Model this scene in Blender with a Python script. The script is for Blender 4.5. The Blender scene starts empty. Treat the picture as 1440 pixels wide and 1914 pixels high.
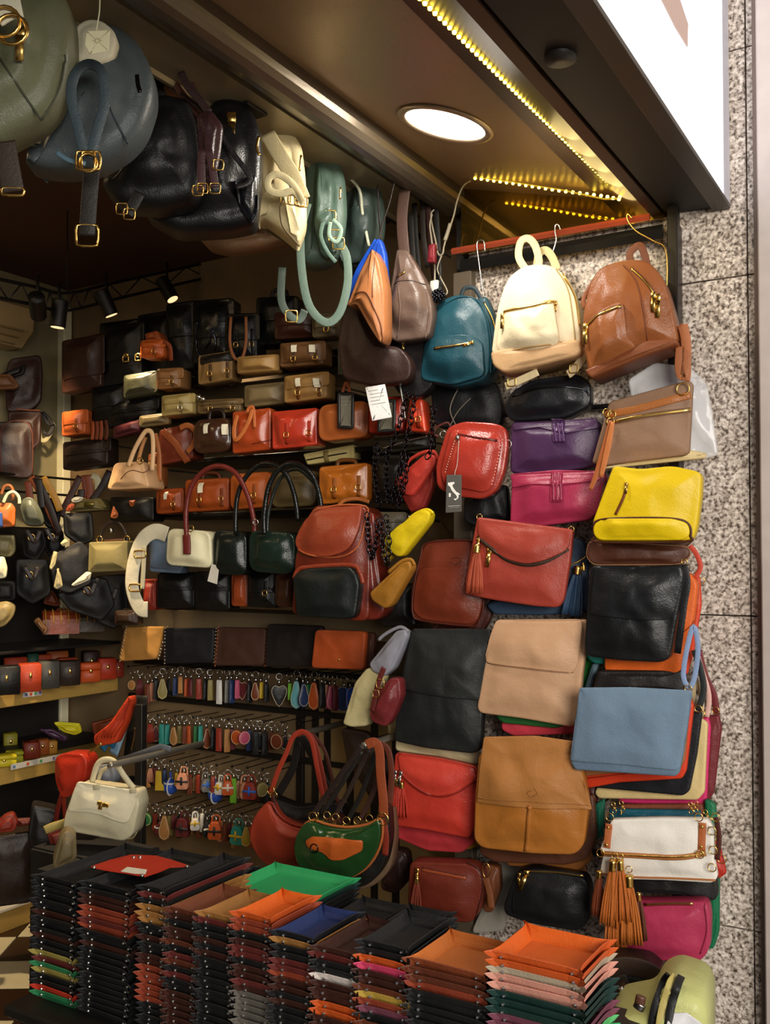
import bpy, math, random
from mathutils import Vector, Matrix, noise
from mathutils.bvhtree import BVHTree
random.seed(7)
R = math.radians
SC = bpy.context.scene
COL = SC.collection
# ---------------------------------------------------------------- camera
FPX = 1800.0
YAW, PITCH = R(31), R(1.5)
CXP, CYP = 720.0, 1003.0
CAM = Vector((0, 0, 1.55))
cd = bpy.data.cameras.new('camera'); cam = bpy.data.objects.new('camera', cd); COL.objects.link(cam)
cd.sensor_fit = 'VERTICAL'; cd.sensor_height = 36; cd.lens = FPX/1914*36
cd.shift_y = (CYP-957)/1914
cd.clip_start = .05
CR = Matrix.Rotation(YAW, 3, 'Z') @ Matrix.Rotation(R(90)+PITCH, 3, 'X')
cam.matrix_world = Matrix.Translation(CAM) @ CR.to_4x4()
SC.camera = cam
SC.view_settings.view_transform = 'Standard'
SC.view_settings.look = 'None'
SC.view_settings.gamma = 1
SC.view_settings.use_curve_mapping = False
SC.view_settings.exposure = 0.1
# ---------------------------------------------------------------- world, sun
W = bpy.data.worlds.new('sky'); SC.world = W; W.use_nodes = True
wn = W.node_tree; bgn = wn.nodes['Background']
bgn.inputs[0].default_value = (0.80, 0.86, 1.0, 1); bgn.inputs[1].default_value = 0.27
def area_light(name, loc, target, sx, sy, power, colr):
    l = bpy.data.lights.new(name, 'AREA'); l.shape = 'RECTANGLE'; l.size = sx; l.size_y = sy
    l.energy = power; l.color = colr
    o = bpy.data.objects.new(name, l); COL.objects.link(o); o.location = loc
    o.rotation_euler = (Vector(target)-Vector(loc)).to_track_quat('-Z', 'Y').to_euler()
    return o
# light of the open street in front of the shop (the far side of the narrow street)
area_light('street_daylight', (3.2, -1.6, 2.5), (-.6, 3.0, .9), 3.0, 2.4, 330, (1, .94, .84))
# ---------------------------------------------------------------- camera rays
def ray(px, py):
    return CR @ Vector(((px-CXP)/FPX, (CYP-py)/FPX, -1))
def at(px, py, X=None, Y=None, Z=None, D=None):
    d = ray(px, py)
    if Y is not None: t = Y/d.y
    elif X is not None: t = X/d.x
    elif Z is not None: t = (Z-CAM.z)/d.z
    else: t = D
    return CAM + d*t
# ---------------------------------------------------------------- materials
def lin(h):
    if not isinstance(h, str): return tuple(h)
    h = h.lstrip('#'); v = [int(h[i:i+2], 16)/255 for i in (0, 2, 4)]
    return tuple(c/12.92 if c <= .04045 else ((c+.055)/1.055)**2.4 for c in v)
MC = {}
def newmat(name):
    m = bpy.data.materials.new(name); m.use_nodes = True
    nt = m.node_tree; b = nt.nodes['Principled BSDF']
    return m, nt, b
def sset(b, **k):
    for n, v in k.items():
        n = {'rough': 'Roughness', 'metal': 'Metallic', 'coat': 'Coat Weight', 'spec': 'Specular IOR Level',
             'alpha': 'Alpha', 'trans': 'Transmission Weight', 'sheen': 'Sheen Weight', 'coatr': 'Coat Roughness'}[n]
        b.inputs[n].default_value = v
def leather(h, rough=.42, bump=.35, scale=240, var=.14, spec=.36, coat=0):
    key = ('l', h, rough, bump, scale, var, spec, coat)
    if key in MC: return MC[key]
    m, nt, b = newmat('leather'); c = lin(h); N = nt.nodes; L = nt.links
    tc = N.new('ShaderNodeTexCoord')
    n1 = N.new('ShaderNodeTexNoise'); n1.inputs['Scale'].default_value = 9; n1.inputs['Detail'].default_value = 4
    mx = N.new('ShaderNodeMix'); mx.data_type = 'RGBA'
    mx.inputs[6].default_value = tuple(x*(1-var) for x in c)+(1,)
    mx.inputs[7].default_value = tuple(min(1, x*(1+var)+.004) for x in c)+(1,)
    L.new(tc.outputs['Object'], n1.inputs['Vector']); L.new(n1.outputs['Fac'], mx.inputs[0]); L.new(mx.outputs[2], b.inputs['Base Color'])
    n2 = N.new('ShaderNodeTexVoronoi'); n2.inputs['Scale'].default_value = scale
    bp = N.new('ShaderNodeBump'); bp.inputs['Strength'].default_value = bump; bp.inputs['Distance'].default_value = .0012
    L.new(tc.outputs['Object'], n2.inputs['Vector']); L.new(n2.outputs['Distance'], bp.inputs['Height'])
    n3 = N.new('ShaderNodeTexNoise'); n3.inputs['Scale'].default_value = 14; n3.inputs['Detail'].default_value = 3
    bp2 = N.new('ShaderNodeBump'); bp2.inputs['Strength'].default_value = .5; bp2.inputs['Distance'].default_value = .008
    L.new(tc.outputs['Object'], n3.inputs['Vector']); L.new(n3.outputs['Fac'], bp2.inputs['Height']); L.new(bp2.outputs[0], bp.inputs['Normal'])
    L.new(bp.outputs[0], b.inputs['Normal'])
    mr = N.new('ShaderNodeMapRange'); mr.inputs[3].default_value = rough-.06; mr.inputs[4].default_value = rough+.12
    L.new(n1.outputs['Fac'], mr.inputs[0]); L.new(mr.outputs[0], b.inputs['Roughness'])
    sset(b, spec=spec, coat=coat, coatr=.18)
    MC[key] = m; return m
def plain(h, rough=.5, metal=0, name='paint', **k):
    key = ('p', h, rough, metal, tuple(sorted(k.items())))
    if key in MC: return MC[key]
    m, nt, b = newmat(name); N = nt.nodes; L = nt.links; c = lin(h)
    tc = N.new('ShaderNodeTexCoord'); n1 = N.new('ShaderNodeTexNoise'); n1.inputs['Scale'].default_value = 22; n1.inputs['Detail'].default_value = 3
    mx = N.new('ShaderNodeMix'); mx.data_type = 'RGBA'
    mx.inputs[6].default_value = tuple(x*.86 for x in c)+(1,); mx.inputs[7].default_value = tuple(min(1, x*1.1) for x in c)+(1,)
    L.new(tc.outputs['Object'], n1.inputs['Vector']); L.new(n1.outputs['Fac'], mx.inputs[0]); L.new(mx.outputs[2], b.inputs['Base Color'])
    sset(b, rough=rough, metal=metal, **k); MC[key] = m; return m
def emit(h, s, name='light'):
    key = ('e', h, s)
    if key in MC: return MC[key]
    m, nt, b = newmat(name); b.inputs['Base Color'].default_value = (0, 0, 0, 1)
    b.inputs['Emission Color'].default_value = lin(h)+(1,); b.inputs['Emission Strength'].default_value = s
    MC[key] = m; return m
GOLD = plain('e8bd6a', .26, 1, 'gold'); SILV = plain('c9c7c2', .25, 1, 'silver'); STEEL = plain('8c8a86', .35, 1, 'steel')
BLKM = plain('0d0d0e', .3, .2, 'black_metal', spec=.4); GUN = plain('3a3b42', .18, 1, 'gunmetal')
# ---------------------------------------------------------------- meshes
def mesh(name, V, Fc, mat, parent=None, smooth=True, mi=None):
    me = bpy.data.meshes.new(name); me.from_pydata([tuple(v) for v in V], [], Fc)
    for m in (mat if isinstance(mat, (list, tuple)) else [mat]): me.materials.append(m)
    if smooth: me.polygons.foreach_set('use_smooth', [True]*len(me.polygons))
    if mi: me.polygons.foreach_set('material_index', mi)
    me.update()
    o = bpy.data.objects.new(name, me); COL.objects.link(o)
    if parent is not None: o.parent = parent
    return o
def tag(o, label, cat, group=None):
    o['label'] = label; o['category'] = cat
    if group: o['group'] = group
    return o
def struct(o):
    o['kind'] = 'structure'; return o
def recalc(V, Fc):
    import bmesh
    bm = bmesh.new(); vs = [bm.verts.new(v) for v in V]
    for f in Fc:
        try: bm.faces.new([vs[i] for i in f])
        except ValueError: pass
    bmesh.ops.recalc_face_normals(bm, faces=bm.faces)
    bm.verts.index_update()
    V2 = [v.co.copy() for v in bm.verts]; F2 = [[v.index for v in f.verts] for f in bm.faces]
    bm.free(); return V2, F2
class MB:
    def __init__(s): s.V = []; s.F = []
    def add(s, V, F):
        n = len(s.V); s.V += [Vector(v) for v in V]; s.F += [[i+n for i in f] for f in F]; return s
    def box(s, a, b, ch=0):
        x0, y0, z0 = [min(a[i], b[i]) for i in range(3)]; x1, y1, z1 = [max(a[i], b[i]) for i in range(3)]
        if ch:
            V = []
            for z, q in ((z0, ch), (z0+ch, 0), (z1-ch, 0), (z1, ch)):
                X0, X1, Y0, Y1 = x0+q, x1-q, y0+q, y1-q
                c = ch
                V += [(X0+c, Y0, z), (X1-c, Y0, z), (X1, Y0+c, z), (X1, Y1-c, z), (X1-c, Y1, z), (X0+c, Y1, z), (X0, Y1-c, z), (X0, Y0+c, z)]
            Fc = [list(range(7, -1, -1)), list(range(24, 32))]
            for k in range(3):
                for i in range(8): Fc.append([k*8+i, k*8+(i+1) % 8, k*8+8+(i+1) % 8, k*8+8+i])
            return s.add(V, Fc)
        V = [(x0, y0, z0), (x1, y0, z0), (x1, y1, z0), (x0, y1, z0), (x0, y0, z1), (x1, y0, z1), (x1, y1, z1), (x0, y1, z1)]
        return s.add(V, [[3, 2, 1, 0], [4, 5, 6, 7], [0, 1, 5, 4], [1, 2, 6, 5], [2, 3, 7, 6], [3, 0, 4, 7]])
    def sphere(s, c, r, n=8, m=6):
        V = [Vector(c)+Vector((0, 0, r))]; Fc = []
        for j in range(1, m):
            for i in range(n):
                a = 2*math.pi*i/n; p = math.pi*j/m
                V.append(Vector(c)+Vector((r*math.sin(p)*math.cos(a), r*math.sin(p)*math.sin(a), r*math.cos(p))))
        V.append(Vector(c)-Vector((0, 0, r))); e = len(V)-1
        for i in range(n): Fc.append([0, 1+i, 1+(i+1) % n]); Fc.append([e, e-n+(i+1) % n, e-n+i])
        for j in range(m-2):
            for i in range(n): a = 1+j*n+i; b = 1+j*n+(i+1) % n; Fc.append([a, a+n, b+n, b])
        return s.add(V, Fc)
    def tube(s, P, w, t=None, ref=None, closed=False, n=8, taper=None):
        """sweep an oval (or flat, when t<w/2.5) section along points P"""
        t = w if t is None else t; P = [Vector(p) for p in P]; k = len(P); V = []; Fc = []
        ref = Vector(ref) if ref is not None else Vector((0, -1, 0))
        if t < w/2.4: sec = [(-.5, -.3), (-.42, -.5), (.42, -.5), (.5, -.3), (.5, .3), (.42, .5), (-.42, .5), (-.5, .3)]
        else: sec = [(.5*math.cos(2*math.pi*i/n), .5*math.sin(2*math.pi*i/n)) for i in range(n)]
        m = len(sec); last = None
        for i in range(k):
            if closed: T = P[(i+1) % k]-P[i-1]
            else: T = P[min(i+1, k-1)]-P[max(i-1, 0)]
            if T.length < 1e-9: T = Vector((0, 0, 1))
            T.normalize(); S = T.cross(ref)
            if S.length < .15: S = last.copy() if last is not None else T.cross(Vector((1, 0, 0)))
            S.normalize()
            if last is not None and S.dot(last) < 0 and t != w: S = -S
            Nn = S.cross(T); last = S
            f = 1 if taper is None else taper(i/(k-1))
            for a, b in sec: V.append(P[i]+S*(a*w*f)+Nn*(b*t*f))
        for i in range(k if closed else k-1):
            j = (i+1) % k
            for a in range(m): Fc.append([i*m+a, i*m+(a+1) % m, j*m+(a+1) % m, j*m+a])
        if not closed: Fc.append(list(range(m-1, -1, -1))); Fc.append([(k-1)*m+a for a in range(m)])
        return s.add(V, Fc)
    def obj(s, name, mat, parent=None, smooth=True, rc=True):
        V, Fc = (recalc(s.V, s.F) if rc else (s.V, s.F))
        return mesh(name, V, Fc, mat, parent, smooth)
def spline(P, n=5, closed=False):
    P = [Vector(p) for p in P]; k = len(P)
    if k < 3: 
        return [P[0].lerp(P[-1], i/n) for i in range(n+1)]
    out = []
    for i in range(k if closed else k-1):
        g = (lambda q: P[q % k]) if closed else (lambda q: P[max(0, min(k-1, q))])
        a, b, c, d = g(i-1), g(i), g(i+1), g(i+2)
        for j in range(n):
            u = j/n
            out.append(.5*((2*b)+(c-a)*u+(2*a-5*b+4*c-d)*u*u+(3*b-a-3*c+d)*u**3))
    if not closed: out.append(P[-1])
    return out
def chain_pts(P, step):
    out = [P[0].copy()]; acc = 0
    for a, b in zip(P, P[1:]):
        L = (b-a).length; q = step-acc
        while q <= L: out.append(a.lerp(b, q/L)); q += step
        acc = (acc+L) % step
    return out
# ---------------------------------------------------------------- a frame: the local space in which one thing is built
class Fr:
    def __init__(s, name, label, cat, px, py, Y=None, X=None, yaw=12, pitch=0, roll=0, D=None, group=None, Z=None):
        s.loc = at(px, py, X=X, Y=Y, Z=Z, D=D)
        s.M = Matrix.Translation(s.loc) @ Matrix.Rotation(R(yaw), 4, 'Z') @ Matrix.Rotation(R(pitch), 4, 'X')
        s.Mi = s.M.inverted(); s.o = s.Mi @ CAM; s.name = name
        s.root = bpy.data.objects.new(name, None); COL.objects.link(s.root); s.root.empty_display_size = .03
        s.root.matrix_world = s.M
        tag(s.root, label, cat, group)
        s.mpp = (s.loc-CAM).dot(CR @ Vector((0, 0, -1)))/FPX
        s.bvh = None; s.avg = 0
    def uv(s, px, py, off=0):
        d = s.Mi.to_3x3() @ ray(px, py); t = (-off-s.o.y)/d.y; p = s.o+d*t
        return Vector((p.x, -off, p.z))
    def setsurf(s, o):
        me = o.data; s.bvh = BVHTree.FromPolygons([v.co.copy() for v in me.vertices], [list(p.vertices) for p in me.polygons])
        s.avg = -min(v.co.y for v in me.vertices)*.72
    def h(s, x, z, dflt=None):
        if s.bvh is None: return 0
        r = s.bvh.ray_cast(Vector((x, -2, z)), Vector((0, 1, 0)), 3)
        if r[0] is None: return dflt
        return -r[0].y
    def on(s, px, py, lift=0):
        """the point of the surface that the given picture point shows"""
        off = s.avg
        for _ in range(3):
            p = s.uv(px, py, off); hh = s.h(p.x, p.z, None)
            if hh is None: return Vector((p.x, -off-lift, p.z))
            off = hh
        return Vector((p.x, -off-lift, p.z))
def rounded(P, r, per=None):
    """2D polygon (Vectors x,z) with rounded corners, densely sampled"""
    n = len(P); out = []
    for i in range(n):
        a, b, c = P[i-1], P[i], P[(i+1) % n]
        ra = r[i] if isinstance(r, (list, tuple)) else r
        d0 = min(ra, (a-b).length*.46); d1 = min(ra, (c-b).length*.46)
        p0 = b+(a-b).normalized()*d0; p1 = b+(c-b).normalized()*d1
        for j in range(6):
            u = j/5; out.append(p0*(1-u)**2+b*2*u*(1-u)+p1*u*u)
    L = sum((out[i]-out[i-1]).length for i in range(len(out))); st = L/44 if per is None else per
    res = []
    for i in range(len(out)):
        a, b = out[i], out[(i+1) % len(out)]; res.append(a)
        k = int((b-a).length/st)
        for j in range(1, k+1): res.append(a.lerp(b, j/(k+1)))
    o2 = [res[0]]
    for p in res[1:]:
        if (p-o2[-1]).length > st*.12: o2.append(p)
    return o2
def pillow(F, name, poly, mat, r=10, depth=.06, puff=.015, off=0, rim=.008, wr=.0045, conform=False, mid=.6, fn=None, dirn=None, set_=False, parent=None, local=False, back=True):
    """a closed, rounded, slightly stuffed leather piece with the given outline"""
    if local: P = [Vector((p[0], p[1])) for p in poly]
    else:
        o_ = F.avg if conform else off+depth*mid
        P = []
        for p in poly:
            q = F.uv(p[0], p[1], o_); P.append(Vector((q.x, q.z)))
    rr = [x*F.mpp for x in r] if isinstance(r, (list, tuple)) else r*F.mpp
    if sum(P[i-1].x*P[i].y-P[i].x*P[i-1].y for i in range(len(P))) < 0:
        P.reverse()
        if isinstance(rr, list): rr.reverse()
    C = rounded(P, rr); n = len(C)
    nr = []
    for i in range(n):
        e = C[(i+1) % n]-C[i-1]; nr.append(Vector((-e.y, e.x)).normalized() if e.length > 1e-9 else Vector((0, 0)))
    c = sum(C, Vector((0, 0)))/n; rim = min(rim, depth*.5)
    small = min(max(p.x for p in C)-min(p.x for p in C), max(p.y for p in C)-min(p.y for p in C)); rim = min(rim, small*.2)
    bx0 = min(p.x for p in C); bw = max(p.x for p in C)-bx0; bz0 = min(p.y for p in C); bh = max(p.y for p in C)-bz0
    rings = []
    if back: rings.append([(C[i]+nr[i]*rim*.8, 0.0) for i in range(n)])
    rings.append([(C[i], rim*.8 if depth > rim*1.6 else depth*.3) for i in range(n)])
    for a in (0, 30, 60, 90):
        aa = R(a); rings.append([(C[i]+nr[i]*rim*(1-math.cos(aa)), depth-rim*(1-math.sin(aa))) for i in range(n)])
    base = [C[i]+nr[i]*rim for i in range(n)]; sd = random.random()*50
    for s_ in (.94, .85, .74, .62, .5, .38, .26, .14, .05):
        ring = []
        for i in range(n):
            p = c+(base[i]-c)*s_; q = 1-s_*s_
            w_ = noise.noise(Vector((p.x*11+sd, p.y*11, sd)))+.5*noise.noise(Vector((p.x*26, p.y*26+sd, sd)))
            u_, v_ = (p.x-bx0)/bw*2-1, (p.y-bz0)/bh*2-1
            k_ = min(1, (1-s_)/.5); k_ = k_*k_*(3-2*k_)
            g_ = max(0, (1-u_*u_)*(1-v_*v_))**.55
            r_ = abs(noise.noise(Vector((p.x*15+sd*2, p.y*9, sd+4))))-.25
            ring.append((p, depth+puff*(.35*k_+.65*g_*k_)+wr*(w_*.9-r_*1.3)*min(1, q*3)))
        rings.append(ring)
    V = []; Fc = []
    hs = None
    if conform:
        hits = {}
        def hh(p):
            v = F.h(p.x, p.y, None); return v
        allh = [hh(p) for p, y in rings[0]]+[hh(c)]
        ok = [v for v in allh if v is not None]; dv = (sorted(ok)[len(ok)//3] if ok else F.avg)
    for ring in rings:
        for p, y in ring:
            b_ = off
            if conform:
                v = F.h(p.x, p.y, None); b_ = (dv if v is None else max(v, dv*.6))+off
            yy = -(b_+y)
            q = Vector((p.x, yy, p.y))
            if fn: q = fn(q)
            V.append(q)
    m = len(rings)
    for j in range(m-1):
        for i in range(n): Fc.append([j*n+i, j*n+(i+1) % n, (j+1)*n+(i+1) % n, (j+1)*n+i])
    Fc.append([(m-1)*n+i for i in range(n)])
    Fc.append([i for i in range(n-1, -1, -1)])
    # orientation: front face normal must be -y
    V, Fc = recalc(V, Fc)
    o = mesh(name, V, Fc, mat, parent or F.root)
    if set_ or F.bvh is None: F.setsurf(o)
    return o
def strip(F, name, pts, w, t, mat, off=None, n=5, closed=False, parent=None, lift=0, px=True, ref=None, taper=None, sm=True):
    """a strap, cord, piping or zip laid along picture points; off=None lays it on the surface"""
    P = []
    for p in pts:
        if not px: P.append(Vector(p))
        elif len(p) == 3: P.append(F.uv(p[0], p[1], p[2]))
        elif off is not None: P.append(F.uv(p[0], p[1], off))
        else: P.append(F.on(p[0], p[1], lift))
    if sm: P = spline(P, n, closed)
    else:
        Q = []
        for a, b in zip(P, P[1:]+([P[0]] if closed else [])): Q += [a.lerp(b, i/n) for i in range(n)]
        P = Q+([] if closed else [P[-1]])
    if off is None and px and not any(len(p) == 3 for p in pts):
        for q in P:
            v = F.h(q.x, q.z, None)
            if v is not None: q.y = -(v+lift)
    m = MB(); m.tube(P, w, t, ref=ref, closed=closed, taper=taper)
    return m.obj(name, mat, parent or F.root)
def ring_obj(F, name, c, r, w, mat, parent=None, sx=1, sz=1, axis='y', square=False):
    P = []
    for i in range(16):
        a = 2*math.pi*i/16; ca, sa = math.cos(a), math.sin(a)
        if square: k = 1/max(abs(ca), abs(sa)); k = min(k, 1.3); ca *= k; sa *= k
        P.append(Vector(c)+(Vector((ca*r*sx, 0, sa*r*sz)) if axis == 'y' else Vector((0, ca*r*sx, sa*r*sz))))
    m = MB(); m.tube(P, w, w*.99, closed=True, ref=(0, -1, 0) if axis == 'y' else (1, 0, 0), n=6)
    return m.obj(name, mat, parent or F.root)
def tassel(F, px, py, px2, py2, mat, off, n=13, wid=None, parent=None):
    a = F.uv(px, py, off); b = F.uv(px2, py2, off); L = (b-a).length; d = (b-a)/L; w = wid or L*.3
    S = d.cross(Vector((0, -1, 0))).normalized()
    m = MB()
    for i in range(n):
        u = (i/(n-1)-.5); q = (random.random()-.5)*.014
        e = b+S*u*w+Vector((0, q, 0))+d*(random.random()-.6)*L*.05
        s0 = a+d*L*.2+S*u*w*.35+Vector((0, q*.4, 0))
        P = [a+d*L*.1+S*u*w*.2, s0, s0.lerp(e, .5)+S*u*w*.12, e]
        m.tube(spline(P, 2), w/n*1.25, w/n*.45)
    t = m.obj('tassel', mat, parent or F.root)
    m = MB(); m.tube([a, a+d*L*.05, a+d*L*.16, a+d*L*.17], w*.42, w*.41, n=10)
    m.obj('tassel_cap', GOLD, t); return t
def pull(F, px, py, mat=None, size=1, parent=None, lift=.004, ang=0, dz=None):
    """zip slider and its hanging tab"""
    c = F.on(px, py, lift); mat = mat or GOLD; s = .01*size
    m = MB(); m.box(c+Vector((-s*.45, -.004, -s*.5)), c+Vector((s*.45, .004, s*.6)), .001)
    sl = m.obj('zip_slider', mat, parent or F.root)
    m = MB(); q = Matrix.Rotation(R(ang), 3, 'Y')
    P = [c+q @ Vector((0, -.005, -s*.5)), c+q @ Vector((0, -.008, -s*1.6)), c+q @ Vector((0, -.008, -s*3.2))]
    m.tube(P, s*.8, s*.25); m.obj('zip_pull', mat, sl); return sl
def ztape(F, pts, w=.006, mat=None, lift=.001, name='zipper', parent=None, tape=None):
    """zip: dark tape and metal teeth along picture points"""
    z = strip(F, name, pts, w*1.9, .002, tape or leather('2a1c12'), lift=lift, parent=parent)
    strip(F, 'zip_teeth', pts, w, .003, mat or GOLD, lift=lift+.0022, parent=z)
    return z
def stud(F, px, py, r=.006, mat=None, parent=None, lift=.001):
    c = F.on(px, py, lift); m = MB()
    m.sphere((0, 0, 0), r, 8, 5); m.V = [Vector((v.x, v.y*.5, v.z))+c for v in m.V]
    return m.obj('stud', mat or GOLD, parent or F.root)
HOOKS = []
# ================================================================ SETTING
def m_granite():
    m, nt, b = newmat('granite'); N = nt.nodes; L = nt.links
    tc = N.new('ShaderNodeTexCoord')
    v = N.new('ShaderNodeTexNoise'); v.inputs['Scale'].default_value = 95; v.inputs['Detail'].default_value = 4; v.inputs['Roughness'].default_value = .65
    v2 = N.new('ShaderNodeTexNoise'); v2.inputs['Scale'].default_value = 48; v2.inputs['Detail'].default_value = 5
    v3 = N.new('ShaderNodeTexNoise'); v3.inputs['Scale'].default_value = 2.2; v3.inputs['Detail'].default_value = 3
    cr = N.new('ShaderNodeValToRGB'); e = cr.color_ramp
    e.elements[0].position = .36; e.elements[0].color = lin('54493f')+(1,)
    e.elements[1].position = .62; e.elements[1].color = lin('fff4ea')+(1,)
    q = e.elements.new(.44); q.color = lin('a99b90')+(1,); q = e.elements.new(.52); q.color = lin('dccfc4')+(1,)
    mx = N.new('ShaderNodeMix'); mx.data_type = 'RGBA'; mx.blend_type = 'MULTIPLY'; mx.inputs[0].default_value = .55
    c2 = N.new('ShaderNodeValToRGB'); c2.color_ramp.elements[0].position = .38; c2.color_ramp.elements[0].color = (.5, .46, .43, 1)
    c2.color_ramp.elements[1].position = .56; c2.color_ramp.elements[1].color = (1, 1, 1, 1)
    m3 = N.new('ShaderNodeMix'); m3.data_type = 'RGBA'; m3.blend_type = 'MULTIPLY'; m3.inputs[0].default_value = .5
    c3 = N.new('ShaderNodeValToRGB'); c3.color_ramp.elements[0].color = (.72, .66, .58, 1); c3.color_ramp.elements[1].color = (1, 1, 1, 1)
    for a in (v, v2, v3): L.new(tc.outputs['Object'], a.inputs['Vector'])
    L.new(v.outputs['Fac'], cr.inputs[0]); L.new(v2.outputs['Fac'], c2.inputs[0]); L.new(v3.outputs['Fac'], c3.inputs[0])
    L.new(cr.outputs[0], mx.inputs[6]); L.new(c2.outputs[0], mx.inputs[7]); L.new(mx.outputs[2], m3.inputs[6]); L.new(c3.outputs[0], m3.inputs[7])
    L.new(m3.outputs[2], b.inputs['Base Color']); sset(b, rough=.42, spec=.4)
    bp = N.new('ShaderNodeBump'); bp.inputs['Strength'].default_value = .25; bp.inputs['Distance'].default_value = .001
    L.new(v.outputs['Fac'], bp.inputs['Height']); L.new(bp.outputs[0], b.inputs['Normal'])
    return m
def m_brushed(h, rough=.3, metal=.85, sc=(3, 60, 60)):
    m, nt, b = newmat('brushed_metal'); N = nt.nodes; L = nt.links; c = lin(h)
    tc = N.new('ShaderNodeTexCoord'); mp = N.new('ShaderNodeMapping'); mp.inputs['Scale'].default_value = sc
    n = N.new('ShaderNodeTexNoise'); n.inputs['Scale'].default_value = 6; n.inputs['Detail'].default_value = 5
    mx = N.new('ShaderNodeMix'); mx.data_type = 'RGBA'; mx.inputs[6].default_value = tuple(x*.75 for x in c)+(1,); mx.inputs[7].default_value = tuple(x*1.15 for x in c)+(1,)
    L.new(tc.outputs['Object'], mp.inputs[0]); L.new(mp.outputs[0], n.inputs['Vector']); L.new(n.outputs['Fac'], mx.inputs[0]); L.new(mx.outputs[2], b.inputs['Base Color'])
    bp = N.new('ShaderNodeBump'); bp.inputs['Strength'].default_value = .12; bp.inputs['Distance'].default_value = .002
    L.new(n.outputs['Fac'], bp.inputs['Height']); L.new(bp.outputs[0], b.inputs['Normal'])
    sset(b, rough=rough, metal=metal); return m
def m_wood(h1, h2, sc=(1.5, 24, 24)):
    m, nt, b = newmat('wood'); N = nt.nodes; L = nt.links
    tc = N.new('ShaderNodeTexCoord'); mp = N.new('ShaderNodeMapping'); mp.inputs['Scale'].default_value = sc
    n = N.new('ShaderNodeTexNoise'); n.inputs['Scale'].default_value = 4; n.inputs['Detail'].default_value = 6; n.inputs['Distortion'].default_value = .6
    mx = N.new('ShaderNodeMix'); mx.data_type = 'RGBA'; mx.inputs[6].default_value = lin(h1)+(1,); mx.inputs[7].default_value = lin(h2)+(1,)
    L.new(tc.outputs['Object'], mp.inputs[0]); L.new(mp.outputs[0], n.inputs['Vector']); L.new(n.outputs['Fac'], mx.inputs[0]); L.new(mx.outputs[2], b.inputs['Base Color'])
    sset(b, rough=.5); return m
GRAN = m_granite()
YW = 3.05      # plane of the granite pier
YI = 3.38      # plane of the inner side wall
XB = -3.95     # plane of the shop's back wall
XF = -.60      # street face of the lit sign
def box(name, a, b, mat, parent=None, ch=0, smooth=False):
    m = MB(); m.box(a, b, ch); return m.obj(name, mat, parent, smooth, rc=False)
# granite pier: slabs with recessed joints
wall = struct(box('wall_pier', (-1.5, YW+.03, -.02), (2.6, YW+.25, 4.2), plain('6b6058', .9)))
zj = [0.0, .45, 1.387, 2.42, 3.12, 4.2]
xj = [-1.49, -.55, .245, 1.2, 2.6]
for i in range(len(zj)-1):
    for j in range(len(xj)-1):
        g = .0022
        s_ = box('stone_slab', (xj[j]+g, YW, zj[i]+g), (xj[j+1]-g, YW+.045, zj[i+1]-g), GRAN, None, .0015)
        s_.parent = wall
# pale downpipe strip at the far right
q = at(1431, 957, Y=YW-.05)
t1 = struct(box('trim_1', (q.x-.012, YW-.06, 0), (q.x+.06, YW, 4.2), plain('b9aca6', .45), None, .004))
t2 = struct(box('trim_2', (q.x-.03, YW-.02, 0), (q.x-.012, YW, 4.2), plain('7d6a5e', .6), None, .003))
# inner side wall, back wall, ceiling, floor
def m_slat():
    m, nt, b = newmat('wall_board'); N = nt.nodes; L = nt.links
    tc = N.new('ShaderNodeTexCoord'); n = N.new('ShaderNodeTexNoise'); n.inputs['Scale'].default_value = 5; n.inputs['Detail'].default_value = 4
    mx = N.new('ShaderNodeMix'); mx.data_type = 'RGBA'; mx.inputs[6].default_value = lin('5d4a33')+(1,); mx.inputs[7].default_value = lin('8c7452')+(1,)
    L.new(tc.outputs['Object'], n.inputs['Vector']); L.new(n.outputs['Fac'], mx.inputs[0]); L.new(mx.outputs[2], b.inputs['Base Color']); sset(b, rough=.7); return m
SLAT = m_slat()
struct(box('wall_side', (XB-.1, YI+.012, 0), (-1.5, YI+.2, 3.2), SLAT))
struct(box('wall_return', (-1.56, YW+.05, 0), (-1.5, YI+.2, 3.2), plain('2c2620', .7)))
struct(box('wall_back', (XB-.12, -3.0, 0), (XB, YI+.2, 3.2), plain('8f8360', .8)))
wb_ = bpy.data.objects['wall_back']
box('shade_panel', (XB+.001, -2.9, .1), (XB+.03, YI-.0, 1.72), plain('17120e', .6), wb_, .002)  # dark sheet added so the lower back wall sinks into shade
struct(box('wall_near', (XB-.1, -3.1, 0), (-1.8, -2.98, 3.2), plain('8d7c60', .8)))
struct(box('ceiling', (XB-.12, -3.1, 2.95), (-1.68, YI+.2, 3.05), plain('503425', .8)))
struct(box('floor', (XB-.1, -3.1, -.06), (-1.3, YI+.2, -.012), plain('2a1b12', .5)))
struct(box('floor_street', (-1.3, -6, -.06), (6, YW+.3, -.0), plain('6f6a62', .8)))
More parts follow.
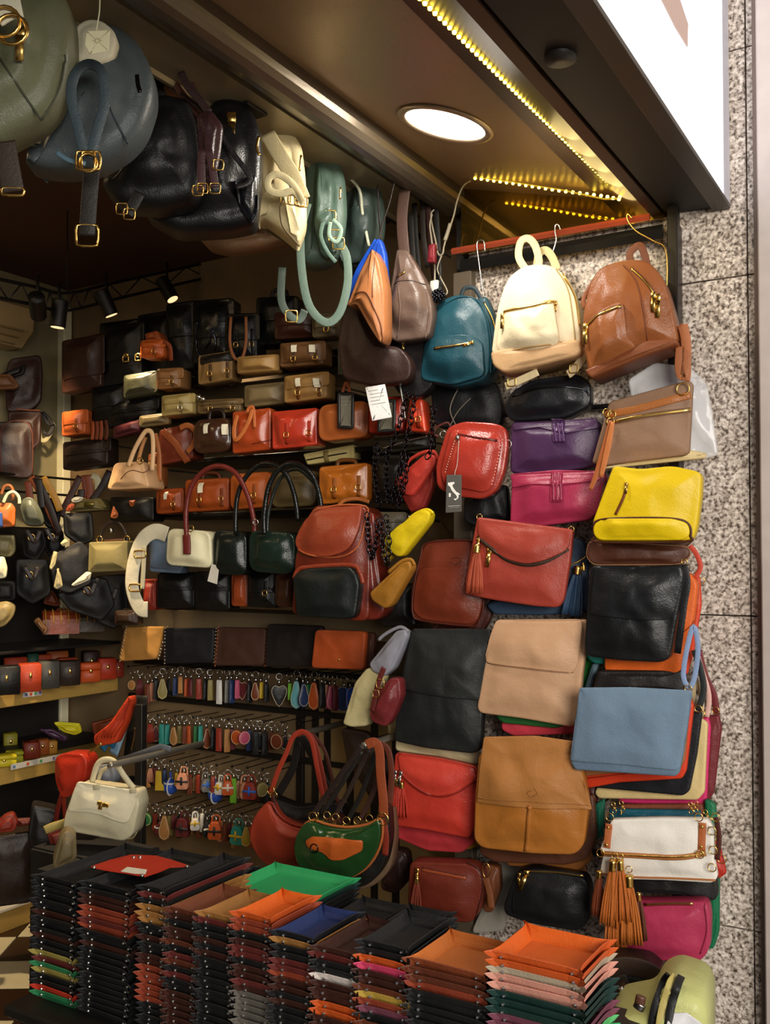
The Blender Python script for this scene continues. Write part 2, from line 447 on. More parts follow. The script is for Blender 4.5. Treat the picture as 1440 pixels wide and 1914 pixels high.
# chequered tiles: individual, laid square to the camera-side diagonal
FL = bpy.data.objects['floor']
WT = plain('c9bf9f', .3, 0, 'tile_cream'); DT = plain('2f1c10', .3, 0, 'tile_brown')
ctr = at(30, 1821, Z=0); rz = Matrix.Rotation(R(33), 4, 'Z'); ts = .245
mt = MB(); mt.box((-ts/2+.002, -ts/2+.002, -.012), (ts/2-.002, ts/2-.002, 0), .001); tm = {}
for i in range(-2, 4):
    for j in range(-4, 6):
        w_ = (i+j) % 2 == 0; p = ctr+rz @ Vector((i*ts, j*ts, 0))
        if p.x < XB+.25 or p.x > -1.5 or p.y > YI-.2: continue
        if w_ not in tm: o = mt.obj('tile', WT if w_ else DT, FL, False); tm[w_] = o.data
        else: o = bpy.data.objects.new('tile', tm[w_]); COL.objects.link(o); o.parent = FL
        o.matrix_local = Matrix.Translation((p.x, p.y, 0)) @ rz
# pale post at the wall corner; the corner's light is put into its colour
p = at(109, 900, Y=YI-.05)
struct(box('trim_lit_corner', (p.x-.035, YI-.05, .4), (p.x+.035, YI-.0, 2.85), plain('e8e0bc', .5), None, .004))
# ---- soffit, beam, sign
BRZ = m_brushed('b09474', .38, .35)
def prism(name, prof, y0, y1, mat, parent=None, smooth=False):
    n = len(prof); V = [(x, y0, z) for x, z in prof]+[(x, y1, z) for x, z in prof]
    Fc = [list(range(n)), list(range(2*n-1, n-1, -1))]+[[i, i+n, (i+1) % n+n, (i+1) % n] for i in range(n)]
    V, Fc = recalc(V, Fc); return mesh(name, V, Fc, mat, parent, smooth)
Y0 = -1.6
struct(prism('ceiling_soffit', [(-.97, 2.722), (-1.5, 2.865), (-1.5, 2.885), (-.97, 2.742)], Y0, YW-.02, BRZ))
struct(prism('trim_beam_outer', [(-.8, 2.645), (-.83, 2.64), (-.93, 2.70), (-.975, 2.705), (-.975, 2.80), (-.8, 2.80)], Y0, YW-.01, plain('4a3527', .4, .5)))
housing = struct(prism('trim_sign_housing', [(XF-.045, 2.640), (-.79, 2.648), (-.79, 3.7), (XF-.045, 3.7)], Y0, YW-.005, plain('0c0b0a', .6)))
struct(prism('wall_above_soffit', [(-.8, 2.9), (-1.6, 2.9), (-1.6, 4.2), (-.8, 4.2)], Y0-2, YI+.2, plain('3a3027', .8)))
rnd = [(-1.55+.062*math.cos(R(a)), 2.838+.052*math.sin(R(a))) for a in range(170, 371, 20)]
struct(prism('trim_shutter_bar', [(-1.49, 2.95)]+rnd[::-1]+[(-1.615, 2.95)], Y0, YW-.0, m_brushed('6a6052', .32, .6, (60, 2, 60)), smooth=False))
struct(prism('trim_shutter_slot', [(-1.605, 2.86), (-1.635, 2.86), (-1.635, 2.95), (-1.605, 2.95)], Y0, YW, plain('0a0908', .9)))
bf = struct(prism('trim_shutter_flange', [(-1.628, 2.818), (-1.628, 2.95), (-1.78, 2.95), (-1.775, 2.80), (-1.765, 2.80), (-1.76, 2.812)], Y0, YW, plain('8d7e62', .42, .35)))
m = MB(); a = at(485, 190, Z=2.812); b = at(518, 205, Z=2.812)
m.box((-1.72, a.y-.02, 2.806), (-1.665, a.y+.07, 2.815), .002); m.obj('slot_plate', plain('15110e', .5), bf, False)
# fittings on the dark beam
m = MB(); c = at(1048, 92, Z=2.66)
m.tube([c, c+Vector((0, 0, -.025))], .07, .069, ref=(0, 1, 0), n=16); m.obj('end_cap', plain('1a1613', .5), housing)
m = MB(); c = at(930, 15, Z=2.69); m.box(c+Vector((-.02, -.05, -.02)), c+Vector((.02, .06, .03)), .003); m.obj('bracket', plain('1a1613', .4), housing)
# sign: a lit box on the street side
sg = bpy.data.objects.new('shop_sign', None); COL.objects.link(sg); sg.location = (XF, YW-.01, 2.637)
tag(sg, 'bright white illuminated sign box at top right, meeting the granite wall', 'sign')
def m_sign():
    m, nt, b = newmat('sign_face'); N = nt.nodes; L = nt.links
    b.inputs['Base Color'].default_value = (.8, .8, .82, 1); b.inputs['Emission Color'].default_value = (.93, .95, 1, 1); b.inputs['Emission Strength'].default_value = 1.7
    return m
box('sign_face', (-.045, Y0-YW, .006), (.0, 0, 1.05), m_sign(), sg)
box('edge_rail', (-.047, Y0-YW, -.008), (.004, 0.002, .006), plain('2b2723', .4), sg, .001)
for a, b in (((1252, 12), (1300, 76)), ((1150, 15), (1215, 40))):   # faint print on the face
    A = at(*a, X=XF)-sg.location; B = at(*b, X=XF)-sg.location
P = [at(*p, X=XF+.001)-sg.location for p in ((1236, 0), (1270, 0), (1285, 45), (1284, 88), (1262, 52))]
V = [Vector((.001, q.y, q.z)) for q in P]+[Vector((.004, q.y, q.z)) for q in P]
V, Fc = recalc(V, [[0, 1, 2, 3, 4], [9, 8, 7, 6, 5]]+[[i, (i+1) % 5, (i+1) % 5+5, i+5] for i in range(5)])
mesh('printed_shape', V, Fc, emit('c8a596', .9, 'sign_print'), sg, False)
box('end_frame', (-.046, -.085, .006), (.003, .003, 1.05), plain('c9c8d4', .4), sg, .001)
# round downlight in the soffit
def soffz(x): return 2.722+(-.97-x)*.27
c0 = at(833, 230, Z=2.80); c0 = at(833, 230, Z=soffz(c0.x)); c0.z = soffz(c0.x)
dl = bpy.data.objects.new('ceiling_downlight', None); COL.objects.link(dl); dl.location = c0; dl.rotation_euler = (0, math.atan(.27), 0)
tag(dl, 'round flush downlight shining white in the bronze soffit', 'light')
P = [Vector((.128*math.cos(2*math.pi*i/40), .128*math.sin(2*math.pi*i/40), -.004)) for i in range(40)]
m = MB(); m.tube(P, .026, .012, ref=(0, 0, 1), closed=True); m.obj('rim', plain('b9a287', .3, .5), dl)
P = [Vector((.118*math.cos(2*math.pi*i/40), .118*math.sin(2*math.pi*i/40), -.003)) for i in range(40)]
mesh('diffuser', P+[p+Vector((0, 0, .002)) for p in P], [list(range(40)), list(range(79, 39, -1))]+[[i, (i+1) % 40, (i+1) % 40+40, i+40] for i in range(40)], emit('fff6ea', 9, 'lamp'), dl, False)
l = bpy.data.lights.new('downlight_lamp', 'AREA'); l.shape = 'DISK'; l.size = .22; l.energy = 9; l.color = (1, .93, .82)
o = bpy.data.objects.new('lamp', l); COL.objects.link(o); o.parent = dl; o.location = (0, 0, -.012)
# LED strip
leds = []
def sp(px, py):
    q = at(px, py, Z=2.75)
    for _ in range(8): q = at(px, py, Z=soffz(q.x)-.012)
    return q
A0 = sp(700, -90); A1 = sp(1158, 360)
yv = YW-.16
B0 = at(1158, 368, Y=yv); B1 = at(880, 330, Y=yv)
path1 = [A0, A1]
led = bpy.data.objects.new('led_strip', None); COL.objects.link(led); led.location = A1
tag(led, 'warm yellow LED strip edging the soffit and turning back along its end', 'light')
def putleds(P, off=0):
    m = MB(); m.tube([p-A1 for p in P], .011, .003, ref=(0, 0, 1)); m.obj('tape', emit('d9a928', .8, 'led_tape'), led)
beadm = None
def beads(P, step):
    global beadm
    for p in chain_pts(P, step):
        if beadm is None:
            m = MB(); m.sphere((0, 0, 0), .0058, 6, 4); o = m.obj('bead', emit('ffd84a', 14, 'led'), led); beadm = o.data
        else: o = bpy.data.objects.new('bead', beadm); COL.objects.link(o); o.parent = led
        o.location = p-A1-Vector((0, 0, .003))
mid_ = at(1158, 372, Y=yv)
putleds([A0, A1]); beads([A0, A1], .021)
putleds([A1, at(1160, 371, Y=yv-.02), at(1130, 372, Y=yv), at(1050, 355, Y=yv), at(960, 341, Y=yv), B1]); beads([A1, at(1160, 371, Y=yv-.02), at(1130, 365, Y=yv), at(1050, 355, Y=yv), at(960, 341, Y=yv), B1], .024)
for k_ in range(5):
    t_ = k_/4; p_ = (A0*.35+A1*.65).lerp(A1, t_)
    l = bpy.data.lights.new('led_glow', 'POINT'); l.energy = .35; l.color = (1, .78, .3); l.shadow_soft_size = .05
    o = bpy.data.objects.new('glow_lamp', l); COL.objects.link(o); o.parent = led; o.location = p_-A1-Vector((0, 0, .03))
# glossy bronze transom panel at the end, mirroring the strip
z0 = at(1000, 440, Y=YW-.03).z; z1 = at(1000, 345, Y=YW-.03).z
XL = at(862, 400, Y=YW-.03).x; XR = at(1250, 400, Y=YW-.03).x
tp = box('trim_transom', (XL, YW-.03, z0-.02), (XR, YW-.002, 2.95), m_brushed('8a6a2c', .05, .9, (2, 2, 2)), None); struct(tp)
# frame of the hanging rack
rk = bpy.data.objects.new('hanging_rack', None); COL.objects.link(rk); rk.location = at(1262, 1900, Y=YW-.06)
tag(rk, 'dark steel rack frame with a rust red top rail, standing before the granite pier', 'rack')
rl = rk.location
def rbox(name, a, b, mat, ch=.003): return box(name, Vector(a)-rl, Vector(b)-rl, mat, rk, ch)
zr0 = at(850, 466, Y=YW-.08).z; zr1 = at(1180, 410, Y=YW-.08).z
a = at(845, 470, Y=YW-.08); b = at(1215, 405, Y=YW-.08)
m = MB(); m.tube([a-rl, b-rl], .022, .018, ref=(0, -1, 0), n=4); m.obj('top_rail', plain('a5462a', .5, .1), rk, False)
a = at(862, 497, Y=YW-.05); b = at(1240, 432, Y=YW-.05)
m = MB(); m.tube([a-rl, b-rl], .045, .025, ref=(0, -1, 0), n=4); m.obj('lower_rail', plain('121110', .4), rk, False)
pr = at(1262, 700, Y=YW-.06); pl = at(864, 700, Y=YW-.06)
rbox('post', (pr.x-.016, YW-.08, 0), (pr.x+.016, YW-.045, 2.70), plain('1d1612', .4, .3))
rbox('post', (pl.x-.035, YW-.06, 0), (pl.x+.035, YW-.02, 2.56), plain('5a4e3f', .5))
pq = at(1272, 900, Y=YW-.01)
rbox('angle_post', (pq.x-.006, YW-.03, 0), (pq.x+.01, YW-.0, 2.6), plain('3c2c22', .4, .5))
# horizontal bars of the rack: everything on the right hangs from these
for zb in (2.05, 1.72, 1.42, 1.12, .86, .62):
    rbox('bar', (pl.x, YW-.045, zb-.008), (pr.x, YW-.03, zb+.008), plain('1a1817', .35, .5), .002)
# s hooks
def shook(pts, label, Y=YW-.1, mat=SILV, w=.005):
    F = Fr('s_hook', label, 'hook', pts[0][0], pts[0][1], Y=Y, yaw=0)
    strip(F, 'wire', pts, w, w*.99, mat, off=0)
shook([(907, 470), (905, 452), (897, 449), (892, 458), (897, 500), (905, 560)], 'thin steel hook wire over the red rail above the teal backpack')
shook([(1048, 430), (1045, 421), (1039, 421), (1038, 432), (1040, 450), (1030, 480)], 'small steel hook on the red rail above the cream backpack')
shook([(1182, 408), (1174, 400), (1174, 412), (1190, 432), (1222, 450), (1246, 470), (1246, 560)], 'long brass coloured hook wire above the tan backpack', mat=GOLD)
# inner rail that carries the row of backpacks behind the shutter box
XR_ = -1.86
F = Fr('hanging_rail', 'dark steel rail behind the shutter box from which the big backpacks hang', 'rail', 300, 100, X=XR_, yaw=0)
m = MB(); m.tube([Vector((XR_, -.5, 2.86))-F.loc, Vector((XR_, YI-.0, 2.86))-F.loc], .022, .0219, ref=(0, 0, 1), n=10); m.obj('tube', plain('2a2724', .35, .6), F.root)
for y_ in (0.2, 1.2, 2.2, 3.1):
    m = MB(); m.tube([Vector((XR_, y_, 2.86))-F.loc, Vector((XR_, y_, 2.955))-F.loc], .012, .0119, ref=(1, 0, 0)); m.obj('hanger', plain('2a2724', .35, .6), F.root)
# lighting truss with spots
F = Fr('lighting_truss', 'thin black lattice truss under the dark brown ceiling', 'truss', 200, 540, X=-2.95, yaw=0)
def tp_(px, py): return at(px, py, X=-3.05)
up = [(-80, 505), (60, 535), (125, 548), (230, 525), (440, 480)]
P = [tp_(*p)-F.loc for p in up]; Q = [p-Vector((0, 0, .07)) for p in P]
BT = plain('120e0b', .5, .3)
m = MB(); m.tube(spline(P, 6), .014, .0139, n=6); m.obj('chord', BT, F.root)
m = MB(); m.tube(spline(Q, 6), .014, .0139, n=6); m.obj('chord', BT, F.root)
a = spline(P, 6); b = spline(Q, 6)
for i in range(0, len(a)-1):
    m = MB(); m.tube([a[i], b[i+1]] if i % 2 else [b[i], a[i+1]], .006, .0059, n=5); m.obj('brace', BT, F.root)
for i in (1, 12, len(a)-2):
    m = MB(); m.tube([a[i], Vector((a[i].x, a[i].y, 2.95-F.loc.z))], .005, .0049, n=5); m.obj('hanger_wire', BT, F.root)
def spot(px, py, label, target, power, size=R(55), lean=(0, 0)):
    p = at(px, py, X=-3.02)
    F = Fr('spotlight', label, 'spotlight', px, py, X=-3.02, yaw=0)
    tgt = Vector(target); d = (tgt-p).normalized(); 
    m = MB(); m.tube([-d*.05, -d*.045, d*.05, d*.055], .062, .0619, ref=(0, 1, 0) if abs(d.y) < .9 else (0, 0, 1), n=14); m.obj('lamp_housing', BT, F.root)
    m = MB(); m.tube([Vector((0, 0, .0)), Vector((.0, 0, .12))], .012, .0119, ref=(1, 0, 0)); m.obj('stem', BT, F.root)
    m = MB(); m.tube([d*.056, d*.058], .05, .0499, ref=(0, 1, 0) if abs(d.y) < .9 else (0, 0, 1), n=14); m.obj('lens', emit('ffd9a0', 1.2, 'lens'), F.root)
    l = bpy.data.lights.new('spot_lamp', 'SPOT'); l.energy = power; l.spot_size = size; l.spot_blend = .6; l.color = (1, .76, .46); l.shadow_soft_size = .03
    o = bpy.data.objects.new('lamp', l); COL.objects.link(o); o.parent = F.root; o.location = d*.07
    o.rotation_euler = d.to_track_quat('-Z', 'Y').to_euler()
spot(70, 572, 'leftmost black spotlight hanging under the truss', (-3.93, 3.34, 1.85), 70, R(30))
spot(110, 585, 'black spotlight hanging straight down under the truss, second from the left', (-3.3, 2.5, .1), 130, R(62))
spot(198, 565, 'black spotlight angled to the right, third from the left', (-2.7, 3.38, 1.15), 45, R(46))
spot(312, 540, 'black spotlight tilted right in the middle of the truss', (-2.3, 3.38, 1.45), 62)
spot(422, 512, 'rightmost black spotlight, hanging from the end of the truss', (-1.95, 3.38, 1.8), 70)
F = Fr('fill_lamp', 'unseen square warm lamp added under the shop ceiling, above and left of the picture', 'light', -520, 200, Z=2.94, yaw=0)  # unseen lamp added to light the side wall more softly
F.root.location = (-2.75, 1.25, 2.94)
box('lamp_frame', (-.3, -.3, -.02), (.3, .3, .008), plain('d8cfba', .5), F.root, .003); box('diffuser', (-.27, -.27, -.026), (.27, .27, -.021), emit('ffd9a0', 4, 'lamp_panel'), F.root)
l = bpy.data.lights.new('fill_light', 'AREA'); l.shape = 'SQUARE'; l.size = .5; l.energy = 6; l.color = (1, .72, .42)
o = bpy.data.objects.new('lamp', l); COL.objects.link(o); o.parent = F.root; o.location = (0, 0, -.03); o.rotation_euler = (R(28), 0, 0)
# air conditioner
p = at(0, 600, X=XB+.02)
F = Fr('air_conditioner', 'beige wall air conditioner high on the back wall at the far left', 'air conditioner', 20, 600, X=XB, yaw=0)
a = at(62, 600, X=XB+.2); zt = at(30, 560, X=XB+.2).z; zb = at(30, 640, X=XB+.2).z
prof = [(XB, zb), (XB+.12, zb), (XB+.2, zb+.07), (XB+.21, zt-.03), (XB+.17, zt), (XB, zt)]
o = prism('casing', [(x-F.loc.x, z-F.loc.z) for x, z in prof], a.y-.85-F.loc.y, a.y-F.loc.y, plain('b59a6b', .45), F.root)
for k in range(3): box('louvre', Vector((XB+.13+.03*k, a.y-.82, zb+.006+.026*k))-F.loc, Vector((XB+.138+.03*k, a.y-.05, zb+.012+.026*k))-F.loc, plain('8d7548', .5), F.root)
# ================================================================ BAGS ON THE RIGHT, BACKPACKS
RACK = rk; PEGS = []
def peg(F, px, py, wall='rack', Y=None):
    """a short steel peg from the display behind to the back of the bag (built once everything stands)"""
    PEGS.append((F, F.uv(px, py, 0), wall))
def build_peg(F, q, wall):
    p = F.root.matrix_basis @ q
    yb = (YW-.034) if wall == 'rack' else YI
    if yb-p.y < .012: return
    m = MB(); a = Vector((p.x, p.y+.003, p.z)); b = Vector((p.x, yb, p.z))
    par = RACK if wall == 'rack' else bpy.data.objects['wall_side']
    o0 = rl if wall == 'rack' else Vector((0, 0, 0))
    m.tube([a-o0, b-o0], .008, .0079, ref=(0, 0, 1), n=6); m.obj('peg', STEEL, par)
def cen(P): return (sum(p[0] for p in P)/len(P), sum(p[1] for p in P)/len(P))
def bag(name, label, cat, poly, Y, col, yaw=12, pitch=0, r=10, depth=.06, puff=.015, rough=.42, wr=.0045, rim=.007, group=None,
        flap=None, flapcol=None, fr=8, fd=.009, fpuff=.004, seams=(), pipe=None, pipew=.005, straps=(), bump=.35, wall='rack', pegat=None, coat=0, body='body', X=None, var=.14, fn=None, mat=None):
    c = cen(poly); F = Fr(name, label, cat, c[0], max(p[1] for p in poly), Y=None if X is not None else Y, X=X, yaw=yaw, pitch=pitch, group=group)
    F.mat = mat or leather(col, rough, bump, var=var, coat=coat)
    F.body = pillow(F, body, poly, F.mat, r=r, depth=depth, puff=puff, wr=wr, rim=rim, fn=fn)
    if pipe:
        P = rounded([Vector(p) for p in poly], r)
        P = P[::max(1, len(P)//40)]
        Q = [F.uv(p.x, p.y, depth-.004) for p in P]
        cx = sum((q for q in Q), Vector())/len(Q)
        m = MB(); m.tube(Q, pipew, pipew*.99, closed=True, n=6); m.obj('piping', leather(pipe, .4), F.root)
    if flap: F.flap = pillow(F, 'flap', flap, leather(flapcol or col, rough, bump, var=var, coat=coat), r=fr, depth=fd, puff=fpuff, wr=wr*.4, rim=.003, conform=True)
    if flap: F.setsurf2 = True
    for s in seams: strip(F, 'seam', s, .0025, .0015, leather(dark(col), .5), lift=.0006)
    if wall and X is None: 
        q = pegat or (c[0], min(p[1] for p in poly)*.7+c[1]*.3); peg(F, q[0], q[1], wall)
    return F
def dark(h, k=.55):
    h = h.lstrip('#'); return ''.join('%02x' % int(int(h[i:i+2], 16)*k) for i in (0, 2, 4))
def addflap(F, poly, col, r=8, d=.009, puff=.004, rough=.42, name='flap', wr=.001, surf=True):
    o = pillow(F, name, poly, leather(col, rough) if isinstance(col, str) else col, r=r, depth=d, puff=puff, wr=wr, rim=.003, conform=True)
    if surf:
        # join for later placement: raycast whichever is in front
        V = []; Fc = []
        for ob in [c for c in F.root.children if c.type == 'MESH' and c.name.split('.')[0] in ('body', 'flap', 'pocket', 'front_pocket')]:
            n = len(V); V += [v.co.copy() for v in ob.data.vertices]; Fc += [[i+n for i in p.vertices] for p in ob.data.polygons]
        F.bvh = BVHTree.FromPolygons(V, Fc)
    return o
def sling(F, pts, w, col, off=.02, t=.003, name='strap', parent=None, rough=.45):
    return strip(F, name, pts, w, t, leather(col, rough), off=off, n=6, parent=parent)
# ---- teal backpack
F = bag('backpack', 'teal blue leather backpack hanging under the red rail, left of the cream one', 'backpack',
        [(806, 612), (822, 575), (858, 555), (893, 560), (915, 590), (924, 650), (921, 712), (860, 728), (790, 715), (796, 660)], 2.93, '14404c', yaw=8, r=22, depth=.11, puff=.03, rough=.35)
pillow(F, 'side_gusset', [(893, 560), (912, 556), (926, 590), (934, 640), (932, 690), (918, 712), (915, 640), (908, 590)], leather('173f4b', .4), r=6, depth=.05, off=.02, puff=.006)
addflap(F, [(800, 640), (880, 630), (907, 640), (910, 705), (850, 722), (790, 712)], '133e4a', r=14, d=.018, puff=.01, rough=.33, name='front_pocket', wr=.006)
strip(F, 'piping', [(818, 578), (858, 556), (893, 562), (911, 598), (919, 650), (917, 700)], .006, .0059, leather('123b47', .3), lift=.001)
ztape(F, [(812, 652), (850, 646), (884, 640)], .005); pull(F, 884, 641, size=1, ang=70)
strip(F, 'zipper', [(905, 565), (922, 600), (930, 648)], .006, .003, GOLD, off=.075)
strip(F, 'carry_loop', [(862, 556), (868, 540), (885, 538), (896, 552), (900, 566)], .014, .005, leather('11242b', .5), off=.06)
# ---- cream backpack
F = bag('backpack', 'cream leather backpack with gold zips, hanging between the teal and the tan one', 'backpack',
        [(925, 668), (935, 590), (952, 530), (985, 503), (1030, 500), (1062, 520), (1084, 570), (1092, 640), (1088, 664), (1010, 690)], 2.93, 'ddcfae', yaw=10, r=[12, 22, 25, 25, 25, 25, 20, 15, 12, 10], depth=.12, puff=.03, rough=.42, var=.06, wr=.003)
pillow(F, 'base', [(925, 664), (1008, 648), (1090, 642), (1094, 662), (1085, 672), (1015, 690), (950, 703), (930, 690)], leather('b8936a', .5), r=8, depth=.15, puff=.006, wr=.001)  # shade of the underside put into a darker leather colour
addflap(F, [(940, 588), (1040, 566), (1052, 640), (1040, 656), (950, 668), (932, 655)], 'dccdab', r=12, d=.02, puff=.012, rough=.4, name='front_pocket', wr=.009)
strip(F, 'piping', [(1040, 503), (1062, 540), (1072, 600), (1076, 645)], .004, .0039, leather('a78f5b', .5), lift=.001)
strip(F, 'piping', [(931, 662), (1008, 647), (1088, 640)], .005, .0049, leather('a8824f', .5), lift=.003)
ztape(F, [(940, 588), (985, 574), (1042, 566)], .007, tape=leather('c7b07a', .5)); pull(F, 941, 592, size=1.3); pull(F, 1040, 568, size=.9, ang=0)
ztape(F, [(1052, 512), (1075, 555), (1084, 610)], .005, tape=leather('b39c66', .5), name='main_zipper')
strip(F, 'carry_loop', [(983, 503), (970, 480), (974, 452), (988, 446), (1001, 460), (1008, 488), (1004, 502)], .024, .005, leather('dccb9b', .5), off=.05)
strip(F, 'shoulder_strap', [(1004, 500), (1008, 475), (1020, 468), (1032, 480), (1042, 505)], .026, .005, leather('cdbb8c', .5), off=.02)
s = strip(F, 'shoulder_strap', [(1094, 650), (1088, 672), (1070, 694), (1062, 700)], .026, .004, leather('d3bd92', .5), off=.10)
ring_obj(F, 'buckle', F.uv(1073, 689, .106), .013, .0035, GOLD, s, square=True)
s = strip(F, 'shoulder_strap', [(1006, 695), (985, 705), (960, 716), (945, 722)], .024, .004, leather('d9c69a', .5), off=.11)
ring_obj(F, 'buckle', F.uv(957, 714, .117), .013, .0035, GOLD, s, square=True)
# ---- tan backpack
F = bag('backpack', 'tan brown leather backpack with gold zips, hanging rightmost under the red rail', 'backpack',
        [(1097, 600), (1108, 545), (1125, 512), (1165, 497), (1215, 496), (1245, 530), (1262, 590), (1272, 645), (1215, 662), (1160, 690), (1108, 710), (1100, 660)], 2.95, '8c5028', yaw=6, r=[10, 20, 20, 22, 22, 16, 20, 10, 16, 14, 10, 10], depth=.12, puff=.03, rough=.33, wr=.004)
pillow(F, 'base', [(1100, 700), (1150, 676), (1214, 646), (1270, 642), (1272, 652), (1215, 672), (1165, 692), (1112, 714)], leather('7a4222', .5), r=5, depth=.145, puff=.004)  # darker leather carries the shade of the downward face
addflap(F, [(1092, 612), (1150, 580), (1172, 575), (1180, 640), (1195, 655), (1150, 678), (1108, 700)], '8e522a', r=10, d=.02, puff=.014, rough=.34, name='front_pocket', wr=.008)
strip(F, 'piping', [(1166, 499), (1190, 530), (1204, 590), (1213, 655)], .004, .0039, leather('70391c', .5), lift=.001)
strip(F, 'piping', [(1213, 650), (1165, 672), (1112, 700)], .005, .0049, leather('7a4022', .5), lift=.004)
ztape(F, [(1180, 505), (1205, 528), (1222, 552)], .007, tape=leather('6b381d', .5), name='main_zipper'); pull(F, 1222, 556, size=1.6); pull(F, 1230, 560, size=1.9, mat=GOLD)
ztape(F, [(1098, 610), (1132, 586), (1168, 577)], .007, tape=leather('6b381d', .5)); pull(F, 1096, 614, size=1.7)
strip(F, 'carry_loop', [(1180, 500), (1178, 476), (1196, 462), (1205, 480), (1210, 500)], .022, .006, leather('713f26', .5), off=.02)
strip(F, 'shoulder_strap', [(1120, 515), (1100, 545), (1091, 565), (1096, 577), (1106, 565), (1114, 535)], .014, .004, leather('8b4f2c', .5), off=.10)
s = strip(F, 'shoulder_strap', [(1276, 610), (1282, 640), (1282, 680), (1277, 705), (1270, 690), (1272, 650)], .028, .004, leather('a5633c', .5), off=.1)
# ---- black clutch beneath the cream backpack
F = bag('clutch_bag', 'plain black leather clutch lying under the cream backpack', 'clutch', [(944, 770), (958, 735), (1000, 712), (1085, 702), (1106, 716), (1108, 760), (1060, 784), (960, 790)], 2.95, '14151a', yaw=12, r=14, depth=.08, puff=.03, rough=.33)
strip(F, 'zipper', [(958, 742), (1010, 726), (1085, 726), (1102, 740)], .006, .003, GUN, lift=.001)
# ---- tall black bag at the left, below the teal backpack
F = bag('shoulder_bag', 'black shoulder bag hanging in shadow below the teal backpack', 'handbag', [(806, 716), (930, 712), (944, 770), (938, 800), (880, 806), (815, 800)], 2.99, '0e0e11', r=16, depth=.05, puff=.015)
strip(F, 'strap', [(855, 800), (842, 770), (848, 745), (862, 720)], .005, .003, plain('6c6356', .6), off=.07)
strip(F, 'strap', [(838, 806), (855, 772), (880, 745)], .004, .003, plain('6c6356', .6), off=.07)
# ---- clear plastic sleeve and paper bag at right
def m_film():
    m, nt, b = newmat('clear_film'); b.inputs['Base Color'].default_value = (.9, .9, .92, 1)
    sset(b, rough=.12, alpha=.42, spec=.6); return m
FILM = m_film()
F = Fr('plastic_sleeve', 'crinkled clear plastic sleeve with white card sticking out behind the taupe clutch', 'plastic bag', 1260, 855, Y=2.99, yaw=4)
pillow(F, 'card', [(1215, 728), (1308, 722), (1322, 750), (1338, 845), (1225, 860)], plain('d9d3d2', .5), r=4, depth=.006, puff=.002)
pillow(F, 'film', [(1175, 712), (1225, 680), (1290, 688), (1322, 720), (1333, 780), (1343, 852), (1300, 862), (1200, 850)], FILM, r=8, depth=.02, off=.01, puff=.02, wr=.02)
# ---- cream board beneath the taupe clutch
F = bag('folder_clutch', 'flat cream clutch whose edge shows below the taupe one', 'clutch', [(1126, 866), (1290, 842), (1322, 848), (1318, 858), (1130, 878)], 2.93, 'd8c391', r=3, depth=.025, puff=.002)
# ---- taupe clutch with tan tassels
F = bag('clutch_bag', 'taupe clutch with tan zip trim and two long tan leather pulls, below the tan backpack', 'clutch',
        [(1140, 752), (1285, 712), (1297, 716), (1290, 846), (1280, 852), (1126, 872), (1108, 866)], 2.90, '8c6b53', yaw=8, r=6, depth=.035, puff=.012, rough=.55)
strip(F, 'trim_band', [(1132, 776), (1185, 766), (1240, 752), (1292, 738)], .022, .006, leather('a2602c', .35), lift=.002)
ztape(F, [(1134, 792), (1200, 778), (1292, 766)], .008, tape=leather('6b4a34', .5))
strip(F, 'wrist_loop', [(1278, 708), (1271, 680), (1270, 640), (1275, 612), (1282, 640), (1284, 690), (1282, 712)], .026, .004, leather('a8623a', .5), off=.035)
ring_obj(F, 'ring', F.on(1278, 728, .01), .018, .004, GOLD); ring_obj(F, 'ring', F.on(1136, 772, .01), .012, .004, GOLD); ring_obj(F, 'ring', F.on(1145, 776, .01), .012, .004, GOLD)
strip(F, 'zip_tag', [(1142, 786), (1132, 830), (1118, 880), (1104, 916)], .02, .003, leather('a4592b', .5), off=.062, taper=lambda u: .5+.9*u*(1-u)*2)
strip(F, 'zip_tag', [(1146, 788), (1136, 840), (1124, 892)], .018, .003, leather('bb6e38', .5), off=.068, taper=lambda u: .6+.8*u*(1-u)*2)
ring_obj(F, 'ring', F.on(1144, 790, .02), .011, .0035, GOLD)
# ---- purple and magenta tabbed wallets
def tabbag(lab, P, fl, tab, col, Y, dk):
    F = bag('tab_clutch', lab, 'clutch', P, Y, col, yaw=8, r=10, depth=.05, puff=.028, rough=.36, wr=.002)
    addflap(F, fl, col, r=5, d=.006, puff=.003, rough=.34)
    addflap(F, tab, col, r=3, d=.006, puff=.003, rough=.32, name='tab')
    for k in (-7, 0, 7):
        a = ((tab[0][0]+tab[1][0])/2+k, tab[0][1]+3); b = ((tab[2][0]+tab[3][0])/2+k, tab[2][1]-3)
        strip(F, 'ridge', [a, ((a[0]+b[0])/2, (a[1]+b[1])/2), b], .009, .006, leather(dk, .33), lift=.0075)
    return F
tabbag('glossy purple clutch with ridged centre tab, above the magenta one', [(958, 792), (1120, 785), (1124, 800), (1128, 845), (1118, 872), (1010, 890), (956, 884), (958, 840)],
       [(957, 789), (1040, 786), (1115, 780), (1122, 800), (1060, 812), (1000, 798), (960, 806)], [(1032, 784), (1056, 784), (1060, 829), (1036, 829)], '45284c', 2.93, '51305c')
tabbag('magenta pink clutch with ridged centre tab, below the purple one', [(960, 888), (1130, 880), (1138, 900), (1120, 960), (1105, 972), (1000, 986), (956, 982)],
       [(954, 886), (1040, 878), (1130, 880), (1122, 898), (1050, 908), (1000, 906), (957, 912)], [(1031, 882), (1053, 882), (1054, 940), (1032, 940)], 'a02c4c', 2.925, '8c2744')
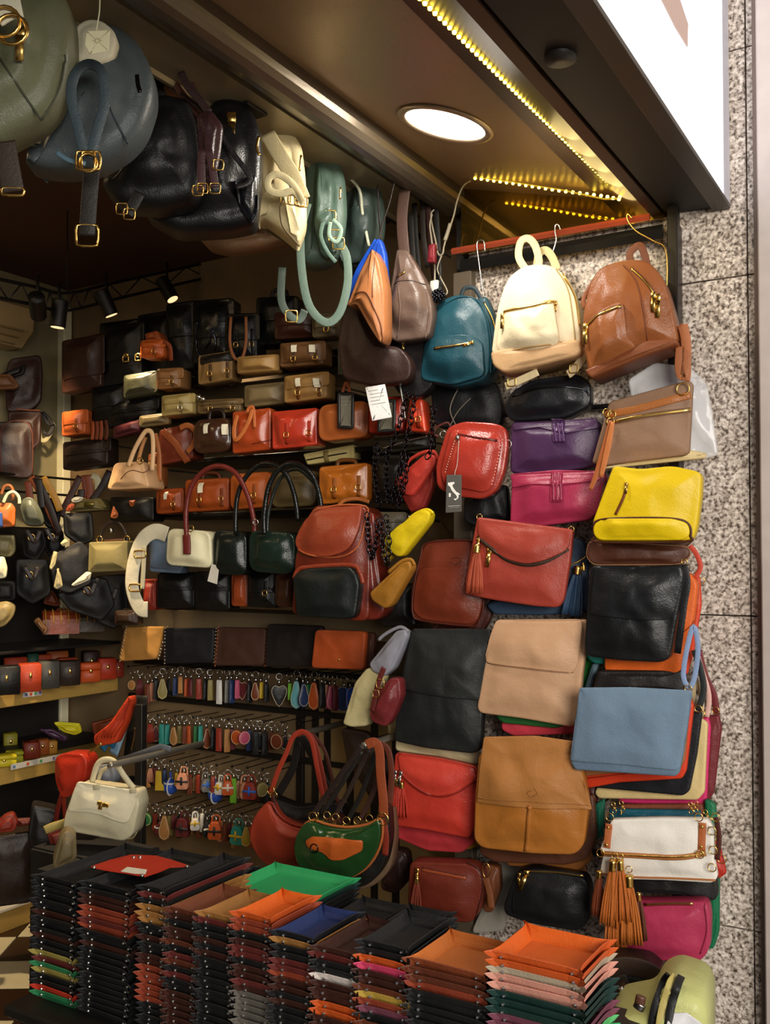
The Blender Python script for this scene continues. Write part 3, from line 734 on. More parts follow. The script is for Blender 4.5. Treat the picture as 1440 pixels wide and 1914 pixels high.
# ---- yellow box bag and the brown ones under it
F = bag('box_bag', 'brown flat bag whose piped base shows under the yellow bag', 'handbag', [(1102, 1010), (1288, 1022), (1292, 1040), (1270, 1055), (1110, 1056), (1096, 1040)], 2.95, '4d2818', r=12, depth=.06, puff=.01, pipe='8a6242')
F = bag('box_bag', 'dark brown bag directly behind the yellow bag, its lower edge showing', 'handbag', [(1112, 980), (1130, 900), (1240, 878), (1300, 890), (1300, 1010), (1270, 1032), (1120, 1028)], 2.95, '52301f', r=12, depth=.05, puff=.01)
F = bag('box_bag', 'bright yellow leather bag with brown piped base and short brown zip', 'handbag',
        [(1112, 1000), (1112, 975), (1150, 872), (1200, 878), (1260, 872), (1314, 884), (1312, 930), (1305, 985), (1296, 1012), (1120, 1012)], 2.87, 'dfbd0c', yaw=6, r=[12, 8, 8, 10, 14, 12, 10, 10, 12, 14], depth=.07, puff=.02, rough=.38, var=.04)
addflap(F, [(1112, 980), (1130, 970), (1260, 970), (1288, 978), (1292, 1000), (1278, 1010), (1122, 1010), (1111, 998)], 'e3c208', r=10, d=.012, puff=.006, rough=.4, name='pocket')
strip(F, 'piping', [(1113, 1002), (1111, 985), (1122, 972), (1190, 968), (1262, 970), (1288, 980), (1292, 1002), (1280, 1012), (1120, 1013)], .007, .0069, leather('4a2410', .4), lift=.003, closed=True)
strip(F, 'zipper', [(1173, 903), (1166, 930), (1151, 962)], .008, .003, leather('6b3410', .4), lift=.001); pull(F, 1172, 905, size=.9)
# ---- black flap bag, teal and orange behind
F = bag('crossbody_bag', 'bright orange crossbody bag behind the black flap bag, its right and lower edges showing', 'handbag',
        [(1150, 1080), (1290, 1068), (1307, 1090), (1300, 1150), (1282, 1240), (1268, 1260), (1135, 1260), (1132, 1240)], 2.94, 'd9611c', yaw=4, r=12, depth=.05, puff=.01, rough=.4)
strip(F, 'flap_edge', [(1250, 1192), (1280, 1180), (1300, 1160)], .004, .003, leather('a34412', .5), lift=.001)
strip(F, 'strap', [(1300, 1080), (1310, 1060), (1302, 1035), (1290, 1020)], .014, .004, leather('c8452f', .5), off=.03)
F = bag('crossbody_bag', 'red orange bag edge rightmost behind the orange one, beside the granite', 'handbag', [(1270, 1085), (1310, 1075), (1313, 1130), (1298, 1220), (1286, 1262), (1266, 1250)], 2.985, 'c5401f', r=8, depth=.035, puff=.01)
ring_obj(F, 'ring', F.uv(1302, 1075, .03), .009, .003, GOLD); ring_obj(F, 'ring', F.uv(1312, 1085, .03), .009, .003, GOLD)
F = bag('clutch_bag', 'teal green clutch peeking out under the black flap bag', 'clutch', [(1096, 1180), (1240, 1190), (1236, 1238), (1215, 1248), (1110, 1240), (1094, 1225)], 2.935, '1b7a6c', r=8, depth=.02, puff=.006)
F = bag('flap_bag', 'glossy black leather flap bag under the yellow bag', 'handbag',
        [(1108, 1056), (1190, 1062), (1275, 1054), (1282, 1075), (1268, 1150), (1254, 1228), (1238, 1236), (1160, 1232), (1100, 1224), (1095, 1205), (1102, 1120)], 2.89, '131416', yaw=4, r=12, depth=.05, puff=.02, rough=.36, wr=.007)
addflap(F, [(1112, 1056), (1190, 1060), (1272, 1056), (1278, 1075), (1262, 1140), (1250, 1158), (1190, 1158), (1104, 1148), (1106, 1110)], '15171a', r=8, d=.006, puff=.006, rough=.34, wr=.004)
strip(F, 'strap', [(1278, 1055), (1284, 1090), (1278, 1130), (1266, 1220)], .02, .004, leather('1d1d1f', .4), off=.03)
ring_obj(F, 'ring', F.uv(1279, 1050, .05), .008, .003, GOLD)
# ---- red crossbody with the tag
F = bag('crossbody_bag', 'small glossy red crossbody bag with white stitching and a map tag', 'handbag',
        [(840, 800), (870, 789), (925, 792), (948, 800), (953, 830), (945, 885), (930, 920), (905, 934), (850, 928), (820, 912), (818, 870)], 2.86, '9c2f22', yaw=14, r=12, depth=.065, puff=.02, rough=.2, coat=.4, wr=.003)
addflap(F, [(846, 803), (935, 810), (940, 830), (926, 905), (910, 922), (830, 906), (826, 880)], 'a33225', r=12, d=.01, puff=.008, rough=.2, name='front_pocket')
for k in range(17):
    pp = [(856, 806), (833, 882)]; u = k/16; stud(F, pp[0][0]+(pp[1][0]-pp[0][0])*u, pp[0][1]+(pp[1][1]-pp[0][1])*u, .0016, plain('e8d7c5', .5), lift=.0005).name = 'stitch'
for k in range(15):
    pp = [(940, 822), (920, 905)]; u = k/14; stud(F, pp[0][0]+(pp[1][0]-pp[0][0])*u, pp[0][1]+(pp[1][1]-pp[0][1])*u, .0016, plain('e8d7c5', .5), lift=.0005).name = 'stitch'
strip(F, 'zipper', [(856, 812), (890, 818), (930, 824)], .008, .003, leather('5a1712', .3), lift=.001)
c = F.on(857, 819, .008); m = MB(); m.sphere(c, .009, 10, 7); m.obj('zip_pull', SILV, F.root)
strip(F, 'strap', [(820, 816), (812, 812), (815, 800), (836, 790), (842, 798)], .007, .003, leather('4d1712', .4), off=.05)
ring_obj(F, 'ring', F.uv(829, 812, .06), .011, .003, SILV); ring_obj(F, 'ring', F.uv(951, 830, .05), .009, .003, SILV, sz=1.4)
# tag with the map
T = Fr('price_tag', 'dark grey swing tag printed with a white map of Italy, on the red crossbody bag', 'tag', 848, 958, Y=2.755, yaw=14)
tg = pillow(T, 'card', [(835, 888), (863, 888), (863, 957), (833, 959)], plain('4d4a45', .6), r=2, depth=.002, puff=0, wr=0)
def decal(F, name, P, mat, off, t=.0008, parent=None, fan=False):
    Q = [F.uv(p[0], p[1], off) for p in P]; n = len(Q)
    V = Q+[q+Vector((0, -t, 0)) for q in Q]
    V, Fc = recalc(V, [list(range(n)), list(range(2*n-1, n-1, -1))]+[[i, (i+1) % n, (i+1) % n+n, i+n] for i in range(n)])
    return mesh(name, V, Fc, mat, parent or F.root, False)
WH = plain('e9e6df', .6)
it = [(837.5, 904), (838.5, 902), (841, 903), (843, 901.5), (846, 902), (848, 901), (850, 903), (849, 905), (846.5, 906), (846, 909), (848, 913), (851, 917), (853, 919.5), (856, 921), (860, 924), (859, 925.5), (856.5, 925), (857.5, 929), (856, 932), (854.5, 934), (853.5, 932), (854.5, 929), (852.5, 925.5), (849.5, 922.5), (846, 919), (843.5, 915), (842, 911), (840, 909), (838, 908)]
decal(T, 'map_print', it, WH, .0021, parent=tg)
decal(T, 'island_print', [(839, 923), (841, 921.5), (843, 923), (842.5, 929), (839.5, 929.5)], WH, .0021, parent=tg)
decal(T, 'island_print', [(848.5, 932.5), (852, 932.5), (854, 931.5), (852.5, 935.5), (850, 935)], WH, .0021, parent=tg)
decal(T, 'line_print', [(838, 946), (860, 945), (860, 946), (838, 947)], plain('b5b2aa', .6), .0021, parent=tg)
decal(T, 'line_print', [(840, 949), (858, 948), (858, 949), (840, 950)], plain('8b8880', .6), .0021, parent=tg)
strip(T, 'string', [(850, 889, .004), (851, 882, .006), (855, 866, .008), (858, 824, .02)], .0018, .0017, plain('d8d4cb', .6))
# ---- brick red envelope with zip curve and tassels, blue ones behind
F = bag('envelope_bag', 'dark blue envelope bag with a blue tassel, mostly behind the brick red one', 'handbag',
        [(1010, 985), (1092, 1010), (1102, 1040), (1098, 1140), (1085, 1146), (1000, 1150), (925, 1148), (910, 1130), (1000, 1090)], 2.95, '35475f', yaw=8, r=8, depth=.03, puff=.01)
strip(F, 'zipper', [(1062, 1058), (1080, 1050), (1096, 1040)], .006, .003, GOLD, lift=.001)
tassel(F, 1081, 1058, 1070, 1150, leather('2f4a68', .5), .06, n=12, wid=.06); tassel(F, 1091, 1052, 1094, 1140, leather('33475f', .5), .05, n=8, wid=.03)
F = bag('envelope_bag', 'brick red leather envelope bag with curved zip flap and a left-hand tassel', 'handbag',
        [(894, 967), (980, 978), (1072, 990), (1066, 1050), (1055, 1120), (1045, 1135), (1000, 1132), (920, 1120), (872, 1110), (872, 1090)], 2.88, '9d3a2c', yaw=10, r=[6, 10, 6, 10, 12, 12, 10, 10, 8, 10], depth=.035, puff=.016, rough=.4)
addflap(F, [(895, 969), (980, 980), (1068, 991), (1062, 1028), (1020, 1048), (985, 1055), (950, 1046), (920, 1026), (894, 1004)], '9c3a2c', r=14, d=.008, puff=.006, rough=.38)
ztape(F, [(894, 1003), (920, 1026), (950, 1047), (988, 1056), (1024, 1048), (1062, 1026)], .006, mat=plain('4b3527', .4, .5), lift=.003)
pull(F, 917, 1030, size=1.6, ang=8); pull(F, 896, 1010, size=1.2)
tassel(F, 893, 1018, 887, 1108, leather('a9492f', .5), .062, n=12, wid=.055)
ring_obj(F, 'ring', F.uv(1067, 990, .03), .009, .003, GOLD); ring_obj(F, 'ring', F.uv(897, 967, .03), .009, .003, GOLD)
F = bag('clutch_bag', 'small black clutch in the gap between the red crossbody and the brick red envelope', 'clutch', [(870, 925), (950, 905), (956, 975), (890, 985), (868, 975)], 2.97, '101013', r=10, depth=.04, puff=.015)
# ---- nude flap bag, green and pink under it
F = bag('flap_bag', 'bright green flap bag, a strip of it showing right of the beige bag', 'handbag', [(1040, 1180), (1100, 1165), (1112, 1200), (1105, 1310), (1080, 1350), (940, 1356), (930, 1330)], 2.965, '2f8a33', yaw=6, r=8, depth=.02, puff=.006)
F = bag('clutch_bag', 'coral pink clutch, its lower edge showing under the beige flap bag', 'clutch', [(945, 1300), (1078, 1310), (1076, 1370), (960, 1374), (938, 1362)], 2.945, 'cf3f4e', yaw=6, r=8, depth=.02, puff=.006)
F = bag('clutch_bag', 'dark green clutch, its lower edge showing just under the beige flap bag', 'clutch', [(940, 1250), (1070, 1250), (1066, 1352), (1040, 1360), (940, 1350), (928, 1338)], 2.915, '25642c', yaw=6, r=8, depth=.015, puff=.006)
F = bag('flap_bag', 'beige leather flap bag hanging in the middle column, above the camel one', 'handbag',
        [(935, 1158), (1100, 1158), (1103, 1170), (1090, 1260), (1084, 1345), (1072, 1358), (980, 1342), (900, 1332), (894, 1322), (905, 1260), (915, 1210)], 2.875, 'c49a77', yaw=8, r=10, depth=.04, puff=.018, rough=.45, wr=.005, var=.06)
addflap(F, [(928, 1158), (1088, 1157), (1090, 1170), (1080, 1245), (1072, 1259), (990, 1250), (912, 1240), (907, 1230), (916, 1190)], 'c29875', r=10, d=.008, puff=.005, rough=.45)
strip(F, 'edge_stitch', [(912, 1239), (990, 1249), (1073, 1257)], .003, .002, leather('8f6747', .5), lift=.001)
# ---- red-orange and others under the blue stack
F = bag('crossbody_bag', 'maroon shoulder bag furthest right behind the pink bag, touching the granite', 'handbag', [(1300, 1340), (1345, 1335), (1350, 1360), (1336, 1480), (1325, 1498), (1290, 1490)], 3.0, '6d1f26', yaw=2, r=6, depth=.02, puff=.006)
strip(F, 'strap', [(1340, 1335), (1335, 1300), (1318, 1262), (1306, 1215)], .02, .005, leather('6f2328', .5), off=.01); ring_obj(F, 'ring', F.uv(1338, 1328, .02), .01, .003, GOLD)
F = bag('crossbody_bag', 'hot pink shoulder bag with cream strap, right of the cream bag', 'handbag', [(1290, 1345), (1325, 1338), (1330, 1360), (1322, 1500), (1310, 1512), (1160, 1500), (1150, 1480)], 2.985, 'c92d68', yaw=2, r=6, depth=.02, puff=.006)
strip(F, 'strap', [(1322, 1340), (1326, 1300), (1312, 1250), (1302, 1215)], .014, .005, leather('dcb0a4', .5), off=.03); ring_obj(F, 'ring', F.uv(1322, 1332, .03), .01, .003, GOLD)
F = bag('crossbody_bag', 'cream yellow shoulder bag layered behind the black bag of the blue stack', 'handbag', [(1130, 1440), (1280, 1400), (1308, 1340), (1324, 1350), (1318, 1480), (1305, 1495), (1120, 1492), (1112, 1482)], 2.955, 'd8bf85', yaw=2, r=6, depth=.02, puff=.006)
strip(F, 'strap', [(1308, 1340), (1298, 1300), (1302, 1270), (1312, 1310), (1312, 1340)], .012, .004, leather('d5bd90', .5), off=.02); ring_obj(F, 'ring', F.uv(1312, 1335, .03), .01, .003, GOLD)
F = bag('crossbody_bag', 'black leather shoulder bag layered behind the red and blue clutches', 'handbag', [(1110, 1430), (1270, 1400), (1292, 1330), (1314, 1330), (1304, 1410), (1290, 1478), (1278, 1487), (1115, 1472), (1095, 1465)], 2.93, '1b1c20', yaw=2, r=6, depth=.02, puff=.006, rough=.35)
strip(F, 'strap', [(1305, 1328), (1316, 1290), (1310, 1250), (1298, 1215)], .018, .005, leather('26292a', .5), off=.02); ring_obj(F, 'ring', F.uv(1306, 1325, .03), .01, .003, GOLD)
F = bag('clutch_bag', 'bright red clutch under the light blue one', 'clutch', [(1075, 1440), (1260, 1400), (1283, 1330), (1293, 1305), (1298, 1320), (1284, 1440), (1276, 1455), (1160, 1462), (1100, 1473), (1088, 1455)], 2.905, 'cf3a1c', yaw=2, r=6, depth=.022, puff=.006)
strip(F, 'fold', [(1088, 1456), (1170, 1446), (1270, 1440)], .003, .002, leather('8b2410', .5), lift=.001)
F = bag('clutch_bag', 'brown suede clutch between the light blue and red clutches', 'clutch', [(1072, 1420), (1200, 1380), (1278, 1300), (1290, 1310), (1282, 1420), (1270, 1440), (1150, 1445), (1084, 1452)], 2.88, '9c6138', yaw=2, r=6, depth=.018, puff=.005, rough=.7)
F = bag('clutch_bag', 'light blue leather clutch, its fold open at the bottom, right column', 'clutch',
        [(1085, 1285), (1180, 1284), (1292, 1290), (1290, 1320), (1278, 1400), (1270, 1440), (1262, 1446), (1170, 1440), (1078, 1434), (1070, 1420), (1080, 1340)], 2.85, '647a90', yaw=4, r=5, depth=.022, puff=.008, rough=.6, var=.05)
addflap(F, [(1086, 1283), (1180, 1282), (1294, 1288), (1286, 1345), (1272, 1428), (1265, 1435), (1160, 1424), (1068, 1418), (1078, 1340)], '6c8298', r=4, d=.006, puff=.004, rough=.6)
strip(F, 'strap', [(1286, 1284), (1277, 1260), (1284, 1210), (1296, 1170), (1304, 1210), (1298, 1262), (1290, 1284)], .014, .005, leather('8196bb', .55), off=.01)
ring_obj(F, 'ring', F.uv(1286, 1285, .02), .01, .003, GOLD)
F = bag('crossbody_bag', 'dark crossbody bag in the gap above the light blue clutch', 'handbag', [(1120, 1250), (1275, 1250), (1280, 1290), (1110, 1292)], 2.96, '1c1512', r=6, depth=.04, puff=.008)
F = bag('crossbody_bag', 'red strap bag edge above the left corner of the light blue clutch', 'handbag', [(1118, 1255), (1140, 1250), (1128, 1290), (1108, 1290)], 2.93, 'ad3a22', r=4, depth=.02, puff=.004)
F = bag('crossbody_bag', 'grey blue thin bag edge right of the green bag, above the light blue clutch', 'handbag', [(1108, 1240), (1122, 1238), (1106, 1290), (1092, 1290)], 2.93, '5c7480', r=4, depth=.02, puff=.004)
# ---- camel flap bag and those behind
F = bag('flap_bag', 'orange brown bag lowest behind the camel one', 'handbag', [(930, 1560), (1100, 1560), (1108, 1600), (1080, 1622), (950, 1612)], 2.965, '9a5f2a', yaw=6, r=8, depth=.02, puff=.006)
F = bag('flap_bag', 'dark brown leather bag behind the camel flap bag', 'handbag', [(905, 1500), (1110, 1480), (1116, 1560), (1098, 1600), (1060, 1610), (930, 1606), (900, 1590)], 2.925, '54301f', yaw=6, r=8, depth=.03, puff=.012, wr=.005)
F = bag('crossbody_bag', 'thin maroon shoulder bag right of the camel flap bag', 'handbag', [(1098, 1440), (1118, 1470), (1116, 1560), (1100, 1570)], 2.97, '4a1815', r=4, depth=.03, puff=.006)
F = bag('crossbody_bag', 'thin green shoulder bag between the camel and the white bags', 'handbag', [(1114, 1500), (1132, 1490), (1128, 1560), (1114, 1570)], 2.95, '14644d', r=4, depth=.02, puff=.006)
F = bag('flap_bag', 'camel leather flap bag with a raised centre seam, middle column', 'handbag',
        [(900, 1400), (1085, 1400), (1100, 1500), (1092, 1570), (1075, 1588), (1000, 1586), (905, 1576), (890, 1560), (893, 1480)], 2.885, 'aa6a2a', yaw=8, r=14, depth=.05, puff=.022, rough=.34, wr=.009)
addflap(F, [(906, 1374), (1000, 1372), (1072, 1382), (1080, 1420), (1105, 1508), (1000, 1502), (893, 1495), (898, 1430)], 'a97039', r=4, d=.008, puff=.007, rough=.48, wr=.003)
strip(F, 'centre_seam', [(990, 1502), (988, 1540), (984, 1584)], .014, .008, leather('a9682c', .35), lift=.004)
strip(F, 'edge_stitch', [(895, 1487), (1000, 1494), (1100, 1500)], .002, .0015, leather('8a5a2c', .5), lift=.001)
strip(F, 'embossed_mark', [(994, 1472), (986, 1476), (992, 1484), (1004, 1478), (998, 1468)], .003, .0015, leather('8d5c2d', .5), lift=.0005)
# ---- big black flap bag, cream strip under
F = bag('clutch_bag', 'cream clutch whose lower edge shows under the large black bag', 'clutch', [(745, 1340), (890, 1350), (897, 1400), (892, 1426), (820, 1412), (742, 1398)], 2.935, 'c8bb91', yaw=8, r=8, depth=.03, puff=.01)
F = bag('flap_bag', 'large dull black leather flap bag left of the beige one', 'handbag',
        [(772, 1176), (915, 1175), (920, 1200), (905, 1300), (900, 1396), (885, 1402), (800, 1392), (745, 1380), (742, 1370), (752, 1280)], 2.895, '191b1a', yaw=10, r=8, depth=.05, puff=.02, rough=.5, wr=.007, var=.3)
addflap(F, [(772, 1174), (916, 1174), (918, 1200), (896, 1306), (830, 1298), (752, 1285), (762, 1230)], '1a1c1b', r=6, d=.008, puff=.006, rough=.5, wr=.004)
# ---- scarlet envelope
F = bag('envelope_bag', 'pinkish red bag under the scarlet envelope, showing a rounded lower edge', 'handbag', [(742, 1500), (890, 1520), (890, 1570), (865, 1590), (800, 1586), (740, 1560)], 2.935, 'b8343a', yaw=8, r=10, depth=.035, puff=.01)
F = bag('clutch_bag', 'mustard clutch corner under the scarlet envelope', 'clutch', [(850, 1540), (900, 1545), (900, 1580), (875, 1588), (848, 1584)], 2.96, 'b98a1c', r=8, depth=.02, puff=.008)
F = bag('envelope_bag', 'scarlet leather envelope bag with curved flap and red tassels, left of the camel bag', 'handbag',
        [(742, 1402), (820, 1412), (893, 1428), (894, 1480), (888, 1545), (878, 1560), (800, 1545), (725, 1534), (720, 1520), (738, 1450)], 2.885, 'bb3528', yaw=10, r=8, depth=.04, puff=.016, rough=.36)
addflap(F, [(744, 1402), (820, 1412), (892, 1428), (892, 1452), (850, 1478), (815, 1482), (780, 1468), (750, 1440)], 'bd3a2c', r=14, d=.008, puff=.008, rough=.34)
strip(F, 'flap_edge', [(748, 1436), (780, 1468), (815, 1483), (850, 1478), (892, 1452)], .009, .006, leather('8f241a', .35), lift=.003)
for k, (x, y) in enumerate(((738, 1434), (744, 1438), (754, 1440))): pull(F, x, y, mat=SILV, size=1.3, ang=-8+8*k, lift=.02)
tassel(F, 743, 1452, 735, 1520, leather('a82e20', .5), .065, n=9, wid=.04)
tassel(F, 752, 1458, 752, 1524, leather('b03222', .5), .062, n=9, wid=.04)
# ---- brown crossbody bags
F = bag('crossbody_bag', 'dark brown crossbody bag close behind the large brown one', 'handbag', [(860, 1100), (915, 1080), (922, 1150), (905, 1182), (800, 1186)], 2.94, '43180f', r=10, depth=.035, puff=.01)
F = bag('crossbody_bag', 'large upright chestnut brown crossbody bag with a front pocket, left of the brick red envelope', 'handbag',
        [(800, 1012), (888, 1010), (905, 1040), (905, 1130), (898, 1160), (880, 1172), (790, 1162), (770, 1148), (772, 1100), (785, 1040)], 2.88, '6b2a17', yaw=12, r=14, depth=.05, puff=.016, rough=.32, wr=.004)
addflap(F, [(785, 1062), (902, 1058), (903, 1130), (894, 1160), (878, 1167), (792, 1158), (773, 1144), (776, 1100)], '6d2b17', r=12, d=.008, puff=.006, rough=.3, name='pocket')
strip(F, 'piping', [(801, 1014), (888, 1012), (904, 1042), (904, 1130), (896, 1160), (880, 1170), (790, 1160), (772, 1146), (774, 1100), (786, 1042)], .006, .0059, leather('4d1a0d', .4), closed=True, off=.052)
strip(F, 'embossed_mark', [(842, 1050), (852, 1056), (862, 1048), (856, 1042), (846, 1044)], .003, .0015, leather('4f1d10', .5), lift=.0005)
# ---- wedge shaped flap pouches seen from the side
def wedge(lab, front, side, col, col2, Y, lip=None, yaw=0):
    F = bag('wedge_pouch', lab, 'pouch', front, Y, col, yaw=yaw, r=7, depth=.045, puff=.008, rough=.45)
    if side: pillow(F, 'side_panel', side, leather(col2, .5), r=5, depth=.035, puff=.004, off=-.005)
    if lip: strip(F, 'flap_lip', lip, .012, .006, leather(col, .45), off=.035)
    return F
wedge('red folded pouch hanging at an angle, left of the red crossbody bag', [(738, 900), (800, 848), (818, 852), (818, 870), (775, 928), (762, 926)], [(745, 910), (775, 925), (816, 868), (812, 910), (795, 950), (770, 958)], 'b5352a', '7d1f18', 2.86, [(762, 880), (764, 862), (790, 846), (812, 845), (819, 860)])
wedge('yellow folded pouch hanging at an angle, below the red one', [(722, 1008), (745, 985), (795, 953), (809, 958), (806, 975), (755, 1040), (745, 1040), (725, 1022)], [(720, 1020), (735, 1040), (722, 1056), (716, 1040)], 'dcc012', '9a7a1a', 2.79, [(752, 985), (775, 962), (798, 953), (810, 960)])
wedge('mustard brown folded pouch hanging at an angle, below the yellow one', [(695, 1108), (755, 1052), (770, 1048), (774, 1062), (735, 1130), (724, 1138), (700, 1122)], None, 'a06c22', '6b4414', 2.75, [(726, 1070), (750, 1050), (768, 1046), (775, 1056)])
wedge('greyish lilac folded pouch hanging at an angle, above the cream one', [(694, 1240), (745, 1178), (762, 1176), (766, 1188), (738, 1250), (722, 1264), (700, 1254)], None, '8f8e99', '60606a', 2.80, [(708, 1196), (722, 1184), (748, 1172), (764, 1180)])
F = wedge('cream folded pouch, lowest of the slanted column', [(645, 1352), (668, 1275), (690, 1248), (712, 1246), (722, 1262), (700, 1335), (690, 1356), (660, 1358)], None, 'cdc08e', '8f8355', 2.81)
F = bag('buckle_bag', 'small maroon bag with a brass buckle, right of the cream pouch', 'handbag', [(712, 1290), (735, 1265), (752, 1268), (754, 1300), (738, 1340), (725, 1358), (700, 1348), (694, 1335)], 2.76, '6d2426', yaw=5, r=8, depth=.05, puff=.016, rough=.35)
strip(F, 'strap', [(718, 1248), (708, 1275), (702, 1300), (696, 1330)], .018, .004, leather('5b1f1c', .5), off=.06)
ring_obj(F, 'buckle', F.uv(711, 1278, .068), .014, .0035, GOLD, square=True); ring_obj(F, 'buckle', F.uv(703, 1297, .068), .011, .003, GOLD, square=True)
F = bag('wedge_pouch', 'beige pouch corner between the maroon buckle bag and the large black bag', 'pouch', [(725, 1352), (746, 1320), (748, 1370), (728, 1372)], 2.94, 'b9a878', r=4, depth=.03, puff=.004)
# ---- white zip clutch, black, pink, green
F = bag('crossbody_bag', 'green bag edge furthest right behind the white zip clutch', 'handbag', [(1318, 1490), (1338, 1500), (1346, 1590), (1345, 1740), (1335, 1772), (1320, 1768)], 2.985, '146b45', yaw=0, r=8, depth=.025, puff=.008)
F = bag('crossbody_bag', 'red bag corner sticking out right of the white zip clutch', 'handbag', [(1318, 1560), (1346, 1575), (1359, 1630), (1345, 1640), (1320, 1634)], 2.95, 'b02b1c', yaw=0, r=6, depth=.02, puff=.006)
ring_obj(F, 'ring', F.uv(1350, 1604, .025), .012, .003, GOLD)
F = bag('camera_bag', 'pink leather zip bag at lower right, behind the orange tassels', 'handbag', [(1175, 1672), (1322, 1672), (1328, 1700), (1326, 1762), (1310, 1782), (1190, 1780), (1150, 1768), (1160, 1700)], 2.91, 'ac3052', yaw=4, r=14, depth=.06, puff=.02, rough=.42)
ztape(F, [(1205, 1682), (1250, 1680), (1295, 1680)], .006, tape=leather('7d1c3a', .5))
strip(F, 'piping', [(1316, 1680), (1320, 1730), (1308, 1772)], .004, .0039, leather('8a1f40', .5), lift=.001)
F = bag('clutch_bag', 'black leather clutch directly under the white zip clutch', 'clutch', [(1165, 1630), (1340, 1625), (1343, 1670), (1335, 1680), (1270, 1668), (1210, 1665), (1168, 1664)], 2.92, '1c1a1b', yaw=4, r=8, depth=.035, puff=.012)
F = bag('clutch_bag', 'teal blue clutch, a thin strip showing above the white zip clutch', 'clutch', [(1140, 1508), (1310, 1510), (1310, 1540), (1140, 1540)], 2.955, '15586a', r=4, depth=.02, puff=.004)
F = bag('clutch_bag', 'brown leather clutch, a thin strip above the teal one over the white zip clutch', 'clutch', [(1165, 1500), (1318, 1498), (1318, 1530), (1160, 1530)], 2.985, '7b3d24', r=4, depth=.02, puff=.004)
F = bag('zip_clutch', 'white leather clutch with tan zip band and gold chains, at lower right', 'clutch',
        [(1146, 1525), (1240, 1522), (1322, 1524), (1332, 1540), (1334, 1600), (1340, 1632), (1330, 1641), (1240, 1636), (1135, 1634), (1124, 1622), (1130, 1590), (1124, 1580)], 2.865, 'e5dfd6', yaw=4, r=6, depth=.035, puff=.012, rough=.6, var=.03)
strip(F, 'fold_edge', [(1126, 1588), (1180, 1592), (1260, 1596), (1318, 1588)], .016, .008, leather('a86a3a', .4), lift=.002)
strip(F, 'zip_teeth', [(1128, 1588), (1180, 1591), (1260, 1594), (1318, 1587)], .005, .004, GOLD, lift=.008)
strip(F, 'lower_edge', [(1127, 1626), (1180, 1632), (1250, 1634), (1335, 1638)], .006, .0059, leather('a86a3a', .4), lift=.0)
for (x0, y0, x1, y1) in ((1140, 1534, 1136, 1578), (1312, 1532, 1310, 1582)):
    s = strip(F, 'leather_tab', [(x0, y0), ((x0+x1)/2, (y0+y1)/2), (x1, y1)], .02, .004, leather('ad6035', .45), lift=.004)
    for u in (.12, .85): 
        c = F.on(x0+(x1-x0)*u, y0+(y1-y0)*u, .009); m = MB(); m.sphere(c, .005, 8, 6); m.obj('stud', GOLD, s)
for x, y in ((1143, 1520), (1126, 1586), (1306, 1520), (1308, 1588), (1330, 1545), (1332, 1580), (1330, 1612), (1337, 1520)): ring_obj(F, 'ring', F.on(x, y, .014), .011, .0032, GOLD)
strip(F, 'side_tab', [(1336, 1522), (1342, 1560), (1338, 1600)], .014, .004, leather('4a1f18', .4), off=.03)
for x0 in (1150, 1163):
    tassel(F, x0-3, 1600, x0-12 if x0 == 1150 else x0+4, 1722 if x0 == 1150 else 1715, leather('b86427', .5), .075, n=13, wid=.05)
tassel(F, 1176, 1628, 1182, 1758, leather('bf6c2b', .5), .07, n=14, wid=.06); tassel(F, 1150, 1640, 1152, 1762, leather('c0692a', .5), .06, n=14, wid=.06)
tassel(F, 1194, 1660, 1198, 1750, leather('5e331f', .5), .05, n=8, wid=.035); tassel(F, 1122, 1620, 1118, 1705, leather('7d3a1e', .5), .045, n=10, wid=.04)
for x, y in ((1150, 1593), (1160, 1594), (1176, 1618)): ring_obj(F, 'ring', F.uv(x, y, .075), .009, .003, GOLD)
# gold chains above the white clutch
def chain(name, label, pts, step, r, w, mat, Y, group=None, yaw=0):
    F = Fr(name, label, 'chain', pts[0][0], pts[0][1], Y=Y, yaw=yaw, group=group)
    P = spline([F.uv(p[0], p[1], p[2] if len(p) > 2 else 0) for p in pts], 8); C = chain_pts(P, step); m = MB()
    for i in range(len(C)-1):
        d = (C[i+1]-C[i]).normalized(); s = Vector((0, -1, 0)) if i % 2 else d.cross(Vector((0, -1, 0))).normalized()
        c = (C[i]+C[i+1])/2; L = step*.72
        Q = [c+d*(L*math.cos(a))+s*(r*math.sin(a)) for a in [2*math.pi*k/8 for k in range(8)]]
        m.tube(Q, w, w*.99, closed=True, n=5, ref=d.cross(s))
    o = m.obj('chain_links', mat, F.root, rc=False); o['kind'] = 'stuff'; return F
for k, (pts, lab) in enumerate((([(1146, 1500), (1150, 1512), (1148, 1522)], 'leftmost short gold chain above the white zip clutch'),
        ([(1160, 1498), (1166, 1510), (1160, 1524)], 'second short gold chain above the left end of the white zip clutch'),
        ([(1290, 1500), (1294, 1512), (1290, 1524)], 'gold chain above the right end of the white zip clutch, inner one'),
        ([(1302, 1498), (1300, 1512), (1306, 1522)], 'gold chain above the right end of the white zip clutch, beside the rings'),
        ([(1318, 1515), (1330, 1540), (1338, 1575), (1334, 1610)], 'gold chain hanging along the right side of the white zip clutch'))):
    chain('gold_chain', lab, pts, .011, .006, .0028, GOLD, 2.86+.004*k)
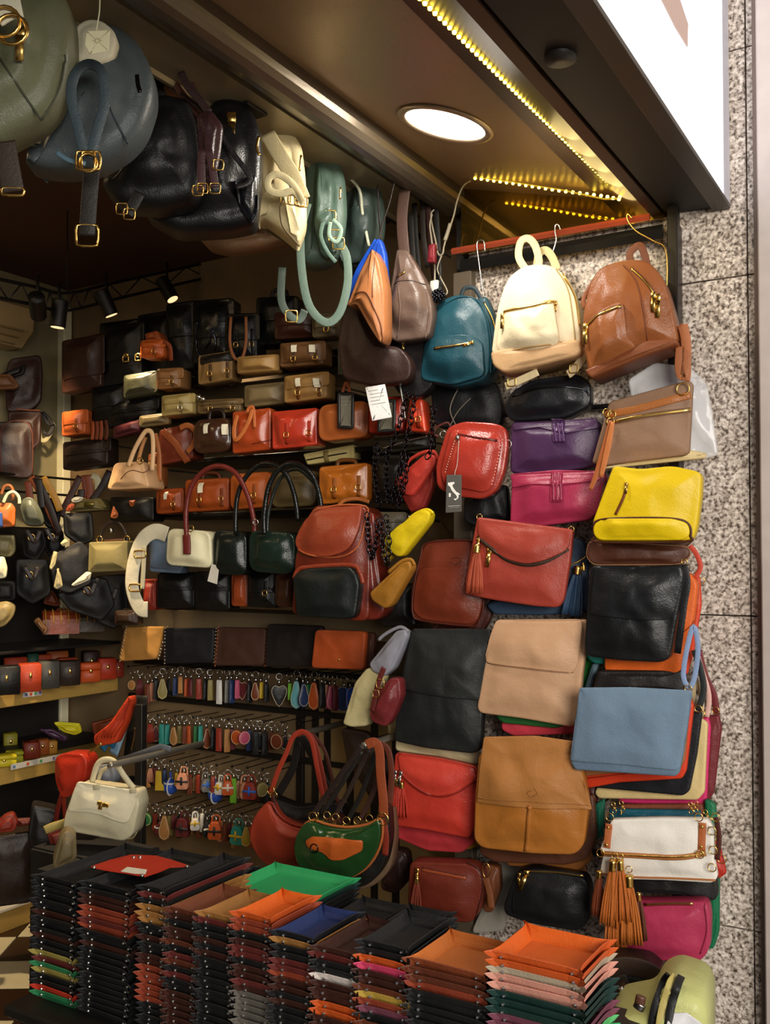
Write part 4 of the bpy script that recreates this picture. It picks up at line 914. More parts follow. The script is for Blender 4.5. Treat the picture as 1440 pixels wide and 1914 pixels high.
# ---- bottom row: brown camera bag and black zip bag
F = bag('camera_bag', 'brown leather strip bag right of the chestnut camera bag, hanging by a snap clip', 'handbag', [(908, 1612), (935, 1618), (938, 1660), (922, 1704), (905, 1700)], 2.93, '6b3a1e', r=8, depth=.05, puff=.01)
F = bag('camera_bag', 'chestnut brown zip bag with a tassel in the bottom row, under the scarlet envelope', 'handbag', [(772, 1600), (880, 1604), (902, 1615), (906, 1640), (900, 1690), (885, 1712), (820, 1706), (775, 1698), (768, 1680)], 2.90, '6a2617', yaw=10, r=12, depth=.07, puff=.02, rough=.4)
ztape(F, [(790, 1618), (830, 1626), (872, 1634)], .008, mat=plain('9c4a2a', .4), tape=leather('55200f', .5)); strip(F, 'piping', [(872, 1604), (896, 1620), (900, 1660), (888, 1708)], .005, .0049, leather('3f150b', .4), lift=.001)
tassel(F, 781, 1632, 779, 1700, leather('7a3220', .5), .09, n=8, wid=.035); pull(F, 782, 1620, size=1.3)
ring_obj(F, 'snap_clip', F.uv(908, 1620, .07), .012, .0035, GOLD, sz=1.9)
strip(F, 'strap_end', [(906, 1632), (914, 1660), (918, 1690)], .02, .004, leather('7a4526', .5), off=.06)
F = bag('camera_bag', 'black leather zip bag in the bottom row, right of the chestnut one', 'handbag', [(968, 1625), (1000, 1620), (1098, 1636), (1106, 1660), (1105, 1718), (1085, 1736), (1000, 1722), (950, 1706), (945, 1690)], 2.90, '121214', yaw=8, r=12, depth=.07, puff=.02, rough=.42)
ztape(F, [(985, 1628), (1040, 1630), (1092, 1637)], .006, tape=leather('0c0c0d', .5)); pull(F, 985, 1632, size=1.7, ang=20); pull(F, 972, 1634, size=1, ang=0)
strip(F, 'piping', [(980, 1628), (962, 1670), (960, 1706)], .004, .0039, leather('08080a', .4), lift=.001)
F = bag('clutch_bag', 'dark tan flat bag behind the top of the black zip bag', 'clutch', [(960, 1600), (1090, 1600), (1100, 1630), (1000, 1625)], 2.98, '7d4a20', r=6, depth=.03, puff=.006)
F = bag('tote_bag', 'blurred grey cloth bag hanging low between the chestnut and black zip bags', 'tote bag', [(935, 1600), (985, 1600), (950, 1680), (945, 1740), (880, 1745), (900, 1700)], 3.0, 'a09a8d', r=14, depth=.01, puff=.005, rough=.8)
# ---- tan and blue slings hanging by the entrance
F = bag('sling_bag', 'bright blue leather sling behind the tan one, only its edges showing', 'handbag', [(654, 560), (690, 480), (706, 450), (714, 452), (722, 480), (728, 560), (720, 600), (700, 560)], 2.72, '1747b0', yaw=8, r=8, depth=.03, puff=.006, wall=None)
strip(F, 'strap', [(652, 560), (670, 510), (705, 453)], .02, .005, leather('1d52c4', .4), off=.02)
strip(F, 'strap', [(712, 455), (708, 400), (706, 350)], .006, .004, leather('241b16', .5), off=.0)
F = bag('sling_bag', 'tan leather sling bag with a pointed top, edged in bright blue', 'handbag', [(655, 575), (680, 510), (702, 468), (714, 490), (724, 545), (725, 630), (718, 646), (700, 620), (672, 570)], 2.68, 'a5693f', yaw=6, r=[4, 10, 5, 12, 12, 12, 8, 12, 8], depth=.07, puff=.02, wall=None, rough=.38)
strip(F, 'piping', [(664, 552), (682, 546), (694, 562), (712, 605), (717, 642)], .005, .0049, leather('6f3e20', .4), lift=.002)
strip(F, 'seam', [(702, 470), (699, 510), (697, 556)], .003, .002, leather('5b3520', .5), lift=.001)
strip(F, 'strap', [(703, 470), (715, 420), (728, 380), (740, 330)], .006, .004, leather('241b16', .5), off=.0)
F = bag('shoulder_bag', 'large dark brown hobo bag hanging below the tan sling', 'handbag', [(650, 575), (668, 560), (700, 622), (718, 648), (752, 650), (775, 680), (770, 715), (700, 722), (645, 710), (636, 640)], 2.76, '2b1610', yaw=8, r=16, depth=.06, puff=.015, wall=None)
F = bag('sling_bag', 'taupe grey wrinkled leather sling bag on a wide strap, right of the tan sling', 'handbag',
        [(746, 470), (766, 472), (780, 495), (800, 530), (812, 570), (813, 600), (806, 634), (775, 638), (740, 642), (727, 620), (725, 580), (735, 540)], 2.80, '5c493f', yaw=12, r=[6, 6, 12, 14, 14, 12, 10, 12, 12, 14, 14, 12], depth=.07, puff=.026, wall=None, rough=.35, wr=.013)
strip(F, 'strap', [(757, 480), (753, 440), (752, 400), (758, 350)], .038, .004, leather('4b352c', .5), off=.03)
strip(F, 'seam', [(738, 530), (766, 524), (796, 532)], .004, .003, leather('3c2e28', .5), lift=.001)
ztape(F, [(742, 520), (752, 512), (757, 508)], .005)
strip(F, 'fold', [(745, 535), (748, 580), (742, 632)], .006, .005, leather('5c483e', .5), lift=.0)
strip(F, 'fold', [(797, 540), (803, 585), (795, 632)], .006, .005, leather('5c483e', .5), lift=.0)
F = bag('shoulder_bag', 'black shoulder bag with a gold zip pull below the taupe sling', 'handbag', [(732, 636), (808, 632), (820, 660), (815, 720), (790, 745), (750, 740), (728, 700)], 2.86, '120e10', yaw=8, r=12, depth=.06, puff=.015)
c = F.on(755, 642, .004); m = MB(); m.box(c+Vector((-.004, -.004, -.03)), c+Vector((.004, .002, .0)), .001); m.obj('zip_pull', GOLD, F.root)
strip(F, 'zip_pull', [(795, 650), (796, 664)], .003, .003, GOLD, lift=.003)
# ---- wall frames behind the hanging slings: straps and cords in the dark gap
F = Fr('strap_bundle', 'dark tangle of bag straps hanging in the gap left of the rack post', 'straps', 790, 600, Y=2.95, yaw=8)
for k, pts in enumerate(([(775, 380), (778, 450), (785, 520)], [(790, 370), (792, 440), (800, 500)], [(800, 380), (806, 450), (812, 520)], [(768, 400), (772, 470), (776, 520)], [(815, 390), (820, 470), (822, 560)])):
    strip(F, 'strap', pts, .02, .005, leather(['1b1816', '2a211c', '3a1d1a', '23201d', '161413'][k], .5), off=.004*k)
F = bag('pouch', 'small dark red pouch in the gap left of the rack post', 'pouch', [(802, 460), (815, 455), (815, 492), (800, 492)], 2.88, '7a1e28', r=3, depth=.03, puff=.006)
m = MB(); c = at(820, 553, Y=2.84)
F = Fr('bead_charm', 'black beaded ball charm hanging at the top left of the teal backpack', 'charm', 820, 553, Y=2.80)
for k in range(60):
    z_ = 1-2*(k+.5)/60; a = k*2.4; r_ = math.sqrt(1-z_*z_); m = MB() if k == 0 else m
    m.sphere((.021*r_*math.cos(a), .021*r_*math.sin(a), .021*z_), .0045, 5, 4)
m.sphere((0, 0, 0), .019, 10, 8); o = m.obj('beads', GUN, F.root, rc=False); o['kind'] = 'stuff'
strip(F, 'cord', [(820, 545), (822, 520), (821, 495)], .003, .0029, BLKM, off=0)
# cords of the LED strip
CW = plain('a79c86', .5)
F = Fr('power_cord', 'white cord dropping from the LED strip end with an inline connector', 'cord', 880, 345, Y=2.92, yaw=0)
strip(F, 'cable', [(880, 338), (866, 348), (855, 375), (848, 405), (836, 440), (830, 462), (828, 474), (822, 477), (818, 470), (815, 452), (808, 420), (806, 400), (812, 392)], .006, .0059, CW, off=0)
strip(F, 'connector', [(842, 418), (838, 432), (832, 450)], .014, .0139, plain('9a8f7a', .5), off=0)
strip(F, 'cable', [(826, 478), (818, 500), (822, 515), (835, 540), (836, 548), (832, 552)], .005, .0049, CW, off=.002)
F = Fr('power_cord', 'thin white cord with a small white plug, left of the rack post', 'cord', 806, 400, Y=2.90, yaw=0)
strip(F, 'cable', [(808, 400), (804, 420), (806, 440), (810, 470), (813, 500), (813, 526)], .006, .0059, CW, off=0)
m = MB(); a = F.uv(806, 526); b = F.uv(820, 548); m.box(a+Vector((0, -.008, 0)), b+Vector((0, .008, 0)), .002); m.obj('plug', plain('e3dfd4', .4), F.root)
# ================================================================ BIG BACKPACKS HANGING BEHIND THE SHUTTER BOX
def big(lab, poly, X, col, **k):
    k.setdefault('yaw', 35); k.setdefault('depth', .13); k.setdefault('puff', .04); k.setdefault('r', 26); k.setdefault('rim', .03); k.setdefault('wr', .014)
    F = bag('backpack', lab, 'backpack', poly, None, col, X=X, wall=None, **k)
    return F
def topstrap(F, px, py, w=.025, col='6b6248', py0=None):
    # carrying strap up to the rail
    p = F.M @ F.uv(px, py, F.avg*.5)
    top = Vector((XR_, p.y, 2.868)); m = MB(); m.tube([F.Mi @ p, F.Mi @ (p.lerp(top, .5)+Vector((0, 0, .0))), F.Mi @ top], w, .004); m.obj('hanging_loop', leather(col, .5), F.root)
XH = -1.86
F = big('dark green grey backpack hanging last in the row, beside the tan sling', [(640, 350), (655, 328), (690, 335), (715, 365), (722, 420), (715, 470), (690, 505), (640, 505), (625, 450)], -1.80, '33403b')
addflap(F, [(632, 400), (700, 395), (708, 440), (690, 490), (640, 495), (625, 450)], '2e3a36', d=.02, puff=.01, name='front_pocket')
strip(F, 'shoulder_strap', [(650, 330), (672, 355), (678, 400), (690, 460)], .01, .005, leather('b0b09a', .5), off=.2); topstrap(F, 668, 345, col='2c3330')
F = big('sea green leather backpack with a gold buckle, between the cream and the dark green one', [(565, 420), (572, 290), (600, 274), (630, 290), (646, 340), (650, 420), (630, 490), (590, 500), (560, 492)], -1.80, '44584d')
addflap(F, [(585, 420), (625, 395), (640, 440), (628, 490), (600, 480)], '3f5248', d=.03, puff=.02, name='front_pocket')
strip(F, 'shoulder_strap', [(575, 380), (562, 440), (566, 520), (580, 575), (610, 603), (635, 585), (650, 530), (648, 480), (635, 455)], .026, .004, leather('55695c', .5), off=.18)
strip(F, 'shoulder_strap', [(528, 500), (526, 560), (540, 588), (560, 598), (570, 580)], .024, .004, leather('4c5a50', .5), off=.12)
for x, y in ((617, 404), (625, 440), (633, 455), (545, 591)): ring_obj(F, 'buckle', F.uv(x, y, .2), .018, .005, GOLD, square=True)
strip(F, 'strap_loop', [(606, 410), (600, 440), (612, 470), (628, 490)], .012, .004, leather('4f685c', .5), off=.21)
strip(F, 'strap_loop', [(622, 410), (638, 428), (630, 452), (616, 440), (618, 415)], .012, .004, leather('7b9384', .5), off=.215)
strip(F, 'zip_pull', [(637, 350), (636, 372)], .006, .004, GOLD, off=.17); topstrap(F, 600, 290, col='55695d')
F = big('beige bag low behind the cream backpack, lit along its underside', [(365, 438), (450, 425), (558, 440), (560, 455), (500, 468), (430, 478), (395, 470)], -2.0, '7d5e42', depth=.1, puff=.01, r=8); topstrap(F, 460, 440)
F = big('cream backpack with a coiled strap, between the black and the sea green ones', [(482, 420), (482, 260), (500, 238), (545, 250), (565, 280), (572, 340), (574, 420), (558, 462), (520, 430), (490, 410)], -1.79, 'd6c79b', r=[10, 20, 20, 16, 12, 16, 16, 10, 16, 10])
strip(F, 'shoulder_strap', [(500, 250), (520, 285), (548, 330), (566, 372)], .045, .005, leather('cdbd90', .5), off=.21)
strip(F, 'shoulder_strap', [(566, 378), (548, 345), (520, 326), (502, 335), (504, 355), (525, 362), (550, 358), (568, 380)], .02, .005, leather('dccd9f', .5), off=.23)
strip(F, 'piping', [(560, 460), (530, 425), (524, 390), (530, 375)], .006, .0059, leather('6d5c3a', .5), off=.205)
for x, y in ((534, 372), (548, 374), (560, 376), (566, 378)): ring_obj(F, 'buckle', F.uv(x, y, .22), .014, .004, GOLD, square=True)
strip(F, 'zip_pull', [(563, 290), (560, 320)], .006, .004, GOLD, off=.2); topstrap(F, 520, 250, col='b9a97a')
F = big('black backpack with a gold zip pull, left of the cream one', [(372, 330), (380, 220), (420, 185), (470, 205), (490, 260), (490, 330), (480, 425), (430, 435), (330, 440), (270, 405), (280, 380)], -1.82, '0c0c0f', rough=.34, r=[14, 22, 22, 22, 22, 16, 14, 14, 20, 16, 10])
addflap(F, [(440, 345), (482, 330), (484, 400), (474, 424), (450, 395)], '121319', d=.02, puff=.015, name='front_pocket', rough=.28)
pull(F, 433, 222, size=2.6); strip(F, 'zip_pull', [(484, 255), (480, 275), (485, 290)], .008, .005, GOLD, off=.19); topstrap(F, 425, 200, col='17110e')
strip(F, 'shoulder_strap', [(372, 200), (405, 240), (435, 285), (468, 335), (440, 350)], .014, .005, leather('1d1719', .4), off=.21)
F = big('black backpack hanging open, left of the gold-pulled black one', [(190, 350), (240, 290), (270, 215), (300, 185), (355, 195), (378, 260), (385, 330), (370, 380), (300, 395), (230, 390)], -1.86, '0b0b0d', r=18)
for x, y in ((228, 390), (242, 400)): ring_obj(F, 'buckle', F.uv(x, y, .15), .014, .004, GOLD, square=True)
strip(F, 'strap_end', [(262, 360), (248, 385), (238, 400)], .03, .004, leather('17130f', .5), off=.14); topstrap(F, 310, 195, col='17110e')
F = big('pinkish brown leather backpack top lit from above, over the black ones', [(283, 185), (300, 140), (335, 122), (368, 150), (372, 200), (320, 190)], -1.90, '9a6a4e', depth=.1, r=12)
strip(F, 'shoulder_strap', [(310, 124), (330, 160), (356, 195), (390, 235)], .018, .006, leather('5b352b', .5), off=.2)
strip(F, 'shoulder_strap', [(336, 120), (360, 160), (374, 200)], .014, .006, leather('4a2b24', .5), off=.2); topstrap(F, 335, 130, col='3c2620')
F = big('dark plum leather strap bundle with gold buckles, hanging before the black backpacks', [(366, 215), (395, 205), (418, 235), (412, 290), (402, 335), (385, 345), (372, 300)], -1.66, '3b2326', depth=.03, puff=.01, r=10, rough=.35)
strip(F, 'strap', [(378, 280), (376, 320), (378, 356)], .02, .004, leather('43292b', .4), off=.05); strip(F, 'strap', [(390, 280), (398, 320), (402, 350)], .02, .004, leather('43292b', .4), off=.05)
for x, y in ((370, 356), (379, 352), (402, 352), (408, 308)): ring_obj(F, 'buckle', F.uv(x, y, .055), .013, .004, GOLD, square=True)
strip(F, 'strap', [(390, 210), (372, 185), (350, 160), (338, 135)], .02, .005, leather('35201f', .5), off=.02); topstrap(F, 392, 215, col='2c1b1a', w=.012)
F = big('grey blue leather backpack with a looped strap, second from the left', [(62, 300), (120, 200), (135, 120), (170, 70), (215, 55), (262, 88), (288, 140), (290, 190), (270, 250), (240, 285), (180, 320), (100, 325), (50, 312)], -1.80, '474f52', r=[20, 26, 22, 22, 22, 22, 22, 20, 20, 20, 30, 26, 10])
pillow(F, 'top_collar', [(140, 60), (165, 42), (195, 45), (222, 70), (210, 115), (180, 130), (145, 125)], leather('cfc8ad', .5), r=14, depth=.05, off=.14, puff=.01)
strip(F, 'seam', [(195, 145), (205, 200), (240, 270)], .005, .004, leather('2a343b', .5), lift=.001)
strip(F, 'shoulder_strap', [(160, 294), (146, 240), (133, 180), (140, 140), (165, 120), (190, 135), (196, 190), (180, 250), (168, 296)], .022, .006, leather('38444a', .45), off=.26)
strip(F, 'strap_end', [(105, 285), (130, 300), (160, 306)], .01, .004, leather('4a6472', .45), off=.25)
for a_ in range(3): ring_obj(F, 'buckle', F.uv(160+5*a_, 300+4*(a_ % 2), .27), .02, .006, GOLD, square=a_ != 1)
strip(F, 'hanging_strap', [(172, 315), (168, 360), (165, 400), (163, 440)], .035, .005, leather('1a1410', .5), off=.2); ring_obj(F, 'buckle', F.uv(163, 440, .2), .024, .006, GOLD, square=True)
strip(F, 'zip_pull', [(256, 140), (258, 158), (262, 172)], .01, .005, GUN, off=.24); topstrap(F, 185, 60, col='8d8868')
T = Fr('price_tag', 'cream paper tag with a small crest hanging on the grey blue backpack', 'tag', 180, 80, X=-1.52, yaw=35)
tg = pillow(T, 'card', [(162, 58), (206, 56), (203, 96), (168, 102), (158, 84)], plain('cfc9a4', .7), r=1, depth=.003, puff=0, wr=0)
for a_ in range(8):
    a = R(45*a_); decal(T, 'crest_print', [(182+3*math.cos(a-.3), 76+3*math.sin(a-.3)), (182+10*math.cos(a), 76+7*math.sin(a)), (182+3*math.cos(a+.3), 76+3*math.sin(a+.3))], plain('8d8a6a', .7), .0031, parent=tg)
strip(T, 'string', [(180, 58, .003), (183, 40, .003), (186, 20, .003), (187, -10, .003)], .003, .0029, plain('c8c2a0', .6))
F = big('olive grey leather backpack hanging nearest, cut by the left edge', [(-60, 260), (-60, -20), (60, -40), (130, 0), (138, 60), (136, 110), (110, 200), (80, 235), (30, 260), (0, 278)], -1.80, '66684f', r=30)
strip(F, 'seam', [(-10, 95), (20, 140), (78, 226)], .005, .004, leather('3a3c2c', .5), lift=.001)
strip(F, 'seam', [(120, 100), (112, 165), (78, 226)], .005, .004, leather('3a3c2c', .5), lift=.001)
for x, y in ((8, 40), (22, 55)): ring_obj(F, 'ring', F.uv(x, y, .28), .03, .008, GOLD)
strip(F, 'strap', [(-10, 30), (15, 15), (40, 10)], .05, .006, leather('c9c5ae', .5), off=.27); pull(F, 40, 62, size=2)
strip(F, 'hanging_strap', [(8, 265), (14, 300), (24, 358)], .045, .005, leather('2c2218', .5), off=.2); ring_obj(F, 'buckle', F.uv(24, 358, .2), .022, .006, GOLD, sz=.35, square=True)
topstrap(F, 40, -20, col='8d8868')
# ================================================================ INSIDE THE SHOP: SIDE WALL
WS = bpy.data.objects['wall_side']
def wbox(name, a, b, mat, par=WS, ch=.002): return box(name, a, b, mat, par, ch)
DKW = plain('14100d', .5); BEI = plain('6b5a41', .65)
def shelf(lab, pa, pb, Yf, th, mat, lip=None, name='wall_shelf', back=YI):
    a = at(pa[0], pa[1], Y=Yf); b = at(pb[0], pb[1], Y=Yf)
    o = bpy.data.objects.new(name, None); COL.objects.link(o); o.location = a; tag(o, lab, 'shelf')
    z = (a.z+b.z)/2
    box('board', (0, 0, z-th-a.z), (b.x-a.x, back-Yf-.002, z-a.z), mat, o, .002)
    if lip: box('front_edge', (0, -.012, z-th-lip[0]-a.z), (b.x-a.x, -.0005, z-a.z+.002), lip[1], o, .002)
    return o, z
_, zs1 = shelf('long black shelf under the row of glossy orange and red totes', (300, 868), (702, 826), 3.06, .018, plain('070707', .4))
_, zs2 = shelf('black shelf under the row of orange travel bags, with handles hanging in front', (262, 962), (700, 948), 3.10, .016, plain('0e0c0b', .5))
_, zs3 = shelf('dark shelf with a beige front board above the row of flat wallets', (232, 1140), (735, 1152), 3.12, .02, plain('1a1410', .5), (.07, BEI))
_, zs0 = shelf('thin black shelf under the middle row of satchels', (128, 790), (640, 722), 3.10, .012, plain('070707', .5))
_, zt0 = shelf('thin black shelf under the topmost row of dark briefcases', (128, 735), (640, 632), 3.12, .012, plain('070707', .5))
# slat wall behind the key fobs: dark rails proud of the board
for pa, pb in (((240, 1306), (700, 1338)), ((240, 1382), (700, 1436)), ((240, 1455), (760, 1540)), ((240, 1530), (760, 1625)), ((250, 1240), (700, 1262))):
    a = at(*pa, Y=YI-.01); b = at(*pb, Y=YI-.01); z = (a.z+b.z)/2
    wbox('rail', (a.x, YI-.012, z-.012), (b.x, YI+.012, z+.012), DKW)
for px in (560, 590, 612, 655, 700, 740): 
    a = at(px, 1500, Y=YI-.004); wbox('upright', (a.x-.018, YI-.006, .1), (a.x+.018, YI+.012, 1.05), DKW)
wbox('backing_panel', (at(590, 1500, Y=YI).x, YI-.004, .1), (-1.6, YI+.012, 1.09), plain('a58b5c', .6))
def nm(c): return c
def quad(x0, y0, x1, y1, s=0, t=0):
    """picture quad, sides x0..x1, sheared down by s px towards the right, top inset by t"""
    return [(x0+t, y0), (x1-t, y0+s), (x1, y1+s), (x0, y1)]
def sat(lab, x0, y0, x1, y1, col, s=-8, Y=3.05, fl=.6, buck=2, handle=0, name='satchel', depth=.09, r=6, group=None, hcol=None, buckcol=None, flcol=None, yaw=12, t=0, strapcol=None, rough=.38, tags=0, puff=.02, wr=.006, coat=0):
    F = bag(name, lab, {'satchel': 'bag', 'travel_bag': 'bag', 'tote_bag': 'bag'}.get(name, 'bag'), quad(x0, y0, x1, y1, s, t), Y, col, yaw=yaw, r=r, depth=depth, puff=puff, rough=rough, group=group, wr=wr, wall='side', coat=coat)
    w, h = x1-x0, y1-y0
    if fl:
        yb = y0+h*fl
        addflap(F, [(x0+t-1, y0-1), (x1-t+1, y0+s-1), (x1+1, yb+s), (x0-1, yb)], flcol or col, r=r, d=.007, puff=.004, rough=rough)
    bm_ = plain(buckcol, .3, .9) if buckcol else GOLD
    for k in range(buck):
        u = (k+1)/(buck+1) if buck < 2 else (.25+.5*k/(buck-1)); x = x0+w*u; yt = y0+h*.3+s*u; ybb = y0+h*.85+s*u
        sx = strip(F, 'buckle_strap', [(x, yt), (x, (yt+ybb)/2), (x, ybb)], max(.012, w*.08*F.mpp), .004, leather(strapcol or dark(col, .8), .4), lift=.003)
        ring_obj(F, 'buckle', F.on(x, y0+h*.62+s*u, .01), .009, .0035, bm_, sx, square=True)
    if handle:
        hx0, hx1 = x0+w*.3, x0+w*.7; yy = y0+s*.5
        strip(F, 'handle', [(hx0, yy+2, .05), (hx0+w*.04, yy-handle*.8, .05), ((hx0+hx1)/2, yy-handle, .05), (hx1-w*.04, yy-handle*.8, .05), (hx1, yy+2, .05)], .016, .012, leather(hcol or dark(col), .4))
    for k in range(tags):
        x = x0+w*(.3+.4*k); pillow(F, 'paper_tag', [(x, y0+h*.1), (x+w*.12, y0+h*.08), (x+w*.13, y0+h*.4), (x+w*.01, y0+h*.42)], plain('e5dcc0', .6), r=1, depth=.003, puff=0, wr=0, conform=True, off=.012)
    return F
BK = '080808'
# -- topmost row of dark cases
sat('dark brown briefcase at the far left end of the top row', 124, 640, 198, 738, '2a140c', s=-14, Y=2.98, fl=.75, buck=0)
sat('large black briefcase with two small gold buckles in the top row', 196, 618, 270, 728, BK, s=-12, Y=3.05, depth=.06, fl=.6, buck=0)
F = sat('black soft bag between the gold buckled case and the orange satchel', 190, 606, 262, 640, '070707', s=-10, Y=3.12, fl=0, buck=0, depth=.05)
F = Fr('case_buckles', 'pair of small gold buckles on the black case in the top row', 'buckle', 245, 670, Y=2.93)
for x in (235, 258): ring_obj(F, 'buckle', F.uv(x, 670-(x-235)*.1, 0), .014, .005, GOLD, square=True); ring_obj(F, 'buckle', F.uv(x, 664, 0), .008, .004, GOLD)
sat('black briefcase behind the small orange satchel', 262, 592, 335, 700, '070707', s=-12, Y=3.13, fl=.5, buck=0, depth=.06)
F = sat('small bright orange satchel with a round flap, high in the top row', 268, 640, 312, 674, 'b4531d', s=-2, Y=2.96, fl=.42, buck=1, depth=.07, r=9)
strip(F, 'strap', [(306, 640), (318, 650), (320, 676)], .016, .004, leather('7d3515', .4), off=.08); pillow(F, 'top_lid', [(276, 628), (300, 622), (308, 640), (280, 644)], leather('8f431b', .4), r=5, depth=.07)
sat('tall black case right of the small orange satchel', 318, 572, 372, 700, BK, s=-8, Y=3.08, fl=.5, buck=0)
F = sat('glossy black case with shining silver edges in the top row', 368, 566, 440, 684, '070707', s=-6, Y=3.02, fl=.6, buck=0, rough=.25)
for P in ([(371, 600), (368, 640), (376, 670)], [(396, 620), (392, 640), (384, 652)], [(398, 615), (404, 640), (402, 656)]): strip(F, 'metal_trim', P, .006, .005, GUN, lift=.004)
F = sat('black briefcase with a hanging brown strap and brass fittings, top row', 428, 590, 488, 680, '070707', s=-2, Y=3.03, fl=.55, buck=2)
strip(F, 'strap', [(432, 592), (430, 640), (438, 668), (452, 670), (460, 640), (460, 592)], .012, .004, leather('8b5430', .4), off=.13)
sat('black case with round handle at the right end of the top row', 486, 560, 560, 650, '070707', s=-4, Y=3.10, fl=.5, buck=0, handle=16, hcol='070707')
sat('dark brown bag with orange lit edge hanging under the backpack straps', 520, 590, 600, 640, '3c1d11', s=-4, Y=3.04, fl=.5, buck=0)
sat('olive grey bag at the right end under the sea green strap', 590, 596, 634, 640, '5d5138', s=-4, Y=3.02, fl=.6, buck=1)
# -- second row
sat('tan satchel with dark straps, lit from above, under the silver edged case', 378, 668, 442, 722, '8b6a3c', s=-10, Y=2.99, fl=.3, buck=2, flcol='201914', strapcol='4a3118')
sat('plain tan flap bag lit from above in the middle of the second row', 448, 672, 522, 704, 'a88148', s=-5, Y=2.98, fl=.9, buck=0, depth=.06)
sat('brown satchel with two white tags in the second row', 530, 645, 612, 690, '6d4a2a', s=-6, Y=2.98, fl=.8, buck=2, tags=2)
sat('tan satchel with two buckled straps near the orange strap, second row', 538, 706, 618, 756, '9a743f', s=-10, Y=2.97, fl=.5, buck=2, tags=2, strapcol='6b421e')
sat('greyish tan flat bag right of centre in the second row', 460, 722, 536, 764, '7d6b48', s=-8, Y=3.0, fl=.95, buck=0, depth=.05)
sat('dark olive briefcase left in the second row', 238, 704, 298, 748, '343423', s=-10, Y=3.0, fl=.9, buck=0, depth=.08)
sat('black briefcase in the far left of the second row', 180, 730, 242, 790, '070707', s=-10, Y=3.03, fl=.6, buck=0)
F = sat('small brown and tan bag with a cream looped strap', 300, 692, 346, 730, '8a5f36', s=-3, Y=2.98, fl=.5, buck=1)
strip(F, 'strap', [(296, 690), (302, 712), (320, 716), (326, 700)], .01, .004, leather('d0b488', .4), off=.1)
sat('cream tan satchel with a centre strap and bright clasp', 310, 742, 368, 780, 'a89258', s=-6, Y=2.95, fl=.45, buck=1, buckcol='f0ead8')
sat('brown satchel with black strap beside the cream tan satchel', 376, 750, 458, 776, '6d5634', s=-4, Y=3.0, fl=.4, buck=2)
sat('flat olive document bag leaning left of the cream tan satchel', 262, 778, 318, 800, '6a5c3c', s=-7, Y=2.94, fl=.0, buck=0, depth=.03)
sat('black briefcase in the dark behind the olive document bag', 210, 755, 300, 800, '070707', s=-12, Y=3.05, fl=.5, buck=0)
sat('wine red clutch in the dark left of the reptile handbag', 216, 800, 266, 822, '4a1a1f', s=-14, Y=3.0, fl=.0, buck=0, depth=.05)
F = Fr('bright_clasp', 'pair of bright metal clasps catching the light right of the cream tan satchel', 'clasp', 380, 748, Y=2.93)
for x, y in ((372, 746), (380, 750)): m = MB(); m.sphere(F.uv(x, y), .012, 8, 6); m.obj('clasp', SILV, F.root)
F = sat('orange brown satchel with looped straps at the far left of the third row', 124, 772, 168, 818, 'a04c20', s=-6, Y=2.98, fl=.55, buck=1)
for k, x in enumerate((170, 178, 186, 196)): strip(F, 'strap', [(x, 770), (x+4, 800), (x+2, 822)], .016, .005, leather(['8a3f1c', '6b2d17', '7d381c', '542314'][k], .4), off=.06)
sat('dark brown case below the orange brown satchel', 126, 828, 210, 880, '231610', s=-10, Y=3.05, fl=.5, buck=0)
# -- third row: glossy totes on the long shelf
F = sat('dark red brown tote with slanting strap and gathered straps, left of the brown bowling bag', 302, 806, 370, 872, '6b2a17', s=-14, Y=2.97, fl=0, buck=0, t=4)
strip(F, 'strap', [(306, 806), (330, 830), (352, 864)], .03, .005, leather('8a4523', .35), lift=.004); strip(F, 'strap', [(336, 800), (352, 795), (366, 808), (362, 830), (350, 845)], .022, .005, leather('9a5528', .35), off=.12)
sat('glossy dark brown bowling bag with a white tag on the long shelf', 370, 790, 440, 852, '3f2415', s=-6, Y=2.97, fl=0, buck=0, handle=18, r=20, rough=.18, coat=.5, tags=2, puff=.04, name='bowling_bag')
F = sat('orange leather tote with a long looped handle, third row', 442, 772, 514, 850, 'a8421a', s=-8, Y=2.95, fl=0, buck=0, name='tote_bag', rough=.25, coat=.3)
strip(F, 'handle', [(444, 776), (438, 800), (440, 822), (452, 812), (466, 786), (472, 765)], .016, .006, leather('c06a33', .3), off=.12); strip(F, 'seam', [(472, 830), (512, 822)], .004, .002, leather('6b2410', .4), lift=.002); strip(F, 'handle', [(462, 770), (466, 762), (474, 764), (476, 800)], .014, .006, leather('b8602c', .3), off=.12)
sat('glossy coral red tote catching the light in the third row', 516, 772, 600, 842, 'c23a24', s=-8, Y=2.95, fl=0, buck=2, name='tote_bag', rough=.2, coat=.5, strapcol='b0341f', wr=.012)
F = sat('tan orange bowl shaped tote right of the coral red tote', 602, 760, 696, 828, 'b4602c', s=-10, Y=2.95, fl=0, buck=0, name='tote_bag', rough=.3, r=20, coat=.2)
strip(F, 'handle', [(650, 770), (654, 735), (648, 715), (640, 735)], .012, .006, leather('b05a2a', .4), off=.1)
F = sat('red leather tote right of the white price sheet, behind black chains', 696, 748, 760, 812, 'b8331c', s=-6, Y=2.95, fl=0, buck=1, name='tote_bag', rough=.25, coat=.3)
F = sat('small glossy red bag at the right end of the row, behind the rightmost chain', 764, 745, 803, 808, 'c03a1e', s=4, Y=2.95, fl=0, buck=1, name='tote_bag', rough=.2, coat=.4, t=8)
